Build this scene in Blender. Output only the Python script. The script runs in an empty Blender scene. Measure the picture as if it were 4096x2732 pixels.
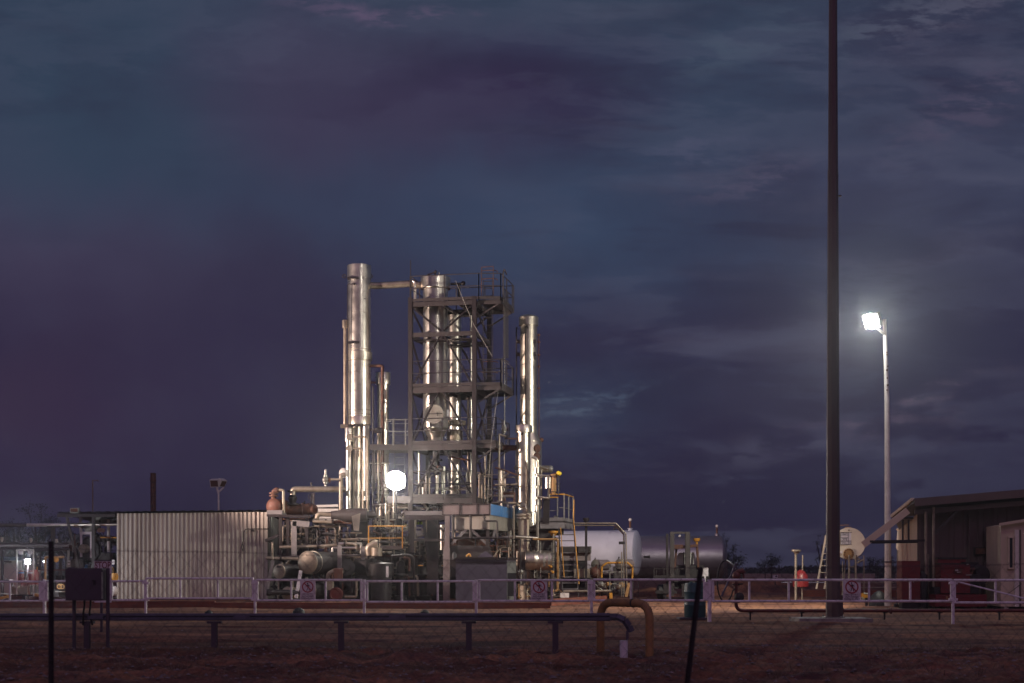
import bpy, math, random
from mathutils import Vector, Matrix, noise
V3 = Vector
random.seed(7)
R = math.radians
FPX = 5689.0; EYE = 1.25; HOR = 2285.0
COL = bpy.context.scene.collection

# ---------------------------------------------------------------- survey sheets
def P(x, y, Y):
    return V3(((x - 2048.0) / FPX * Y, Y, EYE + (HOR - y) / FPX * Y))
def sheet(x0, y0, s):
    return lambda x, y, Y: P(x0 + x / s, y0 + y / s, Y)
FL = sheet(0, 1860, 2.45); FM = sheet(750, 1860, 2.45); FA = sheet(1000, 1860, 2.9033)
FB = sheet(1500, 1860, 2.9033); FC = sheet(2000, 1860, 2.9033); FD = sheet(1320, 1020, 3.5625)
FE = sheet(1320, 1420, 3.5625); FG = sheet(1600, 1020, 3.564); FH = sheet(1600, 1420, 3.266)
FI = sheet(1980, 1240, 3.41); FJ = sheet(1980, 1660, 3.92); FK = sheet(2500, 1980, 3.0157)
FN = sheet(3100, 1980, 2.904); FO = sheet(3500, 1900, 2.5285); FV = sheet(1200, 1700, 3.3586)
FW = sheet(0, 2120, 5.227)
def px(w, Y): return w * Y / FPX
def zof(y, Y): return EYE + (HOR - y) / FPX * Y
def xof(x, Y): return (x - 2048.0) / FPX * Y

# ---------------------------------------------------------------- mesh builder
class MB:
    def __init__(s):
        s.v = []; s.f = []; s.sm = []
    def face(s, idx, smooth=False):
        s.f.append(tuple(idx)); s.sm.append(smooth)
    def quad(s, a, b, c, d):
        i = len(s.v); s.v += [V3(a), V3(b), V3(c), V3(d)]; s.face((i, i+1, i+2, i+3))
    def poly(s, pts):
        i = len(s.v); s.v += [V3(p) for p in pts]; s.face(range(i, i+len(pts)))
    def box(s, a, b):
        x0, x1 = sorted((a[0], b[0])); y0, y1 = sorted((a[1], b[1])); z0, z1 = sorted((a[2], b[2]))
        s.hexa([(x0,y0,z0),(x1,y0,z0),(x1,y1,z0),(x0,y1,z0),(x0,y0,z1),(x1,y0,z1),(x1,y1,z1),(x0,y1,z1)])
        return s
    def hexa(s, c):
        i = len(s.v); s.v += [V3(p) for p in c]
        for q in ((3,2,1,0),(4,5,6,7),(0,1,5,4),(1,2,6,5),(2,3,7,6),(3,0,4,7)):
            s.face([i+k for k in q])
    def bar(s, p, q, w, h=None, up=(0,0,1)):
        """rectangular section between p and q; w sideways, h along up"""
        p = V3(p); q = V3(q); h = w if h is None else h
        d = (q - p)
        if d.length < 1e-6: return s
        d.normalize(); up = V3(up)
        if abs(d.dot(up.normalized())) > .98: up = V3((0,1,0))
        sd = d.cross(up).normalized() * (w/2); u = sd.cross(d).normalized() * (h/2)
        c = [p-sd-u, p+sd-u, p+sd+u, p-sd+u, q-sd-u, q+sd-u, q+sd+u, q-sd+u]
        i = len(s.v); s.v += c
        for f in ((3,2,1,0),(4,5,6,7),(0,1,5,4),(1,2,6,5),(2,3,7,6),(3,0,4,7)):
            s.face([i+k for k in f])
        return s
    def hbeam(s, p, q, w, h, t, face=(0,-1,0)):
        """H section, flanges facing `face`"""
        f = V3(face).normalized(); p = V3(p); q = V3(q)
        off = f * (h/2 - t/2)
        s.bar(p+off, q+off, w, t, up=f); s.bar(p-off, q-off, w, t, up=f)
        s.bar(p, q, t*.8, h-2*t, up=f)
        return s
    def _frame(s, d):
        a = V3((0,0,1)) if abs(d.z) < .9 else V3((0,1,0))
        u = d.cross(a).normalized(); return u, u.cross(d).normalized()
    def tube(s, pts, r, n=10, bend=None, caps=True, closed=False):
        pts = [V3(p) for p in pts]
        if bend is None: bend = 3.2*r
        if len(pts) > 2 and bend > 0 and not closed:
            out = [pts[0]]
            for k in range(1, len(pts)-1):
                a, b, c = pts[k-1], pts[k], pts[k+1]
                la = (a-b).length; lc = (c-b).length
                t = min(bend, la*.49, lc*.49)
                if t < 1e-5 or (a-b).normalized().dot((c-b).normalized()) < -.995:
                    out.append(b); continue
                p0 = b+(a-b).normalized()*t; p1 = b+(c-b).normalized()*t
                for j in range(6):
                    w = j/5; out.append(p0*(1-w)**2 + b*2*w*(1-w) + p1*w*w)
            out.append(pts[-1]); pts = out
        m = len(pts); rings = []
        d0 = (pts[1]-pts[0]).normalized(); u, v = s._frame(d0)
        for k in range(m):
            if closed: d = (pts[(k+1) % m]-pts[k-1])
            else: d = pts[min(k+1, m-1)]-pts[max(k-1, 0)]
            if d.length < 1e-9: d = d0
            d.normalize()
            u = (u - d*u.dot(d))
            if u.length < 1e-6: u, _ = s._frame(d)
            u.normalize(); v = d.cross(u)
            i = len(s.v); rings.append(i)
            rr = r[k] if isinstance(r, (list, tuple)) else r
            for j in range(n):
                a = 2*math.pi*j/n; s.v.append(pts[k] + u*math.cos(a)*rr + v*math.sin(a)*rr)
        for k in range(m if closed else m-1):
            a, b = rings[k], rings[(k+1) % m]
            for j in range(n):
                s.face((a+j, a+(j+1) % n, b+(j+1) % n, b+j), True)
        if caps and not closed:
            for a, rev in ((rings[0], 1), (rings[-1], 0)):
                i = len(s.v); s.v += [s.v[a+j].copy() for j in range(n)]
                s.face([i+j for j in range(n)][::-1 if rev else 1])
        return s
    def lathe(s, o, ax, prof, n=28, capa=True, capb=True):
        """prof: [(t, r)] along axis ax from o"""
        o = V3(o); ax = V3(ax).normalized(); u, v = s._frame(ax)
        def ring(t, r):
            i = len(s.v)
            for j in range(n):
                a = 2*math.pi*j/n; s.v.append(o + ax*t + u*math.cos(a)*r + v*math.sin(a)*r)
            return i
        prev = None; pd = None
        for k in range(len(prof)-1):
            (t0, r0), (t1, r1) = prof[k], prof[k+1]
            d = Vector((t1-t0, r1-r0))
            if d.length < 1e-9: continue
            d.normalize()
            if prev is None or pd.dot(d) < .8: prev = ring(t0, r0)
            nx = ring(t1, r1)
            for j in range(n):
                s.face((prev+j, prev+(j+1) % n, nx+(j+1) % n, nx+j), True)
            prev = nx; pd = d
        if capa and prof[0][1] > 1e-4:
            i = ring(*prof[0]); s.face([i+j for j in range(n)][::-1])
        if capb and prof[-1][1] > 1e-4:
            i = ring(*prof[-1]); s.face([i+j for j in range(n)])
        return s
    def cyl(s, p, q, r, n=16):
        p = V3(p); q = V3(q); return s.lathe(p, q-p, [(0, r), ((q-p).length, r)], n)
    def ball(s, c, r, n=14, sq=1.0):
        c = V3(c); m = 8
        prof = [(-r*sq*math.cos(math.pi*k/m), max(1e-5, r*math.sin(math.pi*k/m))) for k in range(m+1)]
        return s.lathe(c, (0,0,1), prof, n, False, False)
    def prism(s, pts, d):
        """extrude polygon pts by vector d"""
        pts = [V3(p) for p in pts]; d = V3(d); n = len(pts); i = len(s.v)
        s.v += pts + [p+d for p in pts]
        s.face(range(i+n-1, i-1, -1)); s.face(range(i+n, i+2*n))
        for k in range(n):
            s.face((i+k, i+(k+1) % n, i+n+(k+1) % n, i+n+k))
        return s
    def ring(s, c, ax, R_, r, n=16, m=8):
        c = V3(c); ax = V3(ax).normalized(); u, v = s._frame(ax)
        pts = [c+u*math.cos(2*math.pi*k/n)*R_+v*math.sin(2*math.pi*k/n)*R_ for k in range(n)]
        return s.tube(pts, r, m, closed=True)
    def build(s, name, mat, parent=None, label=None):
        off = parent_loc(parent)
        me = bpy.data.meshes.new(name)
        me.from_pydata([tuple(p-off) for p in s.v], [], s.f)
        me.polygons.foreach_set('use_smooth', s.sm)
        me.materials.append(mat); me.update()
        o = bpy.data.objects.new(name, me); COL.objects.link(o)
        if parent is not None: o.parent = parent
        if label: o['label'] = label
        return o
def parent_loc(o):
    p = V3((0,0,0))
    while o is not None: p = p + o.location; o = o.parent
    return p

def thing(name, label, cat, loc=(0,0,0), group=None):
    o = bpy.data.objects.new(name, None); COL.objects.link(o)
    o.location = V3(loc); o.empty_display_size = .2
    o['label'] = label; o['category'] = cat
    if group: o['group'] = group
    return o
def solo(name, mb, mat, label, cat, group=None, loc=None):
    me_off = V3(loc) if loc is not None else None
    if me_off is None:
        xs = [p for p in mb.v]
        me_off = V3((sum(p.x for p in xs)/len(xs), sum(p.y for p in xs)/len(xs), min(p.z for p in xs)))
    for i, p in enumerate(mb.v): mb.v[i] = p - me_off
    o = mb.build(name, mat); o.location = me_off
    o['label'] = label; o['category'] = cat
    if group: o['group'] = group
    return o
def struct(name, mb, mat, kind='structure'):
    o = mb.build(name, mat); o['kind'] = kind; return o
def copy_thing(root, loc, label, group=None):
    r = root.copy(); COL.objects.link(r); r.location = V3(loc); r['label'] = label
    if group: r['group'] = group
    for ch in list(root.children):
        c = ch.copy(); COL.objects.link(c); c.parent = r
        for g in list(ch.children):
            d = g.copy(); COL.objects.link(d); d.parent = c
    return r

# ---------------------------------------------------------------- materials
def lin(r, g, b):
    f = lambda c: (c/255/12.92) if c/255 <= .04045 else ((c/255+.055)/1.055)**2.4
    return (f(r), f(g), f(b), 1)
def mat(name, col, rough=.6, metal=0., var=.25, scale=6., bump=0., col2=None, streak=False, spec=.5, detail=4., coat=0.):
    m = bpy.data.materials.new(name); m.use_nodes = True
    nt = m.node_tree; N = nt.nodes; L = nt.links
    b = N['Principled BSDF']; b.inputs['Roughness'].default_value = rough
    b.inputs['Metallic'].default_value = metal
    b.inputs['Specular IOR Level'].default_value = spec
    b.inputs['Coat Weight'].default_value = coat
    tc = N.new('ShaderNodeTexCoord'); mp = N.new('ShaderNodeMapping')
    mp.inputs['Scale'].default_value = (scale, scale, scale*(.12 if streak else 1))
    L.new(tc.outputs['Object'], mp.inputs['Vector'])
    n = N.new('ShaderNodeTexNoise'); n.inputs['Scale'].default_value = 1; n.inputs['Detail'].default_value = detail
    n.inputs['Roughness'].default_value = .62
    L.new(mp.outputs[0], n.inputs['Vector'])
    cr = N.new('ShaderNodeValToRGB'); cr.color_ramp.elements[0].position = .33; cr.color_ramp.elements[1].position = .68
    c2 = col2 if col2 else tuple(c*(1-var) for c in col)
    cr.color_ramp.elements[0].color = (*c2[:3], 1); cr.color_ramp.elements[1].color = (*col[:3], 1)
    L.new(n.outputs['Fac'], cr.inputs[0]); L.new(cr.outputs[0], b.inputs['Base Color'])
    mr = N.new('ShaderNodeMapRange'); mr.inputs['To Min'].default_value = max(.02, rough-.08); mr.inputs['To Max'].default_value = min(1, rough+.14)
    n2 = N.new('ShaderNodeTexNoise'); n2.inputs['Scale'].default_value = scale*2.3; L.new(tc.outputs['Object'], n2.inputs['Vector'])
    L.new(n2.outputs['Fac'], mr.inputs['Value']); L.new(mr.outputs[0], b.inputs['Roughness'])
    if bump:
        bp = N.new('ShaderNodeBump'); bp.inputs['Strength'].default_value = bump; bp.inputs['Distance'].default_value = .02
        L.new(n.outputs['Fac'], bp.inputs['Height']); L.new(bp.outputs[0], b.inputs['Normal'])
    return m
def emis(name, col, st):
    m = bpy.data.materials.new(name); m.use_nodes = True; N = m.node_tree.nodes
    b = N['Principled BSDF']; b.inputs['Base Color'].default_value = (.8,.8,.8,1)
    b.inputs['Emission Color'].default_value = (*col[:3], 1); b.inputs['Emission Strength'].default_value = st
    return m
def brickmat(name, c1, c2, mortar, w=.4, h=.1):
    m = mat(name, c1, .85); nt = m.node_tree; N = nt.nodes; L = nt.links
    b = N['Principled BSDF']; tc = N.new('ShaderNodeTexCoord'); mp = N.new('ShaderNodeMapping')
    mp.inputs['Rotation'].default_value = (R(90), 0, 0); L.new(tc.outputs['Object'], mp.inputs['Vector'])
    k = N.new('ShaderNodeTexBrick'); k.inputs['Scale'].default_value = 1; k.inputs['Brick Width'].default_value = w
    k.inputs['Row Height'].default_value = h; k.inputs['Mortar Size'].default_value = .006
    k.inputs['Color1'].default_value = (*c1[:3],1); k.inputs['Color2'].default_value = (*c2[:3],1); k.inputs['Mortar'].default_value = (*mortar[:3],1)
    L.new(mp.outputs[0], k.inputs['Vector'])
    mx = N.new('ShaderNodeMixRGB'); mx.blend_type = 'MULTIPLY'; mx.inputs[0].default_value = .6
    n = N.new('ShaderNodeTexNoise'); n.inputs['Scale'].default_value = 3; n.inputs['Detail'].default_value = 5
    L.new(tc.outputs['Object'], n.inputs['Vector'])
    L.new(k.outputs['Color'], mx.inputs[1]); L.new(n.outputs['Fac'], mx.inputs[2]); L.new(mx.outputs[0], b.inputs['Base Color'])
    return m
M = {}
M['clad'] = mat('polished_cladding', (.80,.75,.68), .29, .98, .38, 1.6, .02)
M['clad2'] = mat('dull_cladding', (.70,.64,.55), .33, .95, .42, 1.6, .025)
M['clad3'] = mat('weathered_cladding', (.42,.36,.29), .42, .75, .4, 3, .08)
M['tube'] = mat('aged_pipe_jacket', (.36,.30,.235), .45, .45, .4, 4, .12)
M['dark'] = mat('dark_structural_steel', (.028,.019,.022), .5, .1, .4, 5, .1)
M['steel'] = mat('grey_painted_steel', (.058,.046,.047), .5, .1, .35, 4, .1)
M['grey'] = mat('pale_grey_paint', (.22,.20,.205), .5, .05, .3, 3, .08)
M['galv'] = mat('galvanised_steel', (.36,.35,.32), .42, .6, .3, 8, .1)
M['rust'] = mat('rusty_steel', (.17,.075,.045), .75, .15, .5, 7, .3, col2=(.06,.03,.03))
M['rustmix'] = mat('flaking_rusty_shell', (.11,.06,.045), .6, .2, .5, 6, .3, col2=(.13,.035,.02))
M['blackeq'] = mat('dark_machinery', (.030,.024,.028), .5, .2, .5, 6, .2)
M['white'] = mat('white_rail_paint', (.82,.78,.82), .45, 0, .22, 5, .08)
M['pole'] = mat('white_pole_paint', (.72,.66,.62), .45, 0, .2, 4, .05)
M['mast'] = mat('brown_mast_paint', (.115,.07,.075), .42, .25, .35, 2, .05, streak=True)
M['yellow'] = mat('yellow_paint', (.62,.29,.035), .5, 0, .35, 6, .1)
M['hoop'] = mat('weathered_yellow_paint', (.42,.225,.075), .6, 0, .35, 5, .1, col2=(.26,.15,.06))
M['red'] = mat('red_paint', (.15,.012,.018), .45, 0, .3, 5, .05)
M['redpipe'] = mat('dull_red_pipe_paint', (.15,.028,.026), .5, 0, .4, 5, .1)
M['redcover'] = mat('red_vinyl_cover', (.22,.018,.02), .38, 0, .25, 9, .4)
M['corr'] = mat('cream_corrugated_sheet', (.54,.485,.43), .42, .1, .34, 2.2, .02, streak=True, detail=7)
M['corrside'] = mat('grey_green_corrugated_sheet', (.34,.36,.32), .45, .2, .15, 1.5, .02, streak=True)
M['roofd'] = mat('dark_roof_sheet', (.07,.07,.09), .4, .5, .3, 3)
M['bldg'] = mat('brown_shed_cladding', (.12,.085,.08), .6, 0, .25, 1.2, .03, streak=True)
M['cream'] = mat('cream_wall_paint', (.60,.49,.38), .55, 0, .2, 2, .03, streak=True)
M['brick'] = brickmat('red_bund_block', (.30,.085,.05), (.22,.06,.04), (.20,.13,.10), .42, .105)
M['farwall'] = mat('far_cream_wall', (.35,.27,.22), .8, 0, .3, .3)
M['conc'] = mat('concrete', (.36,.33,.30), .85, 0, .35, 5, .3)
M['foliage'] = mat('dark_foliage', (.045,.05,.035), .7, 0, .6, 1.2)
M['bark'] = mat('bark', (.09,.065,.055), .85, 0, .4, 5, .3)
M['rubber'] = mat('black_rubber', (.02,.018,.022), .55, 0, .3, 5)
M['blue'] = mat('blue_panel_paint', (.07,.22,.50), .45, 0, .15, 3, .03, streak=True)
M['boxw'] = mat('stained_cooler_casing', (.34,.31,.27), .5, .1, .3, 2.5, .05, streak=True)
M['boxp'] = mat('cooler_header_paint', (.24,.19,.19), .55, .05, .2, 3)
M['skip'] = mat('slate_grey_bin_paint', (.085,.07,.105), .55, .05, .2, 2)
M['skip2'] = mat('lighter_grey_bin_side', (.16,.165,.16), .55, .05, .3, 3)
M['teal'] = mat('teal_plastic', (.02,.085,.10), .45, 0, .3, 4)
M['tankw'] = mat('white_tank_paint', (.50,.51,.61), .32, 0, .16, 1.2, .02, coat=.3)
M['tanks'] = mat('dull_steel_tank', (.26,.23,.29), .42, .75, .25, .8, .03)
M['tank3'] = mat('cream_tank_paint', (.64,.58,.47), .5, 0, .2, 2.5, .05)
M['sign'] = mat('white_sign_face', (.74,.70,.72), .5, 0, .15, 6)
M['signred'] = mat('sign_red', (.34,.008,.03), .5, 0, .15, 6)
M['ink'] = mat('sign_black_ink', (.02,.015,.03), .6, 0, .1, 6)
M['glass'] = mat('pale_cab_glass', (.50,.50,.48), .12, 0, .1, 1)
M['darkglass'] = mat('dark_window_glass', (.02,.02,.03), .08, 0, .1, 1)
M['louvre'] = mat('white_louvre_sheet', (.62,.60,.58), .45, .1, .15, 3)
M['ebox'] = mat('dark_enclosure_paint', (.075,.05,.075), .55, .05, .2, 4)
M['beam'] = mat('barrier_galvanised_steel', (.14,.13,.19), .5, .4, .35, 5, .1)
M['wire'] = mat('fence_wire', (.10,.08,.09), .6, .3, .2, 6)
M['gravel'] = mat('pale_gravel', (.30,.24,.24), .85, 0, .7, 7, 0)
M['straw'] = mat('dry_straw', (.26,.19,.13), .85, 0, .5, 3, 0)
M['lensA'] = emis('lit_lamp_glass_warm', (1,.96,.86), 200)
M['lensB'] = emis('lit_lamp_glass_cool', (.94,1,.95), 600)
M['lensC'] = emis('lit_small_lamp', (.85,.93,1), 60)
M['lensoff'] = mat('unlit_lamp_glass', (.16,.07,.05), .2, .2, .2, 6)
M['stopred'] = mat('faded_stop_red', (.20,.03,.05), .6, 0, .3, 6)
M['hiviz'] = mat('lime_jacket_fabric', (.45,.62,.04), .7, 0, .2, 6)
# ---------------------------------------------------------------- camera
sc = bpy.context.scene
cd = bpy.data.cameras.new('camera'); cam = bpy.data.objects.new('camera', cd); COL.objects.link(cam)
cam.location = (0, 0, EYE); cam.rotation_euler = (R(90), 0, 0)
cd.lens = 50.0; cd.sensor_width = 36.0*4096/4096; cd.shift_y = (HOR-1366)/4096.0
cd.sensor_width = 4096/FPX*50.0
cd.clip_start = .5; cd.clip_end = 6000
cd.dof.use_dof = True; cd.dof.focus_distance = 58; cd.dof.aperture_fstop = 3.6
sc.camera = cam
sc.view_settings.view_transform = 'Standard'; sc.view_settings.look = 'None'; sc.view_settings.exposure = 0; sc.view_settings.gamma = 1

# ---------------------------------------------------------------- dusk sky
w = bpy.data.worlds.new('World'); sc.world = w; w.use_nodes = True
nt = w.node_tree; N = nt.nodes; L = nt.links
for n_ in list(N): N.remove(n_)
out = N.new('ShaderNodeOutputWorld'); bg = N.new('ShaderNodeBackground'); L.new(bg.outputs[0], out.inputs[0])
def inp(sock, v):
    if isinstance(v, bpy.types.NodeSocket): L.new(v, sock)
    else: sock.default_value = v
def MA(op, a, b=0., c=0., clamp=False):
    n_ = N.new('ShaderNodeMath'); n_.operation = op; n_.use_clamp = clamp
    inp(n_.inputs[0], a); inp(n_.inputs[1], b); inp(n_.inputs[2], c); return n_.outputs[0]
def MIX(f, a, b):
    n_ = N.new('ShaderNodeMix'); n_.data_type = 'RGBA'
    inp(n_.inputs[0], f); inp(n_.inputs[6], a); inp(n_.inputs[7], b); return n_.outputs[2]
def SM(x, a, b):     # smoothstep
    n_ = N.new('ShaderNodeMapRange'); n_.interpolation_type = 'SMOOTHSTEP'
    inp(n_.inputs[0], x); n_.inputs[1].default_value = a; n_.inputs[2].default_value = b
    n_.inputs[3].default_value = 0; n_.inputs[4].default_value = 1; return n_.outputs[0]
def NOISE(vec, sc_, det=6, rough=.55):
    n_ = N.new('ShaderNodeTexNoise'); n_.inputs['Scale'].default_value = sc_; n_.inputs['Detail'].default_value = det
    n_.inputs['Roughness'].default_value = rough; L.new(vec, n_.inputs['Vector']); return n_
tc = N.new('ShaderNodeTexCoord'); sp = N.new('ShaderNodeSeparateXYZ'); L.new(tc.outputs['Generated'], sp.inputs[0])
yy = MA('MAXIMUM', sp.outputs[1], .12)
a0 = MA('MULTIPLY', MA('DIVIDE', sp.outputs[0], yy), 5.689)
b0 = MA('MULTIPLY', MA('DIVIDE', sp.outputs[2], yy), 5.689)
cmb = N.new('ShaderNodeCombineXYZ'); L.new(a0, cmb.inputs[0]); L.new(b0, cmb.inputs[1])
wn = NOISE(cmb.outputs[0], 1.3, 8, .62); ws = N.new('ShaderNodeSeparateXYZ'); L.new(wn.outputs['Color'], ws.inputs[0])
a1 = MA('MULTIPLY_ADD', MA('SUBTRACT', ws.outputs[0], .5), .95, a0)
b1 = MA('MULTIPLY_ADD', MA('SUBTRACT', ws.outputs[1], .5), .48, b0)
cr = N.new('ShaderNodeValToRGB'); cr.color_ramp.interpolation = 'EASE'
e = cr.color_ramp.elements
stops = [(0, (44,38,62)), (.22, (47,42,68)), (.45, (53,51,76)), (.62, (60,66,92)), (.8, (58,66,90)), (1, (58,70,92))]
e[0].position = 0; e[0].color = lin(*stops[0][1]); e[1].position = 1; e[1].color = lin(*stops[-1][1])
for p_, c_ in stops[1:-1]:
    q = e.new(p_); q.color = lin(*c_)
L.new(MA('DIVIDE', b1, 2.4, clamp=True), cr.inputs[0])
col = cr.outputs[0]
def blob(col, x, y, rx, ry, c, s, rot=0., warp=True, hard=0.):
    cx = (x-2048)/1000; cy = (HOR-y)/1000
    A_ = a1 if warp else a0; B_ = b1 if warp else b0
    dx = MA('SUBTRACT', A_, cx); dy = MA('SUBTRACT', B_, cy)
    cr_, sr_ = math.cos(R(rot)), math.sin(R(rot))
    ex = MA('MULTIPLY_ADD', dy, sr_/rx, MA('MULTIPLY', dx, cr_/rx))
    ey = MA('MULTIPLY_ADD', dy, cr_/ry, MA('MULTIPLY', dx, -sr_/ry))
    d2 = MA('SQRT', MA('ADD', MA('MULTIPLY', ex, ex), MA('MULTIPLY', ey, ey)))
    f = MA('MULTIPLY', MA('SUBTRACT', 1, SM(d2, hard, 1.35)), s)
    return MIX(f, col, lin(*c))
for args in [
    (300, 380, 1.0, .75, (56,72,94), .85), (2400, 900, 1.1, .5, (60,76,104), .8), (2700,350,.9,.4,(58,72,96),.6),
    (250, 1080, .95, .34, (74,66,92), .7), (150, 1650, .95, .5, (60,44,72), .75), (900, 1560, .9, .5, (54,46,74), .6),
    (1350, 300, .75, .40, (74,68,94), .75), (2050, 370, .66, .30, (54,46,76), .95, 8), (1550,480,.7,.22,(66,58,86),.6),
    (2700, 1400, 1.0, .32, (50,45,72), .8), (3700, 150, .6, .3, (52,50,76), .6), (3900, 1250, .6, .5, (50,48,74), .7),
    (3500, 700, .9, .35, (66,66,92), .55, 15), (2300,1640,.6,.2,(56,66,92),.7,8)]:
    col = blob(col, *args)
# long wind-drawn streaks
mp = N.new('ShaderNodeMapping'); L.new(cmb.outputs[0], mp.inputs[0])
mp.inputs['Rotation'].default_value = (0,0,R(-13)); mp.inputs['Scale'].default_value = (.62, 3.0, 1); mp.inputs['Location'].default_value = (3.3, 1.7, 0)
sn = NOISE(mp.outputs[0], 1.55, 9, .58); sn.inputs['Distortion'].default_value = .5
right = SM(a0, -.6, .9)
lo = MA('MULTIPLY', MA('MULTIPLY', SM(sn.outputs['Fac'], .50, .70), right), .24)
col = MIX(lo, col, lin(104,102,124))
dk = MA('MULTIPLY', MA('MULTIPLY', MA('SUBTRACT', 1, SM(sn.outputs['Fac'], .34, .47)), MA('MULTIPLY_ADD', right, .7, .3)), .45)
col = MIX(dk, col, lin(46,42,66))
# soft broad mottling everywhere
sn2 = NOISE(cmb.outputs[0], 1.1, 7, .6)
col = MIX(MA('MULTIPLY', SM(sn2.outputs['Fac'], .45, .72), .18), col, lin(80,82,106))
col = MIX(MA('MULTIPLY', MA('SUBTRACT', 1, SM(sn2.outputs['Fac'], .3, .5)), .25), col, lin(48,40,64))
# torn cloud edges, mostly to the right and along the top
m3 = N.new('ShaderNodeMapping'); L.new(cmb.outputs[0], m3.inputs[0]); m3.inputs['Rotation'].default_value = (0,0,R(-20)); m3.inputs['Scale'].default_value = (.7,2.5,1); m3.inputs['Location'].default_value = (5.1,2.2,0)
n3 = NOISE(m3.outputs[0], 1.25, 10, .62); n3.inputs['Distortion'].default_value = .25
msk = MA('MAXIMUM', right, MA('MULTIPLY', SM(b0, 1.5, 2.1), .6))
edge = MA('MULTIPLY', SM(n3.outputs['Fac'], .50, .56), MA('SUBTRACT', 1, SM(n3.outputs['Fac'], .56, .74)))
col = MIX(MA('MULTIPLY', MA('MULTIPLY', edge, msk), .20), col, lin(92,96,120))
col = MIX(MA('MULTIPLY', MA('MULTIPLY', MA('SUBTRACT', 1, SM(n3.outputs['Fac'], .40, .51)), msk), .26), col, lin(44,42,66))
# small torn bright wisps
wm = N.new('ShaderNodeMapping'); L.new(cmb.outputs[0], wm.inputs[0]); wm.inputs['Rotation'].default_value = (0,0,R(-12)); wm.inputs['Scale'].default_value = (2, 7, 1)
wn2 = NOISE(wm.outputs[0], 2.2, 8, .65)
wz = SM(wn2.outputs['Fac'], .46, .58)
for (x, y, rx, ry, c, s, rot) in [(2310,1640,.16,.035,(96,108,128),.75,8),(2400,1615,.2,.02,(80,94,118),.6,16),(3450,1690,.32,.045,(96,84,104),.7,9),
        (3730,1570,.24,.035,(100,88,106),.75,16),(3200,1800,.30,.05,(80,78,100),.7,8),(3850,420,.35,.12,(86,80,104),.7,22),(3000,700,.3,.07,(88,84,108),.6,14),(2800,590,.35,.06,(82,86,112),.6,6),
        (3780,40,.3,.09,(92,88,110),.6,25),(1500,4,.3,.04,(104,90,118),.7,0),(3550,110,.35,.07,(84,92,112),.55,18),(2950,150,.4,.1,(80,92,112),.5,22)]:
    cx = (x-2048)/1000; cy = (HOR-y)/1000
    dx = MA('SUBTRACT', a1, cx); dy = MA('SUBTRACT', b1, cy); c_, s_ = math.cos(R(rot)), math.sin(R(rot))
    ex = MA('MULTIPLY_ADD', dy, s_/rx, MA('MULTIPLY', dx, c_/rx)); ey = MA('MULTIPLY_ADD', dy, c_/ry, MA('MULTIPLY', dx, -s_/ry))
    d = MA('SQRT', MA('ADD', MA('MULTIPLY', ex, ex), MA('MULTIPLY', ey, ey)))
    f = MA('MULTIPLY', MA('MULTIPLY', MA('SUBTRACT', 1, SM(d, .0, 1.6)), MA('MULTIPLY_ADD', wz, .9, .1)), s*1.05)
    col = MIX(f, col, lin(*c))
# the western half of the sky, behind the camera, still holds a lilac afterglow
glow = MIX(SM(sp.outputs[2], .20, .50), (.085,.066,.088,1), (.43,.245,.44,1))
glow = MIX(SM(sp.outputs[2], .6, .95), glow, (.10,.08,.14,1))
back = SM(MA('MULTIPLY', sp.outputs[1], -1), -.10, .55)
col = MIX(back, col, glow)
col = MIX(SM(MA('MULTIPLY', sp.outputs[2], -1), .0, .03), col, (.02,.012,.018,1))
L.new(col, bg.inputs[0]); bg.inputs[1].default_value = .82

# ---------------------------------------------------------------- lamps
def spot(name, loc, tgt, power, colr, size=150, blend=.5, rad=.2):
    d = bpy.data.lights.new(name, 'SPOT'); d.energy = power; d.color = colr; d.spot_size = R(size); d.spot_blend = blend
    d.shadow_soft_size = rad
    o = bpy.data.objects.new(name, d); COL.objects.link(o); o.location = loc
    o.rotation_euler = (V3(tgt)-V3(loc)).to_track_quat('-Z', 'Y').to_euler(); return o
# ---------------------------------------------------------------- ground
gm = bpy.data.materials.new('red_dirt'); gm.use_nodes = True
nt = gm.node_tree; N = nt.nodes; L = nt.links; b = N['Principled BSDF']; b.inputs['Roughness'].default_value = .92
b.inputs['Specular IOR Level'].default_value = .2
tc = N.new('ShaderNodeTexCoord')
def gn(scale, det, sx=1, sy=1):
    mp = N.new('ShaderNodeMapping'); mp.inputs['Scale'].default_value = (sx, sy, 1); L.new(tc.outputs['Object'], mp.inputs[0])
    n = N.new('ShaderNodeTexNoise'); n.inputs['Scale'].default_value = scale; n.inputs['Detail'].default_value = det; n.inputs['Roughness'].default_value = .6
    L.new(mp.outputs[0], n.inputs['Vector']); return n.outputs['Fac']
def ramp(f, p0, c0, p1, c1):
    r = N.new('ShaderNodeValToRGB'); r.color_ramp.elements[0].position = p0; r.color_ramp.elements[0].color = (*c0,1)
    r.color_ramp.elements[1].position = p1; r.color_ramp.elements[1].color = (*c1,1); L.new(f, r.inputs[0]); return r.outputs[0]
c1 = ramp(gn(.8, 8), .35, (.12,.052,.052), .68, (.35,.175,.10))
c2 = ramp(gn(.5, 7, .25, 1.6), .36, (.40,.36,.36), .62, (1.25,1.2,1.15))
c3 = ramp(gn(14, 5), .35, (.5,.48,.46), .66, (1.15,1.12,1.1))
def mul(a, b_, f=1):
    m = N.new('ShaderNodeMixRGB'); m.blend_type = 'MULTIPLY'; m.inputs[0].default_value = f; L.new(a, m.inputs[1]); L.new(b_, m.inputs[2]); return m.outputs[0]
L.new(mul(mul(c1, c2, .8), c3, .9), b.inputs['Base Color'])
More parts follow.
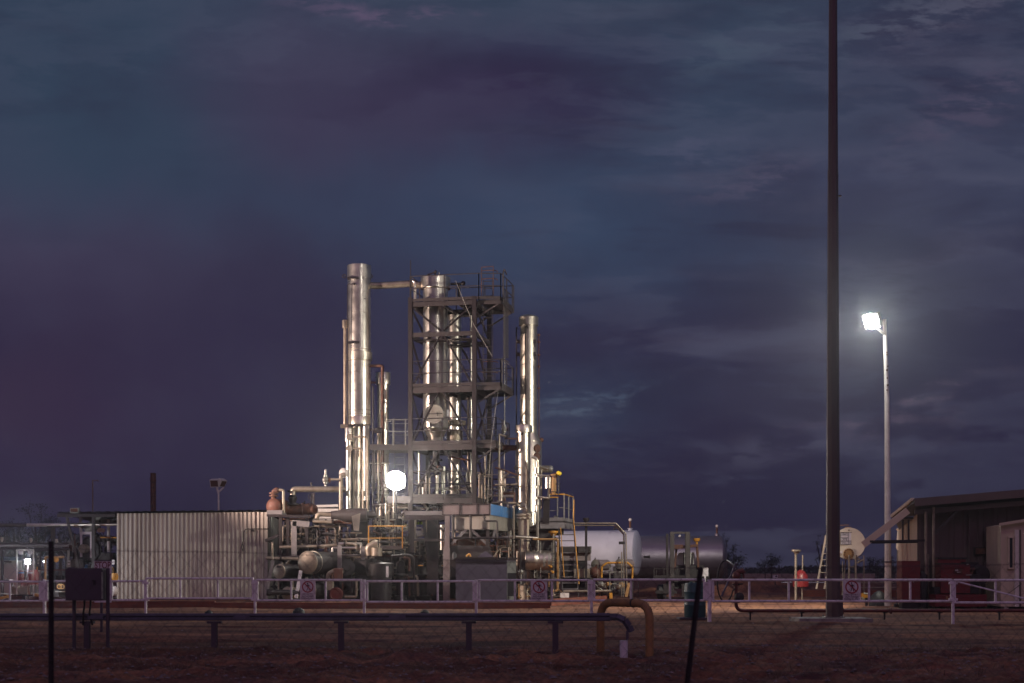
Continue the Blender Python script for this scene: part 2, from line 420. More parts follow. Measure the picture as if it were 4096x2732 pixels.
bp = N.new('ShaderNodeBump'); bp.inputs['Strength'].default_value = .9; bp.inputs['Distance'].default_value = .05
L.new(gn(9, 9), bp.inputs['Height']); L.new(bp.outputs[0], b.inputs['Normal'])
def gh(x, y):
    """rough yard: tyre ruts across, cloddy verge in front"""
    h = .05*(noise.noise(V3((x*.25, y*.5, 0)))) + .05*noise.noise(V3((x*.12, y*1.6, 4)))
    h += .012*noise.noise(V3((x*2.2, y*4.5, 2)))
    for yr in (25.2, 27.0, 31.5, 33.6, 42.0):
        d = y-(yr+.5*math.sin(x*.07+yr)+.25*noise.noise(V3((x*.2,yr,0)))); h += -.055*math.exp(-(d/.16)**2)*(1+.5*noise.noise(V3((x*1.5,yr,3)))) + .035*math.exp(-((abs(d)-.33)/.12)**2)
    f = max(0, min(1, (23.2 + .5*noise.noise(V3((x*.4,3,0))) - y)/1.6))
    if f > 0:
        h += f*(.09*noise.noise(V3((x*2.2, y*2.2, 7))) + .06*noise.noise(V3((x*6, y*6, 9))) + .03)
    return h
g = MB()
xs = [-3000,-900,-300,-120,-60,-38] + [-26+.1*k for k in range(521)] + [38,60,120,300,900,3000]
ys = [-60,-10,6] + [11+.07*k for k in range(193)] + [24.6+.22*k for k in range(155)] + [60,66,75,90,120,200,400,900,2500,5000]
nx = len(xs)
for y in ys:
    for x in xs:
        z = gh(x, y) if (8 < y < 60 and abs(x) < 30) else 0.0
        g.v.append(V3((x, y, z)))
for j in range(len(ys)-1):
    for i in range(nx-1):
        k = j*nx+i; g.face((k, k+1, k+nx+1, k+nx), True)
struct('ground', g, gm)
# loose stones of the verge
rnd = random.Random(3); s = MB()
for k in range(9500):
    y = 15.2 + 8.2*rnd.random()**.9; x = rnd.uniform(-.42, .42)*y*1.0
    if k % 6 == 0: y = rnd.uniform(23, 47); x = rnd.uniform(-.4, .4)*y
    r = .006+.03*rnd.random()**4
    z = gh(x, y)
    i = len(s.v); c = V3((x, y, z+r*.3))
    for d in ((1,0,0),(0,1,0),(-1,0,0),(0,-1,0),(0,0,1)):
        s.v.append(c + V3([d[q]*r*rnd.uniform(.6,1.5)*(.6 if q == 2 else 1) for q in range(3)]))
    for t in ((0,1,4),(1,2,4),(2,3,4),(3,0,4)): s.face([i+q for q in t])
struct('gravel', s, M['gravel'], 'stuff')
s = MB()
for k in range(420):
    y = rnd.uniform(16, 23.5) if k % 4 else rnd.uniform(44, 56); x = rnd.uniform(-.38, .38)*y
    for j in range(14):
        a = rnd.uniform(0, 6.28); l = rnd.uniform(.04, .17); q = V3((x+rnd.gauss(0,.05), y+rnd.gauss(0,.05), gh(x, y)-.01))
        t = q + V3((math.cos(a)*l*.7, math.sin(a)*l*.7, l)); sd = V3((-math.sin(a), math.cos(a), 0))*.003
        i = len(s.v); s.v += [q-sd, q+sd, t]; s.face((i, i+1, i+2))
struct('dry_grass', s, M['straw'], 'stuff')
# ================================================================ foreground
# chain-link fence, 8 m away
FYY = 8.0
def topz(x):   # the top wire sags
    px_ = 2048 + x/FYY*FPX
    t = [(-1800,2190),(207,2196),(1100,2214),(2100,2250),(2600,2270),(2790,2274),(3500,2268),(5200,2235)]
    for (a, ya), (b, yb) in zip(t, t[1:]):
        if a <= px_ <= b or b == 5200:
            return zof(ya+(yb-ya)*max(0, min(1, (px_-a)/(b-a))), FYY)
    return 1.37
cf = thing('chainlink_fence', 'rusty chain-link wire fence on thin star pickets nearest the viewer', 'fence', (-.8, FYY, 0))
m = MB(); dw = .084; k = -7.2
while k < 6.6:
    for sgn in (1, -1):
        pts = []; 
        for j in range(9):
            t = j/8; z0 = .04 + t*1.3; x = k + sgn*(z0*dw/.098)
            if not (-5.2 < x < 5.2): continue
            zz = .04 + (topz(x)-.04)*t
            pts.append(V3((x + .004*math.sin(k*9+j*2.1), FYY + sgn*.0012 + .01*math.sin(x*1.3+t*2), zz)))
        if len(pts) > 1: m.tube(pts, .0010, 4, bend=0, caps=False)
    k += dw
m.build('wire_mesh', M['wire'], cf)
m = MB(); m.tube([V3((x*.25, FYY-.006, topz(x*.25)+.004*math.sin(x*1.7))) for x in range(-21, 22)], .0018, 5, bend=0)
for k in range(-60, 61):
    x = k*dw + .02*math.sin(k*3.1)
    m.tube([V3((x-.012, FYY-.01, topz(x)-.006)), V3((x, FYY-.004, topz(x)+.012)), V3((x+.014, FYY+.004, topz(x)-.008))], .0013, 4, bend=0, caps=False)
m.build('top_wire', M['wire'], cf)
def picket(a, b):
    m = MB(); a = V3(a); b = V3(b); d = (b-a)
    for an in (90, 210, 330):
        o = V3((math.cos(R(an)), math.sin(R(an)), 0))
        m.bar(a + o*.0085, b + o*.0085, .004 if an == 90 else .004, .0175, up=o)
    for j in range(12):
        q = a + d*(j+.5)/12; m.box(q-V3((.004,.018,.004)), q+V3((.004,-.008,.004)))
    return m
picket((-2.590, FYY, -.05), (-2.590, FYY, zof(2165, FYY))).build('picket', M['blackeq'], cf)
picket((.905, FYY, -.05), (1.062, FYY, zof(2268, FYY))).build('picket', M['blackeq'], cf, 'leaning star picket')

# galvanised barrier beam on posts
gb = thing('crash_barrier', 'low steel crash barrier with dark top beam and a drooping rounded end', 'barrier', (xof(1400,21.6), 21.6, 0))
BL = [(-900, 23.2), (345, 22.5), (855, 22.2), (1363, 21.8), (1875, 21.3), (2222, 20.3), (2440, 20.2)]
def bprof(m, a, b, h=.115, d=.075):
    """channel: top lip, web with a shallow rib, bottom lip"""
    a = V3(a); b = V3(b); ax = (b-a).normalized(); bk = V3((-ax.y, ax.x, 0))
    sec = [(0,h/2),(-.012,h/2-.008),(-.014,h*.18),(.012,.0),(-.014,-h*.18),(-.012,-h/2+.008),(0,-h/2),(.012,-h/2),(.012,-h/2+.02),(.03,.0),(.012,h/2-.02),(.012,h/2)]
    i = len(m.v); n = len(sec)
    for p in (a, b):
        for (o, z) in sec: m.v.append(p + bk*o + V3((0,0,z)))
    for k in range(n): m.face((i+k, i+n+k, i+n+(k+1) % n, i+(k+1) % n))
    m.face(range(i, i+n)); m.face(range(i+2*n-1, i+n-1, -1))
m = MB(); bt = []
for (x, Y) in BL: bt.append(V3((xof(x, Y), Y, zof(2468, Y))))
for a, b in zip(bt, bt[1:]): bprof(m, a, b)
for k in range(4): # splice plates
    q = bt[1] + (bt[-1]-bt[1])*(.02+.3*k); m.box(q-V3((.12,.03,.035)), q+V3((.12,-.016,.035)))
m.build('beam', M['beam'], gb)
m = MB(); e0 = bt[-1]; ep = [e0, P(2470,2468,20.15), P(2498,2480,20.1), P(2516,2505,20.1), P(2524,2527,20.1)]
for a, b in zip(ep, ep[1:]): m.bar(a, b, .10, .035, up=(0,-1,0))
for a, b in zip(ep, ep[1:]): m.bar(a+V3((0,-.05,0))*1, b+V3((0,-.05,0)), .03, .06, up=(0,-1,0))
m.build('end_piece', M['beam'], gb, 'curved drooping end of the barrier')
for (x, Y) in BL[1:6]:
    gz = gh(xof(x, Y), Y); q = V3((xof(x, Y), Y+.05, 0)); m = MB()
    m.hbeam(q+V3((0,0,gz-.05)), q+V3((0,0,zof(2486, Y))), .085, .09, .012)
    m.box(q+V3((-.11,-.05,zof(2494,Y))), q+V3((.11,.06,zof(2485,Y))))
    m.build('post', M['ebox'], gb)
# white bollard under the barrier's end
wb = thing('white_bollard', 'short white painted pipe bollard under the drooping barrier end', 'bollard', (xof(2495,19.9), 19.9, 0))
q = V3((xof(2495,19.9), 19.9, 0)); m = MB(); m.cyl(q, q+V3((0,0,zof(2562,19.9))), px(32,19.9)/2, 20); m.build('pipe', M['white'], wb)
m = MB(); m.bar(q+V3((.05,0,zof(2560,19.9))), q+V3((.05,.02,zof(2524,19.9))), .035); m.build('bracket', M['ebox'], wb)
# yellow hoop
hp = thing('hoop_bollard', 'big weathered yellow pipe hoop bollard with a dark clamp on its top', 'bollard', (xof(2500,20.4), 20.4, 0))
A0 = P(2402, 2660, 20.8); A0.z = 0; B0 = P(2598, 2660, 20.0); B0.z = 0
T0 = V3((A0.x, A0.y, zof(2409, 20.8))); T1 = V3((B0.x, B0.y, T0.z)); r_ = px(33, 20.4)/2
m = MB(); m.tube([A0-V3((0,0,.05)), T0, T1, B0-V3((0,0,.05))], r_, 20, bend=.24); m.build('hoop_pipe', M['hoop'], hp)
q = T0 + (T1-T0)*.68; m = MB(); ax = (T1-T0).normalized(); m.lathe(q-ax*.012, ax, [(0, r_+.006),(.024, r_+.006)], 20); m.build('clamp', M['rubber'], hp)

# electrical enclosure on legs
YB = 22.4
eb = thing('electrical_cabinet', 'dark purple steel cabinet with rounded top corners on tall pipe legs', 'cabinet', (xof(350,YB), YB, 0))
x0, x1 = xof(272, YB), xof(420, YB); z0, z1 = zof(2402, YB), zof(2273, YB)
m = MB(); c = .03
pr = [(x0,z0),(x1,z0),(x1,z1-c),(x1-c*.4,z1-c*.3),(x1-c,z1),(x0+c,z1),(x0+c*.4,z1-c*.3),(x0,z1-c)]
m.prism([V3((x, YB-.13, z)) for x, z in pr], (0,.26,0)); m.build('enclosure', M['ebox'], eb)
m = MB(); m.prism([V3((x*(1)+(.012 if x == x0 else -.012 if x == x1 else 0), YB-.142, z + (.012 if z == z0 else -.012 if z == z1 else 0))) for x, z in [(x0,z0),(x1,z0),(x1,z1),(x0,z1)]], (0,.01,0))
d_ = m.build('door', M['ebox'], eb); m = MB(); q = P(377, 2330, YB-.15); m.box(q-V3((.012,.02,.035)), q+V3((.012,.0,.035))); m.box(q-V3((.03,.03,-.02)), q+V3((.012,-.02,.04))); m.build('latch', M['blackeq'], d_)
m = MB(); m.box((xof(416,YB), YB-.15, z0+.03), (xof(421,YB), YB-.135, z1-.06)); m.build('edge_strip', M['galv'], eb)
for (x, zt, yo) in ((292, zof(2398,YB), .06), (430, z1, .02)):
    m = MB(); q = V3((xof(x,YB), YB+yo, -.03)); m.cyl(q, V3((q.x, q.y, zt)), px(15,YB)/2, 12); m.build('leg', M['ebox'], eb)
for x in (338, 362):
    m = MB(); m.tube([P(x, 2400, YB), P(x, 2425, YB), P(x-5, 2452, YB+.02), P(x+(8 if x > 350 else -6), 2500, YB+.1)], .016, 8, bend=.05)
    m.build('conduit', M['rubber'], eb)

# stop board behind it
YS = 28.8
sb = thing('stop_board', 'tall white notice board with STOP at its head behind the dark cabinet', 'sign', (xof(411,YS), YS, 0))
m = MB(); m.box((xof(377,YS), YS, zof(2410,YS)), (xof(445,YS), YS+.025, zof(2243,YS))); bd = m.build('board', M['sign'], sb)
m = MB(); m.box((xof(375,YS), YS-.01, zof(2244,YS)), (xof(447,YS), YS+.03, zof(2240,YS))); m.build('top_edge', M['ebox'], sb)
for x in (403, 429):
    m = MB(); q = V3((xof(x,YS), YS+.05, -.03)); m.cyl(q, V3((q.x, q.y, zof(2300,YS))), .028, 10); m.build('leg', M['ebox'], sb)
def text(name, s, loc, size, mt, parent, label=None, align='CENTER', sx=1.0, ext=.0015):
    cu = bpy.data.curves.new(name, 'FONT'); cu.body = s; cu.size = size; cu.align_x = align; cu.align_y = 'CENTER'; cu.extrude = ext; cu.offset = size*.012
    t = bpy.data.objects.new(name+'_tmp', cu); COL.objects.link(t)
    bpy.context.view_layer.update()
    me = bpy.data.meshes.new_from_object(t.evaluated_get(bpy.context.evaluated_depsgraph_get())); me.name = name
    bpy.data.objects.remove(t); me.materials.clear(); me.materials.append(mt)
    mw = Matrix.Rotation(R(90), 4, 'X') @ Matrix.Diagonal((sx, 1, 1, 1)); me.transform(mw)
    me.transform(Matrix.Translation(V3(loc)-parent_loc(parent)))
    o = bpy.data.objects.new(name, me); COL.objects.link(o); o.parent = parent
    if label: o['label'] = label
    return o
text('lettering', 'STOP', (xof(411,YS), YS-.004, zof(2262,YS)), .19, M['stopred'], bd, 'red STOP lettering', sx=.72)
text('lettering', 'Y', (xof(438,YS), YS-.004, zof(2306,YS)), .14, M['stopred'], bd, sx=.7)

# ---------------------------------------------------------------- white pipe fence
def fy(x):   # depth of the fence line at photo column x
    return 41.5 + (33.4-41.5)*(x/3812.0)
SEG = [  # x0, x1, top y, bottom y, uprights
    (-420, 172, 2327, 2404, (-150, 40,)), (186, 583, 2325, 2401, (448,)), (583, 1014, 2314, 2394, (722, 872)),
    (1026, 1448, 2320, 2402, (1165, 1303,)), (1466, 1897, 2325, 2408, (1607, 1751)), (1914, 2358, 2321, 2404, (2060, 2208)),
    (2374, 2820, 2319, 2402, (2524, 2680)), (2848, 3808, 2320, 2405, (2997, 3155, 3476, 3641)), (3816, 4560, 2321, 2411, (3982, 4150, 4330))]
lab = ['far left past the red hoses', 'beside the STOP board', 'raised across the corrugated shed', 'carrying the left no entry sign',
       'in front of the round pipework drums', 'carrying the middle no entry sign', 'behind the yellow hoop', 'long run between green drum and red cabinets', 'at the far right with a diagonal stay']
def seg_part(name, a, b, r, parent): m = MB(); m.tube([a, b], r, 10); m.build(name, M['white'], parent)
for k, (xa, xb, yt, yb, ups) in enumerate(SEG):
    t = thing('rail_fence_panel', 'white pipe fence panel ' + lab[k], 'fence panel', (xof((xa+xb)/2, fy((xa+xb)/2)), fy((xa+xb)/2), 0), 'white pipe fence panels')
    r = .032
    def Q(x, y): return P(x, y, fy(x))
    seg_part('top_rail', Q(xa,yt), Q(xb,yt), r, t); seg_part('bottom_rail', Q(xa,yb), Q(xb,yb), r, t)
    for x in (xa+3, *ups, xb-3): seg_part('upright', Q(x,yt), Q(x,yb), r*.9, t)
    if k == 8:
        m = MB(); m.tube([Q(3830,2327), Q(4110,2397), Q(4300,2440)], .02, 8, bend=0); m.build('stay', M['white'], t)
posts = [(178,'by the extinguisher frame'),(583,'at the shed left third'),(1020,'at the shed right corner'),(1457,'left of the grey pump drum'),(1905,'before the slate grey bin'),(2366,'below the yellow edged steps'),(2838,'beside the green drum'),(3812,'before the red compressor')]
for x, l in posts:
    Y = fy(x)+.01; q = V3((xof(x,Y), Y, -.05))
    t = thing('fence_post', 'white pipe fence post '+l, 'fence post', (q.x, q.y, 0), 'white fence posts')
    wv = .038 if x not in (2838, 178) else .05
    m = MB(); m.cyl(q, V3((q.x, q.y, zof(2318,Y))), wv, 14); m.build('tube', M['white'], t)
    for y in (2332, 2398):
        m = MB(); z = zof(y, Y); m.box((q.x-.10, Y-.045, z-.03), (q.x+.10, Y+.02, z+.03)); m.build('hinge', M['white'], t)
    if x in (178, 2838):
        m = MB(); m.box((q.x-.16, Y-.015, zof(2402,Y)), (q.x+.12, Y+.002, zof(2330,Y))); m.build('gate_plate', M['white'], t)

# no-entry signs
def noentry(x0, x1, y0, y1, label):
    xm = (x0+x1)/2; Y = fy(xm)-.06; w = xof(x1,Y)-xof(x0,Y); h = zof(y0,Y)-zof(y1,Y); cx = xof(xm,Y); zt = zof(y0,Y)
    t = thing('no_entry_sign', label, 'sign', (cx, Y, zt-h), 'no entry signs on the white fence')
    m = MB(); m.box((cx-w/2, Y, zt-h), (cx+w/2, Y+.006, zt)); bd = m.build('board', M['sign'], t)
    C = V3((cx, Y-.002, zt-h*.345)); ro = w*.375; ri = w*.30
    m = MB(); n = 40; i = 0
    for k in range(n):
        a, b = 2*math.pi*k/n, 2*math.pi*(k+1)/n
        q = lambda r, a: C + V3((math.cos(a)*r, 0, math.sin(a)*r))
        m.prism([q(ri,a), q(ro,a), q(ro,b), q(ri,b)], (0,-.002,0))
    d = V3((.707,0,-.707)); s_ = V3((.707,0,.707))*w*.035
    m.prism([C-d*ri+s_, C-d*ri-s_, C+d*ri-s_, C+d*ri+s_], (0,-.003,0))
    m.build('prohibition_ring', M['signred'], bd)
    u = w/100
    def PL(pts): m.prism([C+V3((x*u, .0, z*u)) for x, z in pts], (0,-.0012,0))
    m = MB()
    PL([(4*math.cos(k*.628)-2, 4.4*math.sin(k*.628)+22) for k in range(10)])
    PL([(-4,15),(2,16),(8,11),(7,-2),(-1,-3),(-3,5)])
    PL([(3,15),(13,9),(14,-1),(11.5,-1),(11,7),(5,11)])
    PL([(-3,14),(-1,9),(-12,1),(-13,3.5)])
    PL([(-1,-3),(4,-3),(-5,-26),(-9,-25)])
    PL([(3,-3),(7.5,-3),(13,-25),(9,-27)])
    m.build('pedestrian_symbol', M['ink'], bd)
    for s, dz, sz in (('NO ENTRY', .69, .125), ('AUTHORISED', .79, .115), ('PERSONNEL ONLY', .885, .105)):
        text('lettering', s, (cx, Y-.002, zt-h*dz), w*sz*1.18, M['ink'], bd, sx=.92 if len(s) < 12 else .86)
    return t
noentry(1200, 1262, 2318, 2403, 'no entry sign on the fence panel before the big grey drum ends')
noentry(2123, 2189, 2318, 2404, 'no entry sign below the bolted flange of the horizontal vessel')
noentry(3372, 3443, 2317, 2407, 'no entry sign just right of the tall brown mast')

# ---------------------------------------------------------------- mast
YM = 35.2; mx = xof(3332, YM)
mt = thing('light_mast', 'towering tapered brown steel mast running out of the top of the view', 'mast', (mx, YM, 0))
m = MB(); HM = 21.0
def ang(r): return [V3((math.cos(R(22.5+45*k))*r, math.sin(R(22.5+45*k))*r, 0)) for k in range(8)]
def taper(z): return (px(54,YM)/2/math.cos(R(22.5)))*(1-.55*z/HM*.98)
for za, zb, e in ((.03, 11.05, 0), (11.05, HM, .006)):
    i = len(m.v)
    for z in (za, zb): m.v += [V3((mx+.06*z/HM*0, YM, z)) + o for o in ang(taper(z)-e)]
    for k in range(8): m.face((i+k, i+(k+1) % 8, i+8+(k+1) % 8, i+8+k))
m.build('shaft', M['mast'], mt)
m = MB(); m.lathe((mx, YM, 10.95), (0,0,1), [(0,taper(11)+.004),(.22,taper(11)+.004)], 8); m.lathe((mx, YM, 6.2), (0,0,1), [(0,taper(6.2)+.0),(.03,taper(6.2)+.006)], 8); m.build('joint_sleeve', M['mast'], mt)
m = MB(); m.box((mx-.24, YM-.24, 0.1), (mx+.24, YM+.24, .125))
for sx in (-.2,.2):
    for sy in (-.2,.2): m.cyl((mx+sx, YM+sy, .12), (mx+sx, YM+sy, .17), .018, 6)
m.build('base_plate', M['galv'], mt)
m = MB(); m.box((mx+.165, YM-.05, .14), (mx+.24, YM+.06, .62)); m.box((mx+.16, YM-.07, .62), (mx+.26, YM+.08, .66)); m.build('cable_box', M['mast'], mt)
q = P(3360, 784, YM); m = MB(); m.box(q-V3((.04,.03,.02)), q+V3((.03,.03,.02))); m.build('step_lug', M['mast'], mt)
m = MB(); m.bar((mx-1.1, YM, HM-.2), (mx+1.1, YM, HM-.2), .1); m.build('crossarm', M['mast'], mt)
for dx in (-1, -.35, .35, 1):
    m = MB(); c_ = V3((mx+dx, YM+.18, HM-.45)); d = (V3((-6,60,3))-c_).normalized(); m.bar(c_-d*.12, c_+d*.12, .5, .38)
    fh = m.build('floodlight', M['grey'], mt); m = MB(); m.bar(c_+d*.121, c_+d*.13, .44, .32); m.build('lens', M['lensA'], fh)
ft = MB(); ft.box((xof(3177,YM), YM-.65, -.05), (xof(3466,YM), YM+.65, .10))
solo('concrete_footing', ft, M['conc'], 'pale concrete slab footing under the tall brown mast', 'footing')

# ---------------------------------------------------------------- white lamp pole
YP = 50.0; bx = xof(3552, YP); tp = P(3538, 1278, YP)
lp = thing('lamp_post', 'white lamp post with one blazing floodlight on a short arm', 'lamp post', (bx, YP, 0))
m = MB(); m.tube([V3((bx, YP, -.05)), V3((bx, YP, .9)), P(3548,1600,YP), tp], [.128,.118,.085,.062], 18, bend=0); m.build('pole', M['pole'], lp)
for z_ in (1.55, .95): m = MB(); m.lathe((bx, YP, z_), (0,0,1), [(0,.14),(.05,.14)], 16); m.build('band', M['ebox'], lp)
LQ = P(3484, 1286, YP-.35)
m = MB(); m.tube([P(3540,1337,YP), P(3528,1330,YP-.1), P(3500,1303,YP-.25)], .045, 8, bend=.08); m.build('arm', M['pole'], lp)
dl = (V3((-6,-6.0,-4.2))).normalized()
m = MB(); m.bar(LQ+V3((.02,.02,.02))-dl*.16, LQ-dl*.02, .62, .5); hd = m.build('lamp_head', M['galv'], lp)
m = MB(); m.lathe(LQ-dl*.019, dl, [(0,.27),(.05,.24),(.09,.17),(.11,.001)], 24, True, False); m.build('lens', M['lensB'], hd)
m = MB()
for k, y in enumerate((1410, 1418, 1465, 1480, 1512, 1540, 1560)):
    q = P(3548+(k % 3)*1.5, y, YP-.085); m.ball(q, .028+.01*(k % 2), 8)
m.build('rust_spot', M['rust'], lp, 'dark rust marks down the pole')
# ================================================================ process plant
def pipe(label, pts, w, mt, fl=(), name='pipe', cat='pipe', flr=1.55, n=12, bend=None, group=None):
    """pipe run of native-pixel width w; fl = indices of points that carry a flange"""
    Y = sum(p.y for p in pts)/len(pts); r = px(w, Y)/2
    zm = min(pts, key=lambda p: p.z)
    t = thing(name, label, cat, (zm.x, zm.y, zm.z), group)
    m = MB(); m.tube(pts, r, n, bend=bend)
    # jacket seams
    for a, b in zip(pts, pts[1:]):
        L_ = (b-a).length; d = (b-a).normalized() if L_ > 0 else None
        k = 1
        while d and w > 7 and k*.9 < L_-.3: m.lathe(a+d*k*.9, d, [(0, r+.008),(.03, r+.008)], 12); k += 1
    m.build('pipe_run', M[mt], t)
    for i in fl:
        j = min(i, len(pts)-2); d = (pts[j+1]-pts[j]).normalized(); c = pts[i]
        m = MB(); m.lathe(c-d*.03, d, [(0, r*flr),(.025, r*flr)], 16); m.lathe(c+d*.005, d, [(0, r*flr),(.025, r*flr)], 16)
        u, v = m._frame(d)
        for k in range(8):
            q = c + (u*math.cos(k*math.pi/4)+v*math.sin(k*math.pi/4))*r*(flr-.2); m.tube([q-d*.045, q+d*.045], .01, 5)
        m.build('flange', M['dark'] if mt != 'rust' else M['rust'], t)
    return t
def vcol(label, x, yt, yb, w, Y, mt='clad', cap=None, rings=(), dome=0, name='column', cat='column', n=40, parts=()):
    """upright vessel; x, w, yt, yb in photo px at depth Y. cap=(w, y1) collar at top"""
    r = px(w, Y)/2; X = xof(x, Y); zb = zof(yb, Y); zt = zof(yt, Y)
    t = thing(name, label, cat, (X, Y, max(0, zb)))
    m = MB(); m.lathe((X, Y, zb), (0,0,1), [(0, r),(zt-zb, r)], n)
    for y in rings: m.lathe((X, Y, zof(y, Y)), (0,0,1), [(-.024, r),(-.018, r+.011),(.018, r+.011),(.024, r)], n, False, False)
    # lapped vertical seams on alternate courses
    m.build('shell', M[mt], t)
    if cap:
        rc = px(cap[0], Y)/2; zc = zof(cap[1], Y); m = MB()
        pr = [(0, r*.98),(0, rc),(zt-zc, rc)]
        if dome: pr += [(zt-zc+dome*.5, rc*.8),(zt-zc+dome*.85, rc*.45),(zt-zc+dome, .001)]
        else: pr += [(zt-zc+.015, rc*.97),(zt-zc+.05, rc*.5),(zt-zc+.06, .001)]
        m.lathe((X, Y, zc), (0,0,1), pr, n, False, False)
        m.lathe((X, Y, zc), (0,0,1), [(-.01, rc+.004),(.03, rc+.004)], n)
        m.build('top_collar', M[mt], t)
    return t, X, r
def band(t, X, Y, r, y0, y1, w, mt, dx=0, n=40, name='collar'):
    m = MB(); rc = px(w, Y)/2; a, b = zof(y1, Y), zof(y0, Y)
    m.lathe((X+dx, Y, a), (0,0,1), [(0, r*.95),(0, rc),(b-a, rc),(b-a+.03, r*.97)], n, False, False)
    m.lathe((X+dx, Y, a), (0,0,1), [(-.006, rc+.006),(.03, rc+.006)], n)
    m.build(name, M[mt], t)

# ---------------- tall left column
YA = 61.5
t, X, r = vcol('tallest polished column at the left of the plant', 1437, 1064, 1700, 92, YA, 'clad', (96, 1116), (1171, 1253, 1334, 1402, 1465, 1490, 1564, 1645), .05)
band(t, X, YA, r, 1411, 1441, 100, 'clad2', px(2, YA)); band(t, X, YA, r, 1669, 1699, 93, 'clad2', 0)
m = MB()
for y in (1402, 1447, 1644, 1661): m.lathe((X, YA, zof(y, YA)), (0,0,1), [(0, r+.012),(.035, r+.012)], 40)
m.build('strap', M['clad3'], t)
for (x0, x1, y) in ((1395, 1442, 1121), (1393, 1443, 1377), (1398, 1448, 1706)):
    m = MB(); m.box((xof(x0,YA), YA-r-.06, zof(y+4,YA)), (xof(x1,YA), YA-r*.6, zof(y-4,YA))); 
    for k in range(3): q = V3((xof(x0+8+k*14,YA), YA-r-.03, zof(y+6,YA))); m.cyl(q, q+V3((0,0,.08)), .02, 6)
    m.build('support_clip', M['blackeq'], t)
for x in (1377, 1483):
    m = MB(); m.ring(P(x, 1105, YA), (0,1,0), .075, .022); m.build('lifting_lug', M['dark'], t)
m = MB(); m.tube([P(1417,1136,YA-r-.08), P(1391,1137,YA-r-.02), P(1391,1500,YA-r*.9), P(1392,1700,YA-r*.9)], .022, 8, bend=.08); m.ball(P(1417,1136,YA-r-.06), .055); m.build('vent_line', M['dark'], t)
# lower legs of the column (three parallel legs of cladding)
vcol('bright cladding tube under the tallest column, left one of three', 1394, 1713, 2062, 22, YA-.25, 'clad', (31, 1764), (1805,1880,1960,2020), name='riser', cat='riser')
vcol('thick middle cladding tube standing under the tallest column', 1427, 1700, 2062, 43, YA, 'clad2', None, (1760,1840,1990), name='riser', cat='riser')
vcol('cladding tube under the tallest column, right one of three', 1464, 1700, 2000, 28, YA-.2, 'clad', None, (1775,1850,1930), name='riser', cat='riser')
vcol('thin capped side pipe strapped to the left flank of the tallest column', 1379.5, 1283, 1697, 12, YA-.1, 'clad3', (22, 1312), (1350, 1420, 1537, 1600), name='side_pipe', cat='pipe')
pipe('short capped nozzle sticking out left below the thin side pipe', [FE(150,1015,YA-.2), FE(300,1015,YA-.1)], 17, 'clad3', name='nozzle', cat='nozzle')
for (y, l) in ((1748, 'upper of two'), (1794, 'lower of two')):
    t = thing('level_bridle', f'{l} horizontal pipes with a half round end cover on the left risers', 'pipe', P(1400, y, 60.6), 'bridle pipes on the left risers')
    m = MB(); pts = [P(1402,y,60.6), P(1470 if y < 1760 else 1452,y,60.6), P(1470 if y < 1760 else 1452,2064 if y < 1760 else 2064,60.6)]
    m.tube(pts, px(8,60.6)/2*1.1, 12); m.build('pipe_run', M['tube'], t)
    m = MB(); c = P(1397, y, 60.6); rr = px(24, 60.6)/2
    m.prism([c+V3((math.cos(a)*rr, -.08, math.sin(a)*rr)) for a in [math.pi/2+math.pi*k/10 for k in range(11)]] + [c+V3((.12,-.08,-rr)), c+V3((.12,-.08,rr))], (0,.16,0)); m.build('end_cover', M['clad3'], t)
pipe('thin dark riser pipe left of the second column', [FE(590,445,61), FE(612,450,61), FE(612,2600,61)], 6, 'dark', bend=.1)
# ---------------- second column
t, X, r = vcol('slimmer polished column behind a brown downpipe', 1532, 1493, 2065, 47, 62, 'clad', (61, 1538), (1606,1684,1760,1850,1950))
pipe('brown downpipe bending over in front of the slim second column', [FE(560,155,61.4), FE(748,155,61.4), FE(752,2330,61.4)], 12, 'rust', (0,), bend=.06)
pipe('grey pipe beside the second column with a square box at its top', [FE(688,1110,61.2), FE(686,2330,61.2)], 9, 'tube')
m = MB(); a = FE(640,1120,61.3); b = FE(735,1035,61.0); m.box(a, b); solo('junction_box', m, M['blackeq'], 'small dark square box mounted left of the brown downpipe', 'box')
pipe('short link pipe between the tallest and the second column, upper', [FE(590,392,61.7), FE(650,392,61.7)], 8, 'rust', (0,))
pipe('short link pipe between the tallest and the second column, lower', [FE(585,1065,61.5), FE(645,1065,61.3)], 8, 'rust', (0,))
# ---------------- overhead line
Y0 = 61.6
pipe('fat bronze coloured overhead line joining the tallest column to the tower vessel', [P(1478,1141,Y0), P(1500,1143,Y0), P(1560,1140,Y0), P(1650,1134,Y0), P(1688,1142,Y0)], 27, 'clad3', (0,), flr=1.25, bend=.2)
pipe('bright jacketed drop pipe inside the tower top at its left', [P(1652,1122,61.3), P(1660,1132,61.3), P(1660,1196,61.3)], 11, 'clad')
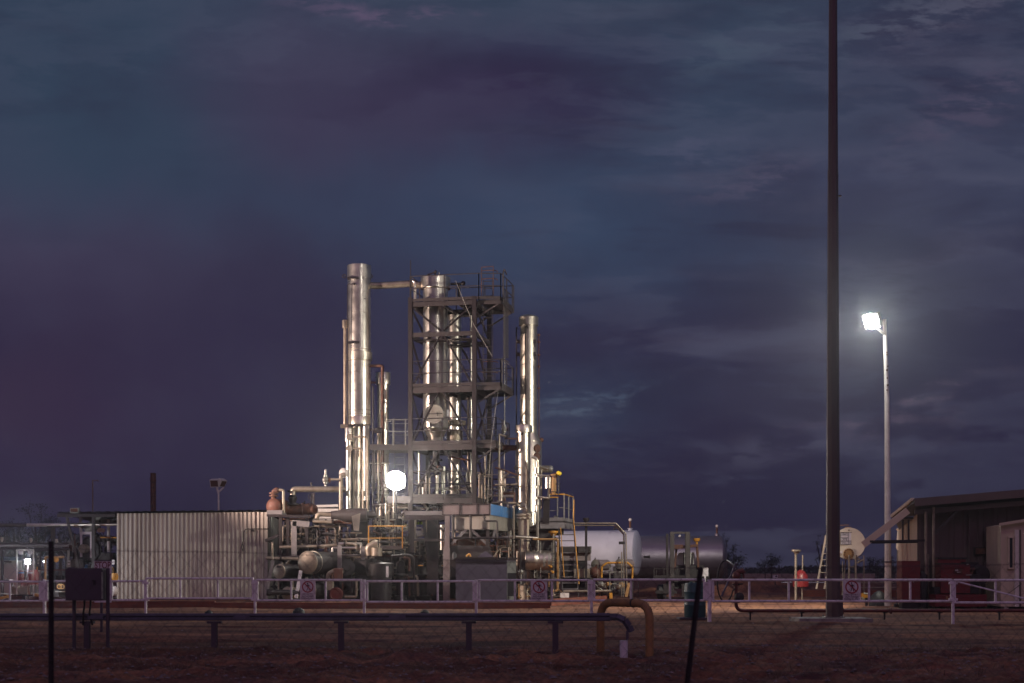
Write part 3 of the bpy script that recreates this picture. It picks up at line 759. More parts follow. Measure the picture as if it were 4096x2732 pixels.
# ---------------- tower
C12, S12 = math.cos(R(12)), math.sin(R(12)); FR = V3((xof(1898, 60), 60.0, 0)); TW = 2.8
def T(u, v, z): return V3((FR.x + (u-TW)*C12 + v*S12, FR.y - (u-TW)*S12 + v*C12, z))
FRT = V3((S12, -C12, 0))*1.0; FRT = V3((-S12, -C12, 0)); SDE = V3((C12, -S12, 0))
tw = thing('access_tower', 'tall dark steel access tower of braced storeys round the main vessel', 'tower', T(1.4,1.4,0))
ZL = {5: 12.72, 4: 11.42, 3: 9.10, 2: 6.66, 1: 4.40}
for (u, v, z0, z1) in ((0,0,0,12.9), (TW,0,3.98,12.85), (0,TW,0,12.7), (TW,TW,3.98,12.7)):
    m = MB(); m.hbeam(T(u,v,z0), T(u,v,z1), .175, .17, .018, face=FRT); m.build('leg', M['dark'], tw)
m = MB(); m.tube([T(0,0,12.8), T(0,0,13.75)], .04, 8); m.tube([T(0,0,13.7), T(0,0,14.5)], .018, 6); m.build('lightning_rod', M['dark'], tw)
def deckbeams(k, h=.2):
    z = ZL[k]; m = MB()
    for a, b, f in (((0.09,0),(TW-.09,0),FRT), ((0.09,TW),(TW-.09,TW),FRT), ((0,.09),(0,TW-.09),SDE), ((TW,.09),(TW,TW-.09),SDE)):
        m.hbeam(T(*a, z-h/2-.03), T(*b, z-h/2-.03), h, .10, .016, face=f)
    for q in (.7, 1.4, 2.1): m.bar(T(q,.06,z-.14), T(q,TW-.06,z-.14), .06, .12)
    m.build('floor_beam', M['steel'], tw)
for k in ZL: deckbeams(k, .24 if k in (3,2,1) else .18)
def deckplate(k, u0, u1, v0, v1, holes=()):
    z = ZL[k]; m = MB()
    # grating leaves the vessel free: four strips round a central opening
    ho = (.55, 1.98, .72, 2.1)
    if u0 < ho[0] and u1 > ho[1]:
        R_ = [(u0,ho[0],v0,v1),(ho[1],u1,v0,v1),(ho[0],ho[1],v0,ho[2]),(ho[0],ho[1],ho[3],v1)]
    else: R_ = [(u0,u1,v0,v1)]
    for (a, b, c, d) in R_:
        m.hexa([T(a,c,z-.03),T(b,c,z-.03),T(b,d,z-.03),T(a,d,z-.03),T(a,c,z),T(b,c,z),T(b,d,z),T(a,d,z)])
    m.build('deck', M['dark'], tw)
EXT = {5: 3.9, 3: 3.9, 2: 3.7, 1: 2.8}
for k in (5,3,2,1): deckplate(k, -.0, TW, 0.0, TW)
for k in (5,3,2):
    m = MB(); z = ZL[k]; a, b, c, d = TW+.1, EXT[k], .15, 2.5
    m.hexa([T(a,c,z-.05),T(b,c,z-.05),T(b,d,z-.05),T(a,d,z-.05),T(a,c,z),T(b,c,z),T(b,d,z),T(a,d,z)])
    m.bar(T(a,c,z-.13), T(b,c,z-.13), .08, .14); m.bar(T(a,d,z-.13), T(b,d,z-.13), .08, .14); m.bar(T(b,c,z-.12), T(b,d,z-.12), .07, .14)
    m.bar(T(TW+.05,c,z-.75), T(b-.1,c,z-.2), .06, .06); m.bar(T(TW+.05,d,z-.75), T(b-.1,d,z-.2), .06, .06)
    m.build('side_landing', M['steel'], tw)
m = MB(); z = ZL[4]; 
for v in (.5, TW-.6): m.bar(T(.08,v,z-.3), T(TW-.08,v,z-.3), .5, .05)
m.build('stiffener_plate', M['dark'], tw)
def rails(k, segs, toe=True, mt='galv', h=1.08):
    z = ZL[k]
    for (p, q) in segs:
        m = MB(); P0, P1 = T(*p, z), T(*q, z); d = P1-P0
        for hh in (h, h*.52): m.tube([P0+V3((0,0,hh)), P1+V3((0,0,hh))], .02, 8)
        n_ = max(1, round(d.length/1.25))
        for j in range(n_+1):
            a = P0+d*j/n_; m.bar(a-V3((0,0,.12)), a+V3((0,0,h)), .045, .02, up=(0,1,0))
        if toe: m.bar(P0+V3((0,0,.06)), P1+V3((0,0,.06)), .012, .12, up=(0,0,1))
        m.build('handrail', M['dark'] if mt == 'dark' else M['steel'], tw)
rails(5, [((0,-.06),(TW+.2,-.06)), ((0,TW),(EXT[5],TW)), ((0,0),(0,TW)), ((EXT[5],.15),(EXT[5],2.5)), ((TW+.2,-.06),(3.9,.15))])
rails(3, [((0,-.06),(TW,-.06)), ((0,TW),(EXT[3],TW)), ((0,0),(0,TW)), ((EXT[3],.15),(EXT[3],2.5)), ((TW,.0),(3.9,.15))])
rails(2, [((0,-.06),(TW,-.06)), ((0,TW),(EXT[2],TW)), ((EXT[2],.15),(EXT[2],2.5)), ((TW,.0),(3.7,.15))])
rails(1, [((0.1,-.06),(TW,-.06)), ((0,TW),(TW,TW)), ((0,.3),(0,TW))])
def brace(p, q, w=.085, v=0):
    m = MB(); m.bar(p, q, .02, w, up=FRT); m.bar(p+V3((0,.03,0)), q+V3((0,.03,0)), w, .015, up=FRT); m.build('brace', M['dark'], tw)
zt = {k: ZL[k] for k in ZL}
for v in (0.0, TW):
    vv = v - .02
    brace(T(.1,vv,zt[5]-.25), T(TW/2-.05,vv,zt[4]+.02)); brace(T(TW-.1,vv,zt[5]-.25), T(TW/2+.05,vv,zt[4]+.02))
    brace(T(TW/2-.1,vv,zt[4]-.2), T(.1,vv,zt[3]+.05)); brace(T(TW/2+.1,vv,zt[4]-.2), T(TW-.1,vv,zt[3]+.05))
    brace(T(TW/2-.15,vv,zt[3]-.26), T(.1,vv,zt[2]+.05)); brace(T(TW/2+.05,vv,zt[3]-.26), T(TW-.1,vv,zt[2]+.05))
    brace(T(TW/2-.1,vv,zt[2]-.26), T(.1,vv,zt[1]+.05)); brace(T(TW/2+.1,vv,zt[2]-.26), T(TW-.1,vv,zt[1]+.05))
for u in (0.0, TW):
    for a, b in ((5,4),(4,3),(3,2),(2,1)):
        brace(T(u,.12,zt[a]-.25), T(u,TW-.1,zt[b]+.05))
    brace(T(u,TW-.12,zt[3]-.25), T(u,.1,zt[2]+.05))
# ladders on the right landings
def ladder(parent, a, b, wv, rung=.3, mt='steel', rmt='rust', name='ladder', hoops=0, back=V3((0,1,0))):
    m = MB(); a = V3(a); b = V3(b); w_ = V3(wv); d = b-a; n_ = int(d.length/rung)
    m.bar(a, b, .055, .02, up=w_); m.bar(a+w_, b+w_, .055, .02, up=w_)
    for j in range(n_): q = a+d*(j+.5)/n_; m.tube([q, q+w_], .015, 6)
    l = m.build(name, M[mt], parent)
    if hoops:
        m = MB()
        for j in range(hoops):
            q = a+d*((j+.5)/hoops) + w_*.5
            u_ = w_.normalized(); m.tube([q+u_*math.cos(t_)*.34+back*math.sin(t_)*.6 for t_ in [math.pi*i/9 for i in range(10)]], .013, 6, bend=0)
        m.build('cage_hoop', M[mt], l)
    return l
W_ = T(3.42,.9,0)-T(3.0,.9,0)
ladder(tw, T(3.0,.75,ZL[3]), T(3.0,.75,ZL[5]+1.05), W_)
ladder(tw, T(3.02,1.1,ZL[2]), T(3.02,1.1,ZL[3]+1.0), W_)
ladder(tw, T(3.0,.75,ZL[1]-.6), T(3.0,.75,ZL[2]+1.0), W_)
for z in (ZL[5]+1.3, ZL[5]+.95, ZL[3]+1.05, ZL[3]+.6):
    m = MB(); m.tube([T(3.0,.5,z), T(3.45,.45,z), T(3.62,.6,z-.0), T(3.6,.9,z)], .018, 8, bend=.15); m.build('cage_bar', M['rust'], tw)
m = MB(); m.tube([T(2.98,.5,ZL[5]+.2), T(2.98,.5,ZL[5]+1.45), T(3.5,.5,ZL[5]+1.47), T(3.5,.5,ZL[5]+.2)], .016, 6, bend=.01)
m.build('ladder_gate', M['rust'], tw)
# tray of thin tubes down the right flank
m = MB()
for j in range(6): m.tube([T(3.98+j*.035,.35+j*.02,ZL[3]+1.15), T(3.98+j*.035,.35+j*.02,ZL[5]+.55-.05*j)], .013, 6)
m.tube([T(3.97,.3,ZL[5]-.1), T(3.97,.3,ZL[5]+1.1), T(4.02,.3,ZL[5]+1.3), T(4.12,.3,ZL[5]+1.05)], .03, 8, bend=.08)
m.tube([T(3.93,.3,ZL[3]-.2), T(3.93,.3,ZL[3]+1.15), T(4.18,.4,ZL[3]+.98)], .03, 8, bend=.04)
m.tube([T(3.95,.3,ZL[3]+.62), T(4.18,.4,ZL[3]+.48)], .022, 6)
m.build('tube_bundle', M['steel'], tw)
m = MB(); m.tube([T(3.75,1.6,ZL[1]), T(3.75,1.6,ZL[5]+.3)], .02, 6); m.tube([T(2.0,-.1,ZL[5]+.8), T(2.75,-.12,ZL[4]+.3), T(3.55,.1,ZL[3]+1.2)], .008, 5, bend=0)
m.tube([T(3.8,.2,ZL[3]-.1), T(3.5,.1,ZL[2]+.1), T(3.3,.2,ZL[1]-.4)], .008, 5, bend=0); m.build('stay_wire', M['galv'], tw)
# dark crane-like davit and valve on the roof deck
m = MB(); m.tube([P(1803,1136,61.5), P(1850,1135,61.5)], .055, 10); m.ball(P(1853,1133,61.5), .10, 10); m.tube([P(1836,1140,61.5), P(1836,1196,61.5)], .065, 10); m.build('davit', M['blackeq'], tw)
# left wing landings
for (za, ya, yb, xa, xb, lab_) in ((6.66, 0, 0, 1478, 1634, 'L2'), (4.40, 0, 0, 1551, 1634, 'L1')):
    m = MB(); Yw = 60.6; z = za if lab_ == 'L2' else 4.4
    m.box((xof(xa,Yw), Yw, z-.05), (xof(xb,Yw), Yw+1.6, z)); m.bar((xof(xa,Yw), Yw, z-.15), (xof(xb,Yw), Yw, z-.15), .08, .2); m.bar((xof(xa,Yw), Yw+1.6, z-.15), (xof(xb,Yw), Yw+1.6, z-.15), .08, .2)
    m.build('wing_landing', M['steel'], tw)
    m = MB(); xr0 = xa+70 if lab_ == 'L2' else xa
    if lab_ == 'L2':
        for hh in (1.05, .55):
            mm = MB(); mm.tube([V3((xof(1640,Yw), Yw+1.6, z+hh)), V3((xof(xr0,Yw), Yw+1.6, z+hh))], .02, 8); mm.build('back_rail', M['galv'], tw)
            m.tube([V3((xof(1640,Yw), Yw-.02, z+hh)), V3((xof(xr0,Yw), Yw-.02, z+hh))], .02, 8)
    for x in ((1572,1574,1622) if lab_ == 'L2' else ()): m.bar((xof(x,Yw), Yw-.02, z-.2), (xof(x,Yw), Yw-.02, z+1.08), .05, .02, up=(0,1,0))
    if lab_ == 'L2': m.tube([V3((xof(1566,Yw), Yw, z+1.0)), V3((xof(1544,Yw), Yw, z+.95)), V3((xof(1544,Yw), Yw, z+.6)), V3((xof(1566,Yw), Yw, z+.55))], .025, 8, bend=.1)
    if m.v: m.build('handrail', M['galv'], tw)
ladder(tw, (xof(1578,60.8), 60.75, 4.4), (xof(1578,60.8), 60.75, 7.85), V3((px(42,60.8),0,0)), rmt='yellow')

# ---------------- main vessel in the tower
YV = 61.55
t, X, r = vcol('broad polished vessel inside the steel tower, ending in a cone', 1742, 1112, 1712, 100, YV, 'clad', (120, 1155), (1300, 1400, 1500, 1590, 1680), .03, name='vessel', cat='vessel')
m = MB(); z = zof(1712, YV)
m.lathe((X, YV, z), (0,0,-1), [(0, r),(zof(1712,YV)-zof(1751,YV), r*.60),(zof(1712,YV)-zof(1757,YV), r*.62),(zof(1712,YV)-zof(1770,YV), r*.62)], 40); m.build('cone_bottom', M['clad2'], t)
m = MB(); c = P(1736, 1656, YV-r-.22); m.lathe(c, (0,1,0), [(0, px(38,YV)),(.05, px(39,YV)),(.05, px(36,YV)),(.6, px(36,YV))], 32); mw = m.build('manway_cover', M['boxw'], t)
m = MB(); m.bar(c+V3((-.3,-.02,.0)), c+V3((.35,-.02,.02)), .02, .03); m.bar(c+V3((.15,-.02,-.1)), c+V3((.13,-.02,.1)), .02, .03); m.tube([c+V3((-.28,-.02,.35)), c+V3((-.26,-.02,.45)), c+V3((0,-.02,.44)), c+V3((.05,-.02,.4))], .015, 6); m.build('hinge_bar', M['dark'], mw)
m = MB(); q = P(1741, 1100, YV); m.cyl(q-V3((0,0,.25)), q+V3((0,0,.1)), .04, 8); m.bar(P(1712,1098,YV), P(1745,1088,YV), .05); m.ball(P(1742,1087,YV), .07, 8); m.tube([P(1712,1112,YV), P(1712,1098,YV)], .05, 8); m.build('vent_valve', M['dark'], t)
m = MB(); q = P(1756, 1112, YV); m.cyl(q-V3((0,0,.05)), q+V3((0,0,.24)), .035, 8); m.build('vent_stub', M['galv'], t)
# level plate: small warning sticker
m = MB(); q = P(1791,1652,YV-.33); m.box(q+V3((-.04,-.02,-.15)), q+V3((.06,0,.14))); m.build('warning_plate', M['sign'], t)
# dark neck and valves below the cone
t = thing('valve_stack', 'dark stack of valves hanging beneath the cone of the vessel', 'valve', P(1744,1890,YV))
m = MB(); m.lathe(P(1744,1790,YV), (0,0,-1), [(0,.3),(.15,.3),(.15,.16),(.5,.16),(.5,.27),(.6,.27),(.6,.15),(1.0,.15),(1.0,.25),(1.08,.25)], 16); m.build('valve_body', M['blackeq'], t)
for j, (x, y, w) in enumerate(((1735,1880,.1),(1752,1868,.08),(1730,1862,.07),(1760,1878,.12),(1747,1890,.13))):
    m = MB(); m.ball(P(x,y,YV-.15), w, 10); m.tube([P(x,y,YV-.15), P(x+10,y-6,YV-.3)], .02, 6); m.build('handwheel', M['rust'] if j % 2 else M['blackeq'], t)
# columns behind
t, X, r = vcol('polished column just right of the main vessel, half behind it', 1819, 1261, 2000, 54, 63.0, 'clad', None, (1305,1391,1480,1615,1700,1800,1900,1965))
m = MB(); m.lathe((X, 63.0, zof(1762,63)), (0,0,1), [(0,.36),(.42,.36)], 24); m.lathe((X+.1, 62.7, zof(1705,63)), (0,0,1), [(0,.42),(.2,.42)], 24); m.build('manhole_ring', M['tube'], t)
pipe('thin bright vertical pipe near the right leg of the tower, full height', [P(1884.5,1262,62.4), P(1884.5,2010,62.4)], 8.5, 'clad')
pipe('duller vertical pipe beside the thin bright one in the tower', [P(1873,1590,62.6), P(1873,2010,62.6)], 9, 'clad3')
pipe('dark narrow vertical pipe between vessel and bright pipe', [P(1838,1262,63.6), P(1838,1552,63.6)], 9, 'dark')
vcol('small capped vessel low in the tower, left of a pair', 1749, 1880, 2004, 15, 61.9, 'clad2', (19, 1890), (1930,1960), name='vessel', cat='vessel')
vcol('small round-topped vessel low in the tower, right of a pair', 1773, 1866, 2004, 20, 62.1, 'clad', None, (1900,1925,1960), name='vessel', cat='vessel')
pipe('stubby capped pipe hanging low at the tower left', [P(1676,1810,61.4), P(1676,2005,61.4)], 7, 'clad', (0,))
for j, (x, y0, y1, w, mt) in enumerate(((1691,1950,2005,4,'clad'),(1697,1940,2010,4,'clad3'),(1704,1905,2005,3,'clad'),(1838,1905,2005,4,'dark'),(1866,1890,2005,4,'clad2'))):
    pipe(('first','second','third','dark fourth','fifth')[j]+' thin stand pipe from the left on the lowest tower deck', [P(x,y0,61+.3*j), P(x,y1,61+.3*j)], w, mt, name='stand_pipe')
pipe('slanting brown pipe running down behind the tower foot', [FH(670,1330,62.5), FH(960,1390,62.5), FH(1060,1420,62.5)], 7, 'rust', (0,))
t = thing('mesh_floodlight_cluster', 'cluster of dark fittings on the lowest tower deck', 'fitting', P(1742,1885,60.6))
m = MB()
for k in range(7): m.ball(P(1718+k*8, 1874+5*math.sin(k*2), 60.7), .07, 8)
m.bar(P(1712,1884,60.7), P(1772,1884,60.7), .08); m.build('fitting_body', M['blackeq'], t)

# ---------------- right column and its front companion
YR = 62.2
t, X, r = vcol('tall polished right hand column with a domed cap and a wide base', 2114.5, 1270, 1735, 68, YR, 'clad2', (78, 1303), (1355,1441,1543,1564,1598,1641,1723), .13)
m = MB(); zt_, zb_ = zof(1738,YR), zof(1768,YR); rb = px(53, YR)
m.lathe((X, YR, 0), (0,0,1), [(0, rb),(zb_, rb),(zt_, px(35,YR)),(zt_+.2, px(35,YR))], 40)
for y in (1768,1860,1955,2050,2180): m.lathe((X, YR, zof(y,YR)), (0,0,1), [(-.012, rb),(-.008, rb+.006),(.008, rb+.006),(.012, rb)], 40, False, False)
m.build('wide_base', M['clad2'], t)
for y in (1797, 1829):
    m = MB(); an = R(38); d = V3((math.sin(an), -math.cos(an), 0)); c = V3((X, YR, zof(y, YR)))+d*rb
    m.lathe(c-d*.02, d, [(0,.175),(.05,.175),(.05,.15),(.06,.15)], 24); m.build('round_port', M['rust'], t, 'round brown port cover')
m = MB(); m.tube([P(2112,1312,YR-r-.03), P(2108,1303,YR-r-.08), P(2102,1308,YR-r-.05), P(2104,1705,YR-r-.05)], .034, 8, bend=.06); m.build('downpipe', M['dark'], t)
m = MB(); m.tube([P(2065.5,1308,YR), P(2066,1705,YR)], .028, 8); 
for y in (1369, 1420): m.tube([P(2066,y,YR), P(2084,y,YR)], .06, 8); m.ball(P(2072,y-3,YR), .09, 8)
m.tube([P(2066,1308,YR), P(2078,1320,YR)], .012, 6); m.build('left_gauge_line', M['dark'], t)
m = MB(); m.tube([P(2155,1335,YR), P(2156,1765,YR)], .022, 8)
for y in (1340,1368,1420,1466,1553): m.ball(P(2156,y,YR), .06, 8); m.tube([P(2148,y,YR), P(2156,y,YR)], .03, 6)
m.ball(P(2165,1760,YR), .11, 10); m.build('right_gauge_line', M['rust'], t)
m = MB()
for y in (1366, 1416): q = P(2139,y,YR-r*.75); m.bar(q-V3((0,0,.08)), q+V3((0,0,.08)), .11); m.tube([q, q-V3((0,0,.25))], .03, 6)
m.build('sight_fitting', M['blackeq'], t)
YF = 60.7
t, X, r = vcol('shorter polished column in front of the right hand column', 2095, 1703, 2052, 54, YF, 'clad2', (68, 1730), (1838, 1945), .0)
m = MB(); m.tube([FJ(405,290,YF-r-.02), FJ(440,300,YF-r-.02)], .06, 8); 
for j, y in enumerate((735, 1000, 1040, 1080, 1110, 1150, 1190, 1235, 1270, 1300)): m.tube([FJ(378,y,YF-r*.95), FJ(408,y,YF-r*.98)], .008, 5)
m.tube([FJ(378,700,YF-r*.95), FJ(378,1350,YF-r*.95)], .01, 5); m.build('number_clip', M['dark'], t)
m = MB(); m.cyl((X, YF, 0), (X, YF, zof(2052,YF)+.02), r*.86, 24)
m.lathe((X, YF, zof(2075,YF)), (0,0,1), [(0,r*1.25),(.05,r*1.25),(.09,r*.9),(.13,r*1.25),(.18,r*1.25),(.22,r*.9)], 24); m.build('skirt', M['cream'], t)
# safety valve cluster left of it
def psv(label, x, y0, y1, Y, mt='galv'):
    t = thing('safety_valve', label, 'valve', P(x, y1, Y), 'spring safety valves'); m = MB(); h = zof(y0,Y)-zof(y1,Y); r_ = h*.13
    m.lathe(P(x,y1,Y), (0,0,1), [(0,r_*.5),(h*.1,r_*.45),(h*.18,r_*1.1),(h*.24,r_*1.1),(h*.3,r_*1.5),(h*.42,r_*1.6),(h*.5,r_*1.1),(h*.53,r_*1.3),(h*.56,r_),(h*.68,r_*.9),(h*.72,r_*.55),(h,r_*.5)], 14)
    m.build('valve_body', M[mt], t); m = MB(); q = P(x,y1,Y)+V3((0,0,h*.36)); m.tube([q, q+V3((h*.28,0,0))], r_*.8, 8); m.lathe(q+V3((h*.24,0,0)), (1,0,0), [(0,r_*1.4),(.03,r_*1.4)], 12); m.build('outlet', M['rust'], t)
psv('silver spring safety valve on the pipe left of the front right column', 2017, 1681, 1738, 60.6)
psv('silver spring safety valve standing on the big silver line by the exchanger', 1302, 1879, 1945, 59.5)
pipe('grey riser with a mitred elbow beside the front right column', [FJ(185,345,60.5), FJ(65,300,60.5), FJ(62,1350,60.5)], 9, 'tube', (0,), bend=.03)
pipe('slim bright riser hooked at the top, left of the front right column', [FJ(85,870,60.3), FJ(102,880,60.3), FJ(103,1450,60.3)], 7, 'clad2', bend=.08)
pipe('dark red stub line joining the front right column', [FJ(170,360,60.6), FJ(240,372,60.6), FJ(345,370,60.6)], 7, 'rust', (0,))
t = pipe('fat dark jacketed line ending at the right columns', [FJ(0,515,61.2), FJ(240,515,61.2), FJ(340,515,61.2)], 22, 'rust', name='jacketed_pipe')
pipe('long brown pipe slanting down to the right column', [FJ(0,825,60.4), FJ(100,850,60.4), FJ(345,940,60.4)], 7, 'rust')
pipe('slim horizontal pipe with dark valves at the front right column', [FJ(0,1092,60.2), FJ(230,1092,60.2), FJ(340,1085,60.2)], 7, 'tube', (1,))
for (x, y) in ((290, 840), (250, 1165)):
    m = MB(); q = FJ(x,y,60.3); m.lathe(q, (1,-.6,.2), [(0,.02),(.1,.09),(.16,.12),(.16,.02)], 12); m.tube([q, q+V3((.3,0,.04))], .025, 6)
    solo('horn', m, M['blackeq'], 'dark horn speaker beside the right columns, '+('higher' if y < 1000 else 'lower')+' one', 'horn', 'horns')
t = thing('pump_bracket', 'dark square bracket frame with a flanged stub behind the blue box', 'frame', FJ(220,1400,60.5))
m = MB(); m.bar(FJ(130,1230,60.5), FJ(320,1230,60.5), .08, .1); m.bar(FJ(150,1220,60.5), FJ(150,1400,60.5), .09); m.bar(FJ(300,1220,60.5), FJ(300,1400,60.5), .09); m.build('frame', M['rust'], t)
m = MB(); m.tube([FJ(110,1275,60.5), FJ(290,1275,60.5)], .07, 12); m.build('stub_pipe', M['clad2'], t)
m = MB(); m.lathe(FJ(172,1210,60.5), (0,0,1), [(0,.05),(.18,.05),(.18,.12),(.22,.12)], 12); m.build('flange', M['galv'], t)
# cans on the right of the column
YC = 60.0
canl = ['uppermost', 'second', 'third', 'lowest']
ct = thing('pulsation_bottles', 'string of four bright cans on a pipe at the right column', 'pipework', FJ(650,1420,YC))
for j, (a, b) in enumerate(((825,920),(970,1105),(1150,1285),(1320,1415))):
    m = MB(); q = FJ(655, b, YC); m.lathe(q, (0,0,1), [(0,px(28,YC)/2),(FJ(655,a,YC).z-q.z, px(28,YC)/2)], 24); m.build('can', M['clad'], ct)
m = MB(); m.tube([FJ(570,655,YC), FJ(640,672,YC), FJ(668,720,YC), FJ(668,1480,YC), FJ(668,1900,YC), FJ(668,2370-40,YC)], px(12,YC)/2, 12, bend=.15); m.build('riser', M['clad2'], ct)
m = MB(); m.tube([FJ(730,850,YC+.2), FJ(730,1460,YC+.2), FJ(700,1480,YC+.2)], .033, 8, bend=.05); m.build('side_line', M['clad3'], ct)
m = MB(); m.tube([FJ(690,800,YC), FJ(810,845,YC+.3)], px(12,YC)/2, 12); m.build('branch', M['clad2'], ct)
t = thing('blanked_nozzle', 'horizontal jacketed stub with a flat silver end right of the column', 'nozzle', FJ(820,905,YR))
m = MB(); m.cyl(FJ(735,848,YR), FJ(855,848,YR-.1), px(29,YR)/2, 24); m.build('jacket', M['tube'], t); m = MB(); a = FJ(855,848,YR-.1); m.lathe(a, (1,-.15,0), [(0,px(29,YR)/2),(.08,px(29,YR)/2),(.14,px(24,YR)/2),(.16,.01)], 24); m.build('end_cap', M['galv'], t)
t = thing('loop_pipe', 'squared pipe loop through one large can at the right of the column', 'pipework', FJ(830,1310,59.8))
m = MB(); m.tube([FJ(660,950,59.9), FJ(845,950,59.9), FJ(845,1310,59.9), FJ(680,1280,59.9)], px(9,60)/2*1.1, 12, bend=.02); m.build('pipe_run', M['clad2'], t)
m = MB(); m.cyl(FJ(838,1150,59.9), FJ(838,980,59.9), px(29,60)/2, 24); m.build('can', M['clad'], t)
t = thing('relief_valve', 'rusty relief valve with a tan vertical body right of the loop pipe', 'valve', FJ(925,1250,59.8))
m = MB(); m.lathe(FJ(925,1250,59.8), (0,0,1), [(0,.06),(.12,.11),(.5,.11),(.8,.09),(.8,.15),(.86,.15)], 14); m.build('valve_body', M['hoop'], t)
m = MB(); m.ball(FJ(935,960,59.8), .13, 10); m.tube([FJ(870,960,59.8), FJ(935,960,59.8)], .05, 8); m.tube([FJ(930,1030,59.8), FJ(940,930,59.8), FJ(965,925,59.8)], .07, 8); m.build('bonnet', M['rust'], t)
t = thing('beacon_stand', 'thin dark stand with a bright yellow beacon on top', 'beacon', FJ(997,1250,59.7))
m = MB(); m.tube([FJ(993,925,59.7), FJ(997,1250,59.7)], .02, 8); m.bar(FJ(945,1078,59.7), FJ(1035,1078,59.7), .03); m.bar(FJ(860,1203,59.7), FJ(1010,1203,59.7), .03); m.tube([FJ(1003,1100,59.7), FJ(1003,1190,59.7)], .045, 8); m.tube([FJ(1010,1020,59.7), FJ(1015,970,59.7), FJ(1035,968,59.7)], .02, 6); m.build('stand', M['blackeq'], t)
m = MB(); m.ball(FJ(995,908,59.7), .085, 12); m.ball(FJ(1016,918,59.6), .08, 12); m.build('beacon_globe', mat('beacon_yellow', (.85,.62,.03), .4, 0, .1), t)
# ================================================================ lower plant, left part
def corr(m, a, b, z0, z1, pitch, depth, za1=None, zb1=None):
    """ribbed sheet wall from a to b (xy), ribs vertical, facing right-hand normal"""
    a = V3((a[0], a[1], 0)); b = V3((b[0], b[1], 0)); d = b-a; L_ = d.length; d.normalize(); nr = V3((d.y, -d.x, 0))
    n_ = max(1, round(L_/pitch)); p = L_/n_; prof = [(0,0),(.10,0),(.22,1),(.46,1),(.58,0),(1,0)]
    pts = []
    for k in range(n_):
        for (t, e) in prof[:-1]: pts.append((k+t, e*(1+.22*math.sin(k*12.9))*(1.5 if k % 4 == 0 else 1)))
    pts.append((n_, 0)); i = len(m.v)
    for (t, e) in pts:
        q = a + d*t*p + nr*depth*e; f = t/n_
        zt = z1 if za1 is None else za1 + (zb1-za1)*f
        m.v += [V3((q.x, q.y, z0)), V3((q.x, q.y, zt))]
    for k in range(len(pts)-1): m.face((i+2*k, i+2*k+2, i+2*k+3, i+2*k+1))
def drum(label, c, d, L_, w, mt, dish=.12, mtc=None, name='drum', flg=True, cat='drum', extra=None):
    """horizontal vessel, front head centred on c, running along d"""
    d = V3(d).normalized(); r = px(w, c.y)/2; t = thing(name, label, cat, V3((c.x, c.y, max(0, c.z-r))))
    m = MB(); m.lathe(c, d, [(0, r),(L_, r)], 36, False, True); m.build('shell', M[mt], t)
    m = MB(); m.lathe(c, -d, [(-.03, r+.012),(.0, r+.012),(.02, r*.985),(dish*.55, r*.8),(dish*.9, r*.45),(dish, .001)], 36, False, False); m.build('head', M[mtc or mt], t)
    return t, r
# corrugated shed
YSh = 61.5; x0, x1 = xof(467,YSh), xof(1063,YSh); zt0, zt1 = zof(2054,YSh), zof(2048,YSh)
sh = thing('corrugated_shed', 'long cream corrugated steel shed lit from the front', 'shed', ((x0+x1)/2, YSh, 0))
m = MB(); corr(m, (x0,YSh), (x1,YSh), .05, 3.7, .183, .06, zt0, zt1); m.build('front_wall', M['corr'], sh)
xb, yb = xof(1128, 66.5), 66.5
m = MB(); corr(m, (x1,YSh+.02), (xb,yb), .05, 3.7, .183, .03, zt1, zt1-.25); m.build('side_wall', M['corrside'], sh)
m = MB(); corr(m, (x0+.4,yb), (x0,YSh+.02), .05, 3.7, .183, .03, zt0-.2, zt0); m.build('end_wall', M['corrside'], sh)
m = MB(); m.bar((x1+.02,YSh-.03,0.05), (x1+.02,YSh-.03,zt1-.02), .14, .05, up=(0,1,0)); m.build('corner_flashing', M['corr'], sh)
m = MB(); i = len(m.v); xl = xof(232,YSh)
for k in range(46):   # ribbed roof, seen edge-on
    t = k/45; x = xl+(x1+.12-xl)*t; z = zof(2052,YSh)+(zt1+.05-zof(2052,YSh))*t + (.035 if k % 2 else 0)
    m.v += [V3((x, YSh-.18, z+.02)), V3((x, 67.2, z-.25))]
for k in range(45): m.face((i+2*k, i+2*k+2, i+2*k+3, i+2*k+1))
m.build('roof', M['roofd'], sh)
m = MB(); m.hexa([(xl,YSh-.12,zof(2068,YSh)),(x0-.05,YSh-.12,zof(2068,YSh)),(x0-.05,YSh+.1,zof(2068,YSh)),(xl,YSh+.1,zof(2068,YSh)),(xl,YSh-.12,zof(2055,YSh)),(x0-.05,YSh-.12,zof(2056,YSh)),(x0-.05,YSh+.1,zof(2056,YSh)),(xl,YSh+.1,zof(2055,YSh))]); m.build('canopy_beam', M['dark'], sh)
m = MB(); m.bar((xof(374,YSh),YSh,0), (xof(374,YSh),YSh,zof(2067,YSh)), .14, .1, up=(0,1,0)); m.build('canopy_post', M['dark'], sh)
m = MB(); m.bar(FL(655,510,YSh), FL(772,1010,YSh), .10); m.bar(FL(772,1010,YSh), V3((xof(318,YSh),YSh,0)), .10); m.build('canopy_post', M['steel'], sh, 'slanting canopy post')
m = MB(); m.tube([FM(805,480,YSh-.1), FM(803,625,YSh-.1), FM(575,627,YSh-.1), FM(552,650,YSh-.1), FM(548,740,YSh-.1), FM(528,800,YSh-.12), FM(545,848,YSh-.1), FM(552,810,YSh-.1), FM(540,775,YSh-.1)], .018, 6, bend=.12); m.bar(FM(625,645,YSh-.12), FM(655,645,YSh-.12), .12, .07); m.build('cable', M['dark'], sh, 'black cable looping down the front wall')
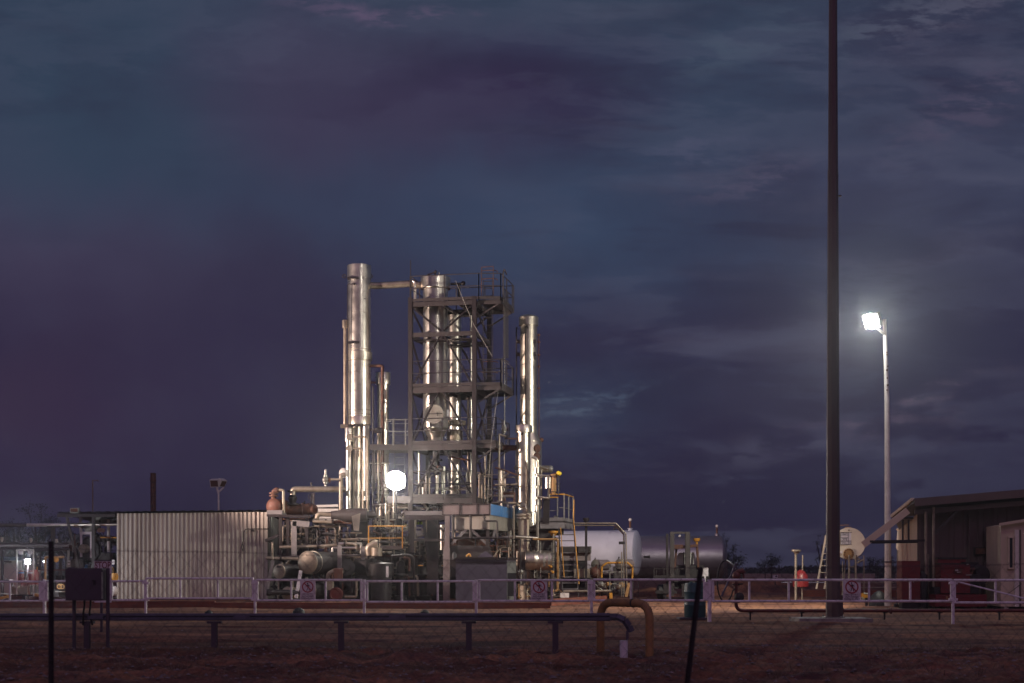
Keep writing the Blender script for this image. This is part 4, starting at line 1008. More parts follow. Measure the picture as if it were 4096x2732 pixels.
# stack and lamps behind the shed
st = thing('exhaust_stack', 'rusty brown exhaust stack rising behind the corrugated shed', 'chimney', (xof(613,68),68,0))
m = MB(); r_ = px(22,68)/2; m.lathe((xof(613,68),68,0), (0,0,1), [(0,r_),(zof(1892,68),r_),(zof(1892,68),r_*.85),(zof(1892,68)-.3,r_*.85)], 24, True, False); m.build('flue', M['rust'], st)
m = MB(); m.lathe((xof(613,68),68,zof(1925,68)), (0,0,1), [(0,r_+.02),(.04,r_+.02)], 24); m.box(P(600,1918,67.8), P(603,1912,68)); m.build('strap', M['rust'], st)
t = thing('thin_lamp_post', 'very thin pale post with a tiny arm behind the canopy', 'lamp post', (xof(371,75),75,0))
m = MB(); m.tube([V3((xof(372,75),75,0)), P(370.5,1921,75)], .038, 8); m.build('pole', M['tube'], t)
m = MB(); m.tube([P(370.5,1922,75), P(394,1922,75), P(393,1926,75)], .028, 6, bend=.02); m.build('arm', M['tube'], t)
t = thing('twin_floodlight', 'pair of unlit floodlights on a pale post above the shed roof', 'lamp post', (xof(875,66),66,0))
m = MB(); m.tube([V3((xof(876,66),66,0)), P(874,1975,66)], px(7.5,66)/2, 10); m.tube([P(874,1975,66), P(868,1955,66), P(870,1948,66)], .05, 8); m.tube([P(874,1968,66), P(895,1950,66)], .04, 8); m.build('pole', M['pole'], t)
def headbox(c, d, wx, hx, dp, par, mt='hoop', ml='lensoff'):
    d = V3(d).normalized(); m = MB(); m.bar(c+d*.0, c-d*dp, wx, hx); h = m.build('lamp_head', M[mt], par)
    m = MB(); m.bar(c+d*.005, c+d*.012, wx*.82, hx*.78); m.build('lens', M[ml], h)
headbox(P(857,1934,65.9), (-.25,-1,-.30), .44, .36, .22, t, 'pole'); headbox(P(893,1935,66.1), (.9,-.45,-.55), .40, .34, .22, t, 'pole')
t = thing('canopy_floodlight', 'pale unlit floodlight box sitting on the canopy roof edge', 'lamp', FL(727,468,YSh)); headbox(FL(727,445,YSh-.1), (0,-1,-.1), .36, .20, .25, t, 'galv')
m = MB(); m.bar(FL(700,470,YSh), FL(700,515,YSh), .08); solo('junction_box', m, M['galv'], 'tiny pale junction box hanging below the canopy edge', 'box')

# exchanger deck with rusty drum
t, r = drum('rust flaked round exchanger head above the shed corner', FA(270,480,60.2), (.35,.94,0), .9, 62, 'rustmix', .16, name='exchanger', cat='exchanger')
m = MB(); m.lathe(FA(275,395,60.3), (0,0,1), [(-.05,.11),(.10,.11),(.10,.20),(.16,.20),(.16,.11),(.22,.11),(.22,.20),(.28,.20)], 16); m.tube([FA(275,345,60.3), FA(278,300,60.3), FA(315,290,60.3)], .10, 12, bend=.18); m.ball(FA(310,298,60.3), .14, 12); m.build('nozzle_elbow', M['rust'], t)
pipe('tan pipe arching over beside the rusty exchanger head', [FA(335,292,60.2), FA(388,290,60.2), FA(392,560,60.2)], 12, 'tube', bend=.3)
t, r = drum('long dark rusty exchanger barrel behind the bronze arch pipe', FA(735,515,61.0), (-1,.02,0), 1.42, 44, 'rust', .2, name='exchanger', cat='exchanger')
m = MB(); m.lathe(FA(690,515,61.0), (-1,.02,0), [(0,r+.03),(.06,r+.03)], 28); m.lathe(FA(620,515,61.0), (-1,.02,0), [(0,r+.05),(.07,r+.05)], 28); m.build('girth_flange', M['rust'], t)
for x in (330, 632): m = MB(); m.tube([FA(x,470,61), FA(x,430,61)], .03, 8); m.ball(FA(x,430,61), .045, 8); m.build('vent_plug', M['dark'], t)
t = thing('control_valve', 'dark flanged control valve hanging from the big silver line', 'valve', FA(495,460,60.8))
m = MB(); m.lathe(FA(495,460,60.8), (0,0,1), [(0,.26),(.06,.26),(.06,.13),(.28,.20),(.42,.13),(.52,.13),(.52,.24),(.6,.24)], 20); m.build('valve_body', M['blackeq'], t)
pipe('big silver line sweeping across from the valve to the tall column', [FA(492,345,60.6), FA(500,282,60.6), FA(1110,284,60.6)], 24, 'clad3', bend=.45)
pipe('tan jacketed downcomer with an elbow left of the tallest column', [FA(1108,110,60.4), FA(1055,112,60.4), FA(1055,560,60.4)], 16, 'tube', bend=.16)
pipe('slim tan outlet pipe of the silver safety valve', [FA(905,168,60.2), FA(1050,168,60.2)], 9, 'tube', (0,))
m = MB(); m.ball(FA(1088,92,60.9), .20, 12, 1.1); solo('insulated_bend', m, M['pole'], 'small white bulb at the top of the tan downcomer', 'insulation')
m = MB(); m.bar(FA(738,325,62), FA(738,940,62), .09, .06); m.tube([FA(711,325,61.5), FA(711,470,61.5)], .025, 8); m.ring(FA(700,370,61.5), (0.6,1,0), .10, .014); m.tube([FA(711,215,61), FA(711,250,61)], .03, 6); m.ball(FA(711,213,61), .05, 8)
solo('pipe_hanger', m, M['steel'], 'thin upright hanger with a small ring under the big silver line', 'support')
# louvred cooler behind
t = thing('louvred_cooler', 'white horizontally louvred cooler behind the exchanger pipes', 'cooler', FA(890,930,64.5))
for k, (y, h) in enumerate(((478,28),(512,10),(528,32),(572,20),(610,22),(640,14))):
    m = MB(); q0 = FA(755,y,64.5-.02*k); q1 = FA(1026,y-(6 if k == 0 else 0),64.5-.02*k); m.bar(q0, q1, .12, px(h/2.9,64.5)); m.build('louvre', M['louvre'], t)
m = MB(); m.box(FA(752,700,64.9), FA(1030,480,65.6)); m.build('casing', M['steel'], t)
t = thing('lower_louvres', 'lower white slatted panel seen through the dark pipework', 'cooler', FA(880,900,64))
m = MB(); m.box(FA(722,915,64.4), FA(1040,745,64.9)); m.build('casing', M['blackeq'], t)
for k, (y, h, xx) in enumerate(((768,20,800),(845,26,800),(888,12,722),(906,10,722))):
    m = MB(); m.bar(FA(xx,y,64.2), FA(1035,y,64.2), .08, px(h/2.9,64)); m.build('louvre', M['louvre'], t)
# deck under the exchanger
t = thing('exchanger_deck', 'grey steel deck and portal frame carrying the rusty exchangers', 'frame', FA(520,1080,60))
m = MB(); m.box(FA(195,572,59.8), FA(450,545,61.6)); m.build('deck_plate', M['grey'], t)
m = MB(); m.bar(FA(195,585,59.8), FA(700,600,59.8), .12, .10); m.build('edge_beam', M['dark'], t)
m = MB(); m.bar(FA(512,655,59.4), FA(512,1085,59.4), .22, .12, up=(0,1,0)); m.build('column', M['grey'], t)
m = MB(); m.bar(FA(498,672,59.4), FA(690,690,59.4), .12, .24); m.build('lintel', M['grey'], t)
for x in (355, 440, 660): m = MB(); m.bar(FA(x,600,61), FA(x,1300,61), .14, .12, up=(0,1,0)); m.build('column', M['dark'], t)
m = MB(); m.bar(FA(1040,930,58.6), FA(1040,1215,58.6), .17, .1, up=(0,1,0)); solo('grey_upright', m, M['grey'], 'leaning pale grey upright between the drum and the pumps', 'support')
m = MB(); m.bar(FA(1313,945,59), FA(1313,1100,59), .16, .1, up=(0,1,0)); solo('grey_upright', m, M['grey'], 'short pale grey upright right of the silver box duct', 'support')
m = MB(); m.bar(FA(178,880,60), FA(330,815,60), .16, .12); m.tube([FA(205,870,60), FA(262,940,60), FA(275,1090,60)], .03, 8); solo('cable_tray', m, M['blackeq'], 'dark bracket arm with a drooping cable on the shed corner', 'bracket')
pipe('tan elbow pipe bending right below the rusty exchanger', [FA(735,650,60.2), FA(770,645,60.2), FA(790,565,60.2), FA(970,582,60.2)], 18, 'tube', bend=.25)
pipe('tan pipe running right below the elbow pipe', [FA(730,655,60.0), FA(960,665,60.0)], 13, 'tube', (1,))
pipe('dark red line continuing from the tan pipe to the column foot', [FA(960,665,60.2), FA(1180,670,60.2)], 15, 'rust', (0,))
t = thing('silencer', 'fat grey cylinder with a tapered end under the tan downcomer', 'silencer', FA(1090,640,60)); m = MB()
m.lathe(FA(945,580,60.1), (1,-.01,0), [(0,.17),(.28,.19),(.5,.28),(1.5,.28),(1.53,.15),(1.9,.15)], 28); m.build('barrel', M['steel'], t)
t = thing('box_duct', 'crumpled bright metal box duct hanging at the column foot', 'duct', FA(1230,760,59.7)); m = MB()
m.hexa([FA(1205,760,59.6),FA(1265,765,59.6),FA(1265,765,60),FA(1205,760,60),FA(1180,592,59.6),FA(1282,560,59.6),FA(1282,560,60),FA(1180,592,60)]); m.build('casing', M['clad2'], t)
# mid-height lines
pipe('long dull pipe across the middle of the left pipework', [FA(345,955,59.6), FA(790,945,59.6), FA(1010,930,59.6)], 13, 'clad3', (1,), flr=1.7)
pipe('short bright jacketed pipe end right of the long dull pipe', [FA(1020,918,59.5), FA(1130,915,59.5)], 16, 'clad', (0,))
pipe('bright pipe turning down into dark machinery', [FA(1100,915,59.4), FA(1235,915,59.4), FA(1250,1000,59.4)], 13, 'clad3', (0,))
pipe('low silver pipe with a square bend left', [FA(960,1030,59.2), FA(960,962,59.2), FA(1230,962,59.2)], 9, 'clad', bend=.05)
pipe('pale square duct corner right of the low silver pipe', [FA(1240,912,59.3), FA(1290,912,59.3), FA(1290,1030,59.3)], 9, 'galv', bend=.02)
pipe('short dark bronze sausage pipe high in the pipework', [FA(815,800,60.6), FA(985,800,60.6)], 15, 'blackeq', (0,))
pipe('slim upright tan pipe by the white slats', [FA(993,740,60.4), FA(993,920,60.4)], 7, 'tube', (0,1))
pipe('upright dull pipe at the right of the white slats', [FA(1045,700,60.2), FA(1045,760,60.2)], 7, 'tube')
pipe('left end of a copper toned header with a dark collar', [FA(190,1080,58.8), FA(360,1086,58.8), FA(560,1092,58.8)], 13, 'tube', (1,))
pipe('long grey header above the drums running right', [FA(360,1070,59), FA(1300,1045,59), FA(1420,1050,59)], 9, 'steel')
pipe('wide tan header behind the big grey drum', [FA(840,1060,59.6), FA(1300,1060,59.6), FA(1440,1090,59.6)], 16, 'tube')
# drums
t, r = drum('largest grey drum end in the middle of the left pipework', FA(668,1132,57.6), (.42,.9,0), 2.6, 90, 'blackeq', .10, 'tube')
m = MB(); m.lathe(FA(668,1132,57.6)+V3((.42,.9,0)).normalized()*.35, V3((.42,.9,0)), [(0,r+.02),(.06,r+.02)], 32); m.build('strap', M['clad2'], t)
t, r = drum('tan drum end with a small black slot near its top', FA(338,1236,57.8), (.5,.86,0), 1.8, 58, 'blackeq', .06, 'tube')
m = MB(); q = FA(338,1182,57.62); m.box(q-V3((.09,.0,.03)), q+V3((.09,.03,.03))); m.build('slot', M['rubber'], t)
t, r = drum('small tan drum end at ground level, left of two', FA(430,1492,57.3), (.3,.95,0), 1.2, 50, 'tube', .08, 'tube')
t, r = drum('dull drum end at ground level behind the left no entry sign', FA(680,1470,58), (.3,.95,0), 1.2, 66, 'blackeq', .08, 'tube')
m = MB(); m.bar(FA(268,1110,57.2), FA(200,1450,57.2), .13, .08); solo('slanting_prop', m, M['grey'], 'pale slanting prop in front of the slotted drum', 'prop')
m = MB(); m.bar(FA(590,1225,57.2), FA(535,1545,57.2), .13, .08); solo('slanting_prop', m, M['white'], 'lilac white slanting prop left of the no entry sign', 'prop')
m = MB(); m.lathe(FA(190,1480,57), (1,.2,0), [(0,.12),(.1,.14),(.2,.12),(1.4,.10)], 16); solo('pump_motor', m, M['blackeq'], 'dark low pump motor at the foot of the shed corner', 'pump')
m = MB(); m.box(FA(160,1600,57.6), FA(800,1555,60)); solo('skid_base', m, M['blackeq'], 'low dark skid base under the ground level drums', 'skid')
for k, (x, y0, y1, w, mt, l) in enumerate(((330,1350,1560,7,'clad3','gold lit short upright pipe under the slotted drum'),(498,1350,1420,8,'tube','tan stub pipe just above the rail'),(262,900,1100,8,'tube','pinkish upright pipe at the shed corner'),(656,1300,1340,12,'clad','short bright pipe stub right above the left no entry sign'),
        (1075,1360,1520,6,'rust','rusty upright pipe right of the left no entry sign'),(1180,1350,1490,12,'steel','grey upright pipe behind the fence'),(1240,1350,1500,8,'tube','tan upright pipe beside the twin fence posts'))):
    Yk = 57.6+.15*k; a = FA(x,y0,Yk); b = FA(x,y1,Yk); pipe(l, [b, a], w, mt, name='stub_pipe')
pipe('tan elbow pipe curving down in the centre of the left pipework', [FA(1080,1235,57.6), FA(960,1235,57.6), FA(905,1270,57.6), FA(905,1400,57.6)], 18, 'tube', bend=.3)
m = MB(); m.box(FA(895,1455,57.4), FA(975,1350,57.9)); solo('instrument_box', m, M['tube'], 'dull tan instrument box hanging behind the fence', 'box')
t = thing('rusty_valve', 'rust stained square valve above the fence centre', 'valve', FA(1020,1330,57.6)); m = MB()
m.bar(FA(1025,1330,57.5), FA(1025,1220,57.5), .35, .2, up=(0,1,0)); m.tube([FA(970,1215,57.5), FA(1080,1215,57.5)], .05, 8); m.build('valve_body', M['rustmix'], t)
m = MB(); m.lathe(FA(1000,1500,57.4), (0,-1,0), [(0,.28),(.05,.28),(.05,.2),(.12,.2)], 20); m.ring(FA(1000,1500,57.25), (0,1,0), .24, .025); solo('red_handwheel', m, M['redpipe'], 'dark red handwheel low behind the fence', 'valve')
pipe('tan pipe with a square corner low behind the fence', [FA(1100,1530,57.4), FA(1235,1530,57.4), FA(1235,1340,57.4)], 9, 'tube', bend=.06)
# dark machinery filling the skid
rnd = random.Random(11)
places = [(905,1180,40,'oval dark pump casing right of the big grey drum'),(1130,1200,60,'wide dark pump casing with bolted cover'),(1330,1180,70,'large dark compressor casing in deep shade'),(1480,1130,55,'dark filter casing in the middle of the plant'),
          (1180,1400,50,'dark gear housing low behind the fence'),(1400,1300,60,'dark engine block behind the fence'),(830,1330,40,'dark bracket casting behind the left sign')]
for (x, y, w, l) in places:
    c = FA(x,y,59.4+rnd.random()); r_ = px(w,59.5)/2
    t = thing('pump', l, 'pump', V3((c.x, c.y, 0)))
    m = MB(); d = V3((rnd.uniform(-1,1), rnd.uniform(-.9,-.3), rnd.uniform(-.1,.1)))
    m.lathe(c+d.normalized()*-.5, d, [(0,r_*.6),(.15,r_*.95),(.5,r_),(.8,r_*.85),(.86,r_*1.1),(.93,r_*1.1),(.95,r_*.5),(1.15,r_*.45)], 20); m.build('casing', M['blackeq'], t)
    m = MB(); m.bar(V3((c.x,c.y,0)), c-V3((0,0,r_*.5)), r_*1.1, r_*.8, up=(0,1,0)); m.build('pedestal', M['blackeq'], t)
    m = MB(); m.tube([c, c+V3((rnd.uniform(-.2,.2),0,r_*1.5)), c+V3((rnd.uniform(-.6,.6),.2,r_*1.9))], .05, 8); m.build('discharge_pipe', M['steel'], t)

# ================================================================ centre of the plant
pipe('thin yellow top rail of the low platform and its post', [FB(-80,710,58.8), FB(360,710,58.8)], 4, 'yellow', name='yellow_rail', cat='handrail')
t = thing('low_platform', 'low platform with amber guard rails under the bright floodlight', 'platform', FB(130,980,59))
for x in (-75, 318): m = MB(); m.bar(FB(x,712,58.8), FB(x,965,58.8), .045, .045); m.build('rail_post', M['yellow'], t)
m = MB(); m.tube([FB(-75,850,58.8), FB(318,848,58.8)], .018, 6); m.build('mid_rail', M['yellow'], t)
m = MB(); m.box(FB(60,980,58.8), FB(358,945,60.2)); m.build('deck', M['steel'], t)
m = MB(); m.box(FB(-100,1000,60), FB(60,985,60.3)); m.build('beam', M['dark'], t)
# wide channel beam on dark trestle legs
t = thing('beam_trestle', 'broad grey channel beam carried on thick dark trestle legs', 'frame', FB(600,1080,58.9))
m = MB(); m.bar(FB(342,558,58.8), FB(830,558,58.8), .20, px(16,58.8)); m.build('channel_upper', M['grey'], t)
m = MB(); m.bar(FB(342,610,58.75), FB(830,610,58.75), .16, px(18,58.8)); m.build('channel_lower', M['steel'], t)
m = MB(); m.bar(FB(430,640,59), FB(425,1010,59), .18, .18, up=(0,1,0)); m.build('trestle_leg', M['dark'], t)
m = MB(); m.bar(FB(670,640,59.4), FB(670,1500,59.4), .46, .3, up=(0,1,0)); m.build('trestle_leg', M['blackeq'], t, 'thick main trestle leg')
m = MB(); m.bar(FB(565,650,59.2), FB(620,1100,59.2), .12, .1); m.build('diagonal', M['dark'], t)
m = MB(); m.bar(FB(640,640,59.2), FB(830,790,59.2), .14, .1); m.build('diagonal', M['steel'], t)
m = MB(); m.bar(FB(455,870,59.1), FB(830,870,59.1), .10, .09); m.build('tie_beam', M['steel'], t)
m = MB(); m.bar(FB(470,480,59.3), FB(545,530,59.3), .10, .08); m.build('knee_brace', M['dark'], t); m = MB(); m.bar(FB(655,480,59.3), FB(710,530,59.3), .10, .08); m.build('knee_brace', M['dark'], t)
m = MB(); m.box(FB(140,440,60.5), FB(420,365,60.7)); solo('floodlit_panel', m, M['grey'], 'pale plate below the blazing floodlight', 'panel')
vcol('short bright vessel glimpsed right of the trestle leg', 1768, 2100, 2200, 16, 60.5, 'clad', None, (2130,2160), name='vessel', cat='vessel')
# bits seen through gaps: jackets, small pipes
for k, (x, y0, y1, w, mt, l) in enumerate(((125,440,690,8,'clad2','bright stand pipe left under the floodlight'),(150,540,700,7,'clad3','gold toned stand pipe under the floodlight'),(215,300,620,5,'clad','thin white stand pipe in the floodlight glare'),(165,440,930,4,'tube','thin pipe behind the amber rail'),
      (465,640,1020,6,'clad3','golden pipe right of the dark trestle leg'),(520,890,1090,4,'galv','thin pale rod behind the trestle'),(1440,1000,1075,6,'clad3','golden stub between box legs, left'),(1475,1000,1075,5,'clad','golden stub between box legs, right'),
      (1210,110,430,5,'clad3','slim tan pipe right of the tower leg'),(1255,110,430,5,'galv','slim pale pipe right of the tower leg'),(1280,-100,430,6,'tube','slim long tan pipe right of the tower leg'),(230,1260,1330,4,'clad2','short golden rod low in the plant centre'),(172,1280,1420,4,'clad3','short curved rod low in the plant centre'))):
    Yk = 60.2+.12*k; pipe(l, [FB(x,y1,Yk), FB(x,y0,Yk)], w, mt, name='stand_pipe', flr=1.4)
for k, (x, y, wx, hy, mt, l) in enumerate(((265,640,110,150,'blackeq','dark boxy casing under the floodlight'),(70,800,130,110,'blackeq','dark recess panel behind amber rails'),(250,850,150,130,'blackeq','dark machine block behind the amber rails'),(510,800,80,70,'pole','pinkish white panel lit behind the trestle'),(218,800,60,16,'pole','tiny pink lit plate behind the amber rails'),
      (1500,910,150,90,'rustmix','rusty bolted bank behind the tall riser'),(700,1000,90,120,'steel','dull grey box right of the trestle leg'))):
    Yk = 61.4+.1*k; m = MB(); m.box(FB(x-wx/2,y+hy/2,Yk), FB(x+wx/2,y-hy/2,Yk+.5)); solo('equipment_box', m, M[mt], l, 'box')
# worker's jacket-coloured lime bits
m = MB(); m.box(FB(480,690,63), FB(550,655,63.1)); m.box(FB(548,690,63.02), FB(556,650,63.1)); solo('lime_panel', m, M['hiviz'], 'lime green striped panel glimpsed behind the trestle', 'panel')
# vertical filter and dark drums
t = thing('filter_vessel', 'dark upright filter drum with a stepped top, centre of the fence', 'filter', FB(70,1490,57.8))
m = MB(); m.lathe(V3((FB(70,0,57.8).x,57.8,.0)), (0,0,1), [(.05,.42),(1.05,.42),(1.05,.52),(1.55,.52),(1.62,.42)], 28); m.build('barrel', M['blackeq'], t)
m = MB(); m.tube([FB(20,1060,57.7), FB(20,960,57.7)], .22, 20); m.build('neck', M['tube'], t); m = MB(); m.tube([FB(-60,1050,57.9), FB(-75,960,57.9), FB(0,915,57.9), FB(30,915,57.9)], .16, 14, bend=.1); m.build('inlet', M['clad3'], t)
m = MB(); q = FB(142,1240,57.3); m.box(q-V3((.05,0,.22)), q+V3((.05,.02,.22))); solo('tag_plate', m, M['sign'], 'small pale tag plate beside the dark filter', 'tag')
for k, (x, y0, w, h, l) in enumerate(((300,1100,.55,2.6,'first'),(400,1200,.4,2.2,'second'),(560,1120,.5,2.4,'third'),(740,1130,.5,2.3,'fourth'))):
    c = FB(x,1500,59.8+.2*k); t = thing('pump_tower', f'{l} of the shaded upright pump barrels from the left', 'pump', V3((c.x,c.y,0)), 'upright pumps in shade')
    m = MB(); m.lathe(V3((c.x,c.y,0)), (0,0,1), [(0,w*.6),(.2,w*.6),(.25,w*.35),(1.0,w*.38),(1.05,w*.55),(1.12,w*.55),(1.15,w*.35),(h*.62,w*.33),(h*.66,w*.1),(h*.8,w*.1)], 20); m.build('barrel', M['blackeq'], t)
    m = MB(); m.tube([V3((c.x,c.y-.1,1.0)), V3((c.x+.35,c.y-.2,1.05)), V3((c.x+.38,c.y-.2,.2))], .05, 8, bend=.12); m.build('side_pipe', M['tube' if k % 2 else 'rust'], t)
pipe('shaded header pipe arching over the pumps', [FB(190,1060,58.4), FB(380,1040,58.4), FB(450,1070,58.4), FB(455,1500,58.4)], 10, 'steel', bend=.25)
pipe('copper lit pipe curving down among the pumps', [FB(330,1080,58.2), FB(400,1080,58.2), FB(395,1230,58.2)], 10, 'rust', bend=.2)
for k, (x0_, x1_, y) in enumerate(((500,560,1168),(665,690,1168),(770,935,1170),(880,935,1256))):
    pipe(('first','second','third','lowest')[k]+' short amber rail piece low behind the trestle', [FB(x0_,y,59.5), FB(x1_,y,59.5)], 4, 'yellow', name='yellow_rail', cat='handrail')
# cooler box
t = thing('air_cooler', 'large raised cooler box with bolted header plate and blue side strip', 'cooler', FB(1340,1100,57.5))
A_ = FB(780,450,57.9); Bq = FB(1335,450,57.5); Cq = FB(1727,545,64.3)
zT = Bq.z; zM = FB(0,583,57.5).z; zB = FB(0,745,57.5).z
A_ = V3((A_.x,57.9,0)); B_ = V3((Bq.x,57.5,0)); C_ = V3((Cq.x,64.3,0)); D_ = A_+(C_-B_)
def slab(m, P4, z0, z1): m.hexa([V3((p.x,p.y,z0)) for p in P4]+[V3((p.x,p.y,z1)) for p in P4])
m = MB(); ins = (A_-B_).normalized()*.0; fb = (C_-B_).normalized()
slab(m, [A_+V3((.5,.12,0)), B_+V3((-.02,.06,0)), C_, D_], zB, zT-.06); m.build('casing', M['boxw'], t)
m = MB(); slab(m, [A_, B_, B_+fb*.16, A_+fb*.16], zM, zT); hd_ = m.build('header_plate', M['boxp'], t)
m = MB(); dA = (B_-A_); 
def bolt(q, s=.022): m.bar(q+V3((0,.01,0)), q+V3((0,-.03,0)), s*1.7)
for k in range(32):
    q = A_+dA*(k+.5)/32
    for z in (zT-.03, zM+.03): bolt(V3((q.x,q.y,z)))
for fx in (.01,.365,.4,.73,.765,.99):
    for k in range(7): q = A_+dA*fx; bolt(V3((q.x,q.y,zM+.06+(zT-zM-.12)*k/6)))
for z in (zT-.03, zM+.03): m.bar(V3((A_.x,A_.y-.004,z)), V3((B_.x,B_.y-.004,z)), .006, .012)
for fx in (.01,.365,.4,.73,.765,.99): q = A_+dA*fx; m.bar(V3((q.x,q.y-.004,zM+.02)), V3((q.x,q.y-.004,zT-.02)), .006, .006)
m.build('bolt_row', M['dark'], hd_)
m = MB(); o = V3((fb.y,-fb.x,0))*.015
for a, b in ((.02,.30),(.31,.62),(.64,.99)):
    p, q = B_+(C_-B_)*a, B_+(C_-B_)*b; m.hexa([V3((*(p).xy,zM+.02)),V3((*(p+o).xy,zM+.02)),V3((*(q+o).xy,zM+.02)),V3((*(q).xy,zM+.02)),V3((*(p).xy,zT)),V3((*(p+o).xy,zT)),V3((*(q+o).xy,zT)),V3((*(q).xy,zT))])
m.build('blue_panel', M['blue'], t)
for x in (1475, 1270): pass
for k, (x, yb_) in enumerate(((905,850),(1110,850),(1270,650))):
    m = MB(); m.lathe(FB(x,612,57.3), (0,0,1), [(0,.07),(.04,.07),(.05,.04),(.12,.05)], 12)
    pts = [FB(x,600,57.3), FB(x,yb_,57.3)] if k < 2 else [FB(1270,600,57.3), FB(1272,650,57.3), FB(1420,652,57.3), FB(1424,850,57.3)]
    m.tube(pts, .055 if k < 2 else .04, 10, bend=.1); m.build('drain_pipe', M['steel'], t)
m = MB(); m.tube([FB(905,850,57.3), FB(1340,845,57.3), FB(1560,850,57.3), FB(1565,885,57.3)], .045, 8, bend=.05); m.build('drain_header', M['dark'], t)
for k, (a, b) in enumerate((((1060,750),(885,920)),((1120,750),(1300,920)),((1395,750),(1370,870)))):
    m = MB(); m.bar(FB(*a,57.8), FB(*b,57.8), .06, .1); m.build('brace', M['grey'], t)
m = MB(); m.bar(FB(842,590,57.8), FB(836,1000,57.8), .20, .14, up=(0,1,0)); m.build('leg', M['boxp'], t)
m = MB(); q = FB(830,960,57.7); m.bar(q, V3((q.x,q.y,0)), .27, .16, up=(0,1,0)); m.build('leg', M['boxp'], t)
for (u_, nm) in ((.99,'leg'),): m = MB(); m.bar(V3((C_.x-.1,C_.y-.2,0)), V3((C_.x-.1,C_.y-.2,zB)), .2, .15); m.build('leg', M['steel'], t)
m = MB(); m.bar(V3((B_.x-.1,B_.y+.3,0)), V3((B_.x-.1,B_.y+.3,zB)), .14, .12); m.build('leg', M['steel'], t)
m = MB(); m.bar(FB(860,990,57.9), FB(1340,990,57.9), .14, .38); m.build('lower_girder', M['steel'], t)
m = MB(); m.lathe(FB(1180,760,59), (0,0,-1), [(0,.75),(.12,.78),(.3,.55)], 28); m.build('fan_ring', M['blackeq'], t)
m = MB(); m.box(FB(900,960,60), FB(1330,860,61)); m.build('fan_guard', M['rustmix'], t)
m = MB(); m.box(FB(860,1300,58.6), FB(1360,1010,59)); solo('dark_bulkhead', m, M['steel'], 'shaded grey bulkhead behind the slate bin', 'panel')
m = MB(); m.prism([FB(1190,1070,57.2), FB(1280,995,57.2), FB(1380,1070,57.2)], (0,.4,0)); solo('pointed_cover', m, M['skip'], 'pointed grey cover sticking out above the slate bin', 'cover')
m = MB(); q = FB(1095,1050,57.1); m.tube([q+V3((-.12,0,-.05)), q+V3((0,0,.08)), q+V3((.06,0,-.05))], .035, 8); solo('yellow_strap', m, M['yellow'], 'yellow curl of strap above the slate bin', 'strap')
m = MB(); m.ball(FB(922,1060,57.2), .05, 8); m.lathe(FB(922,1100,57.2), (0,0,1), [(0,.1),(.2,.09),(.3,.04)], 12); solo('black_bottle', m, M['rubber'], 'small black bottle shape left above the slate bin', 'bottle')
# slate bin
t = thing('waste_bin', 'large slate grey steel bin with a dark rim before the cooler', 'bin', FB(1240,1560,55))
ax, bx_ = FB(937,0,55.2).x, FB(1530,0,55.2).x; cx_ = FB(1632,0,56.6).x; zt_ = FB(0,1085,55.2).z
m = MB(); m.hexa([(ax,55.2,0.02),(bx_,55.2,0.02),(cx_,56.6,0.02),(ax+.3,56.8,0.02),(ax,55.2,zt_),(bx_,55.2,zt_),(cx_,56.6,zt_),(ax+.3,56.8,zt_)]); m.build('tub', M['skip'], t)
m = MB(); 
for p, q in (((ax-.05,55.17),(bx_,55.17)),((bx_,55.17),(cx_+.04,56.62))): m.bar(V3((*p,zt_)), V3((*q,zt_)), .06, .08)
m.bar(FB(937,1130,55.17), FB(1530,1130,55.17), .03, .03); m.build('rim', M['dark'], t)
m = MB(); p, q = V3((bx_+.012,55.2,0)), V3((cx_+.012,56.6,0)); m.hexa([p+V3((0,.02,.05)),p+V3((.01,.02,.05)),q+V3((.01,0,.05)),q+V3((0,0,.05)),p+V3((0,.02,zt_-.1)),p+V3((.01,.02,zt_-.1)),q+V3((.01,0,zt_-.1)),q+V3((0,0,zt_-.1))]); m.build('side_skin', M['skip2'], t, 'lighter end panel')  # end face in a lighter grey than the tub
m = MB(); q = FB(1580,1520,55.8); m.box(q-V3((.22,.55,.0)), q+V3((.2,-.45,.9))); solo('black_hatch', m, M['rubber'], 'black arched hatch at the lighter end of the slate bin', 'hatch')
# blazing floodlight
LA = P(1583,1922,59.0)
t = thing('floodlight', 'blazing floodlight facing the viewer between the columns', 'floodlight', LA-V3((0,0,.4)))
m = MB(); m.bar(LA+V3((0,.30,0)), LA+V3((0,.02,0)), .78, .60); hd_ = m.build('lamp_head', M['galv'], t)
m = MB(); m.lathe(LA+V3((0,.015,0)), (0,-1,0), [(0,.40),(.06,.37),(.14,.25),(.18,.001)], 24, True, False); m.build('lens', M['lensA'], hd_)
m = MB(); m.tube([LA+V3((0,.25,-.1)), V3((LA.x, LA.y+.3, 2.2))], .03, 8); m.build('stem', M['blackeq'], t)
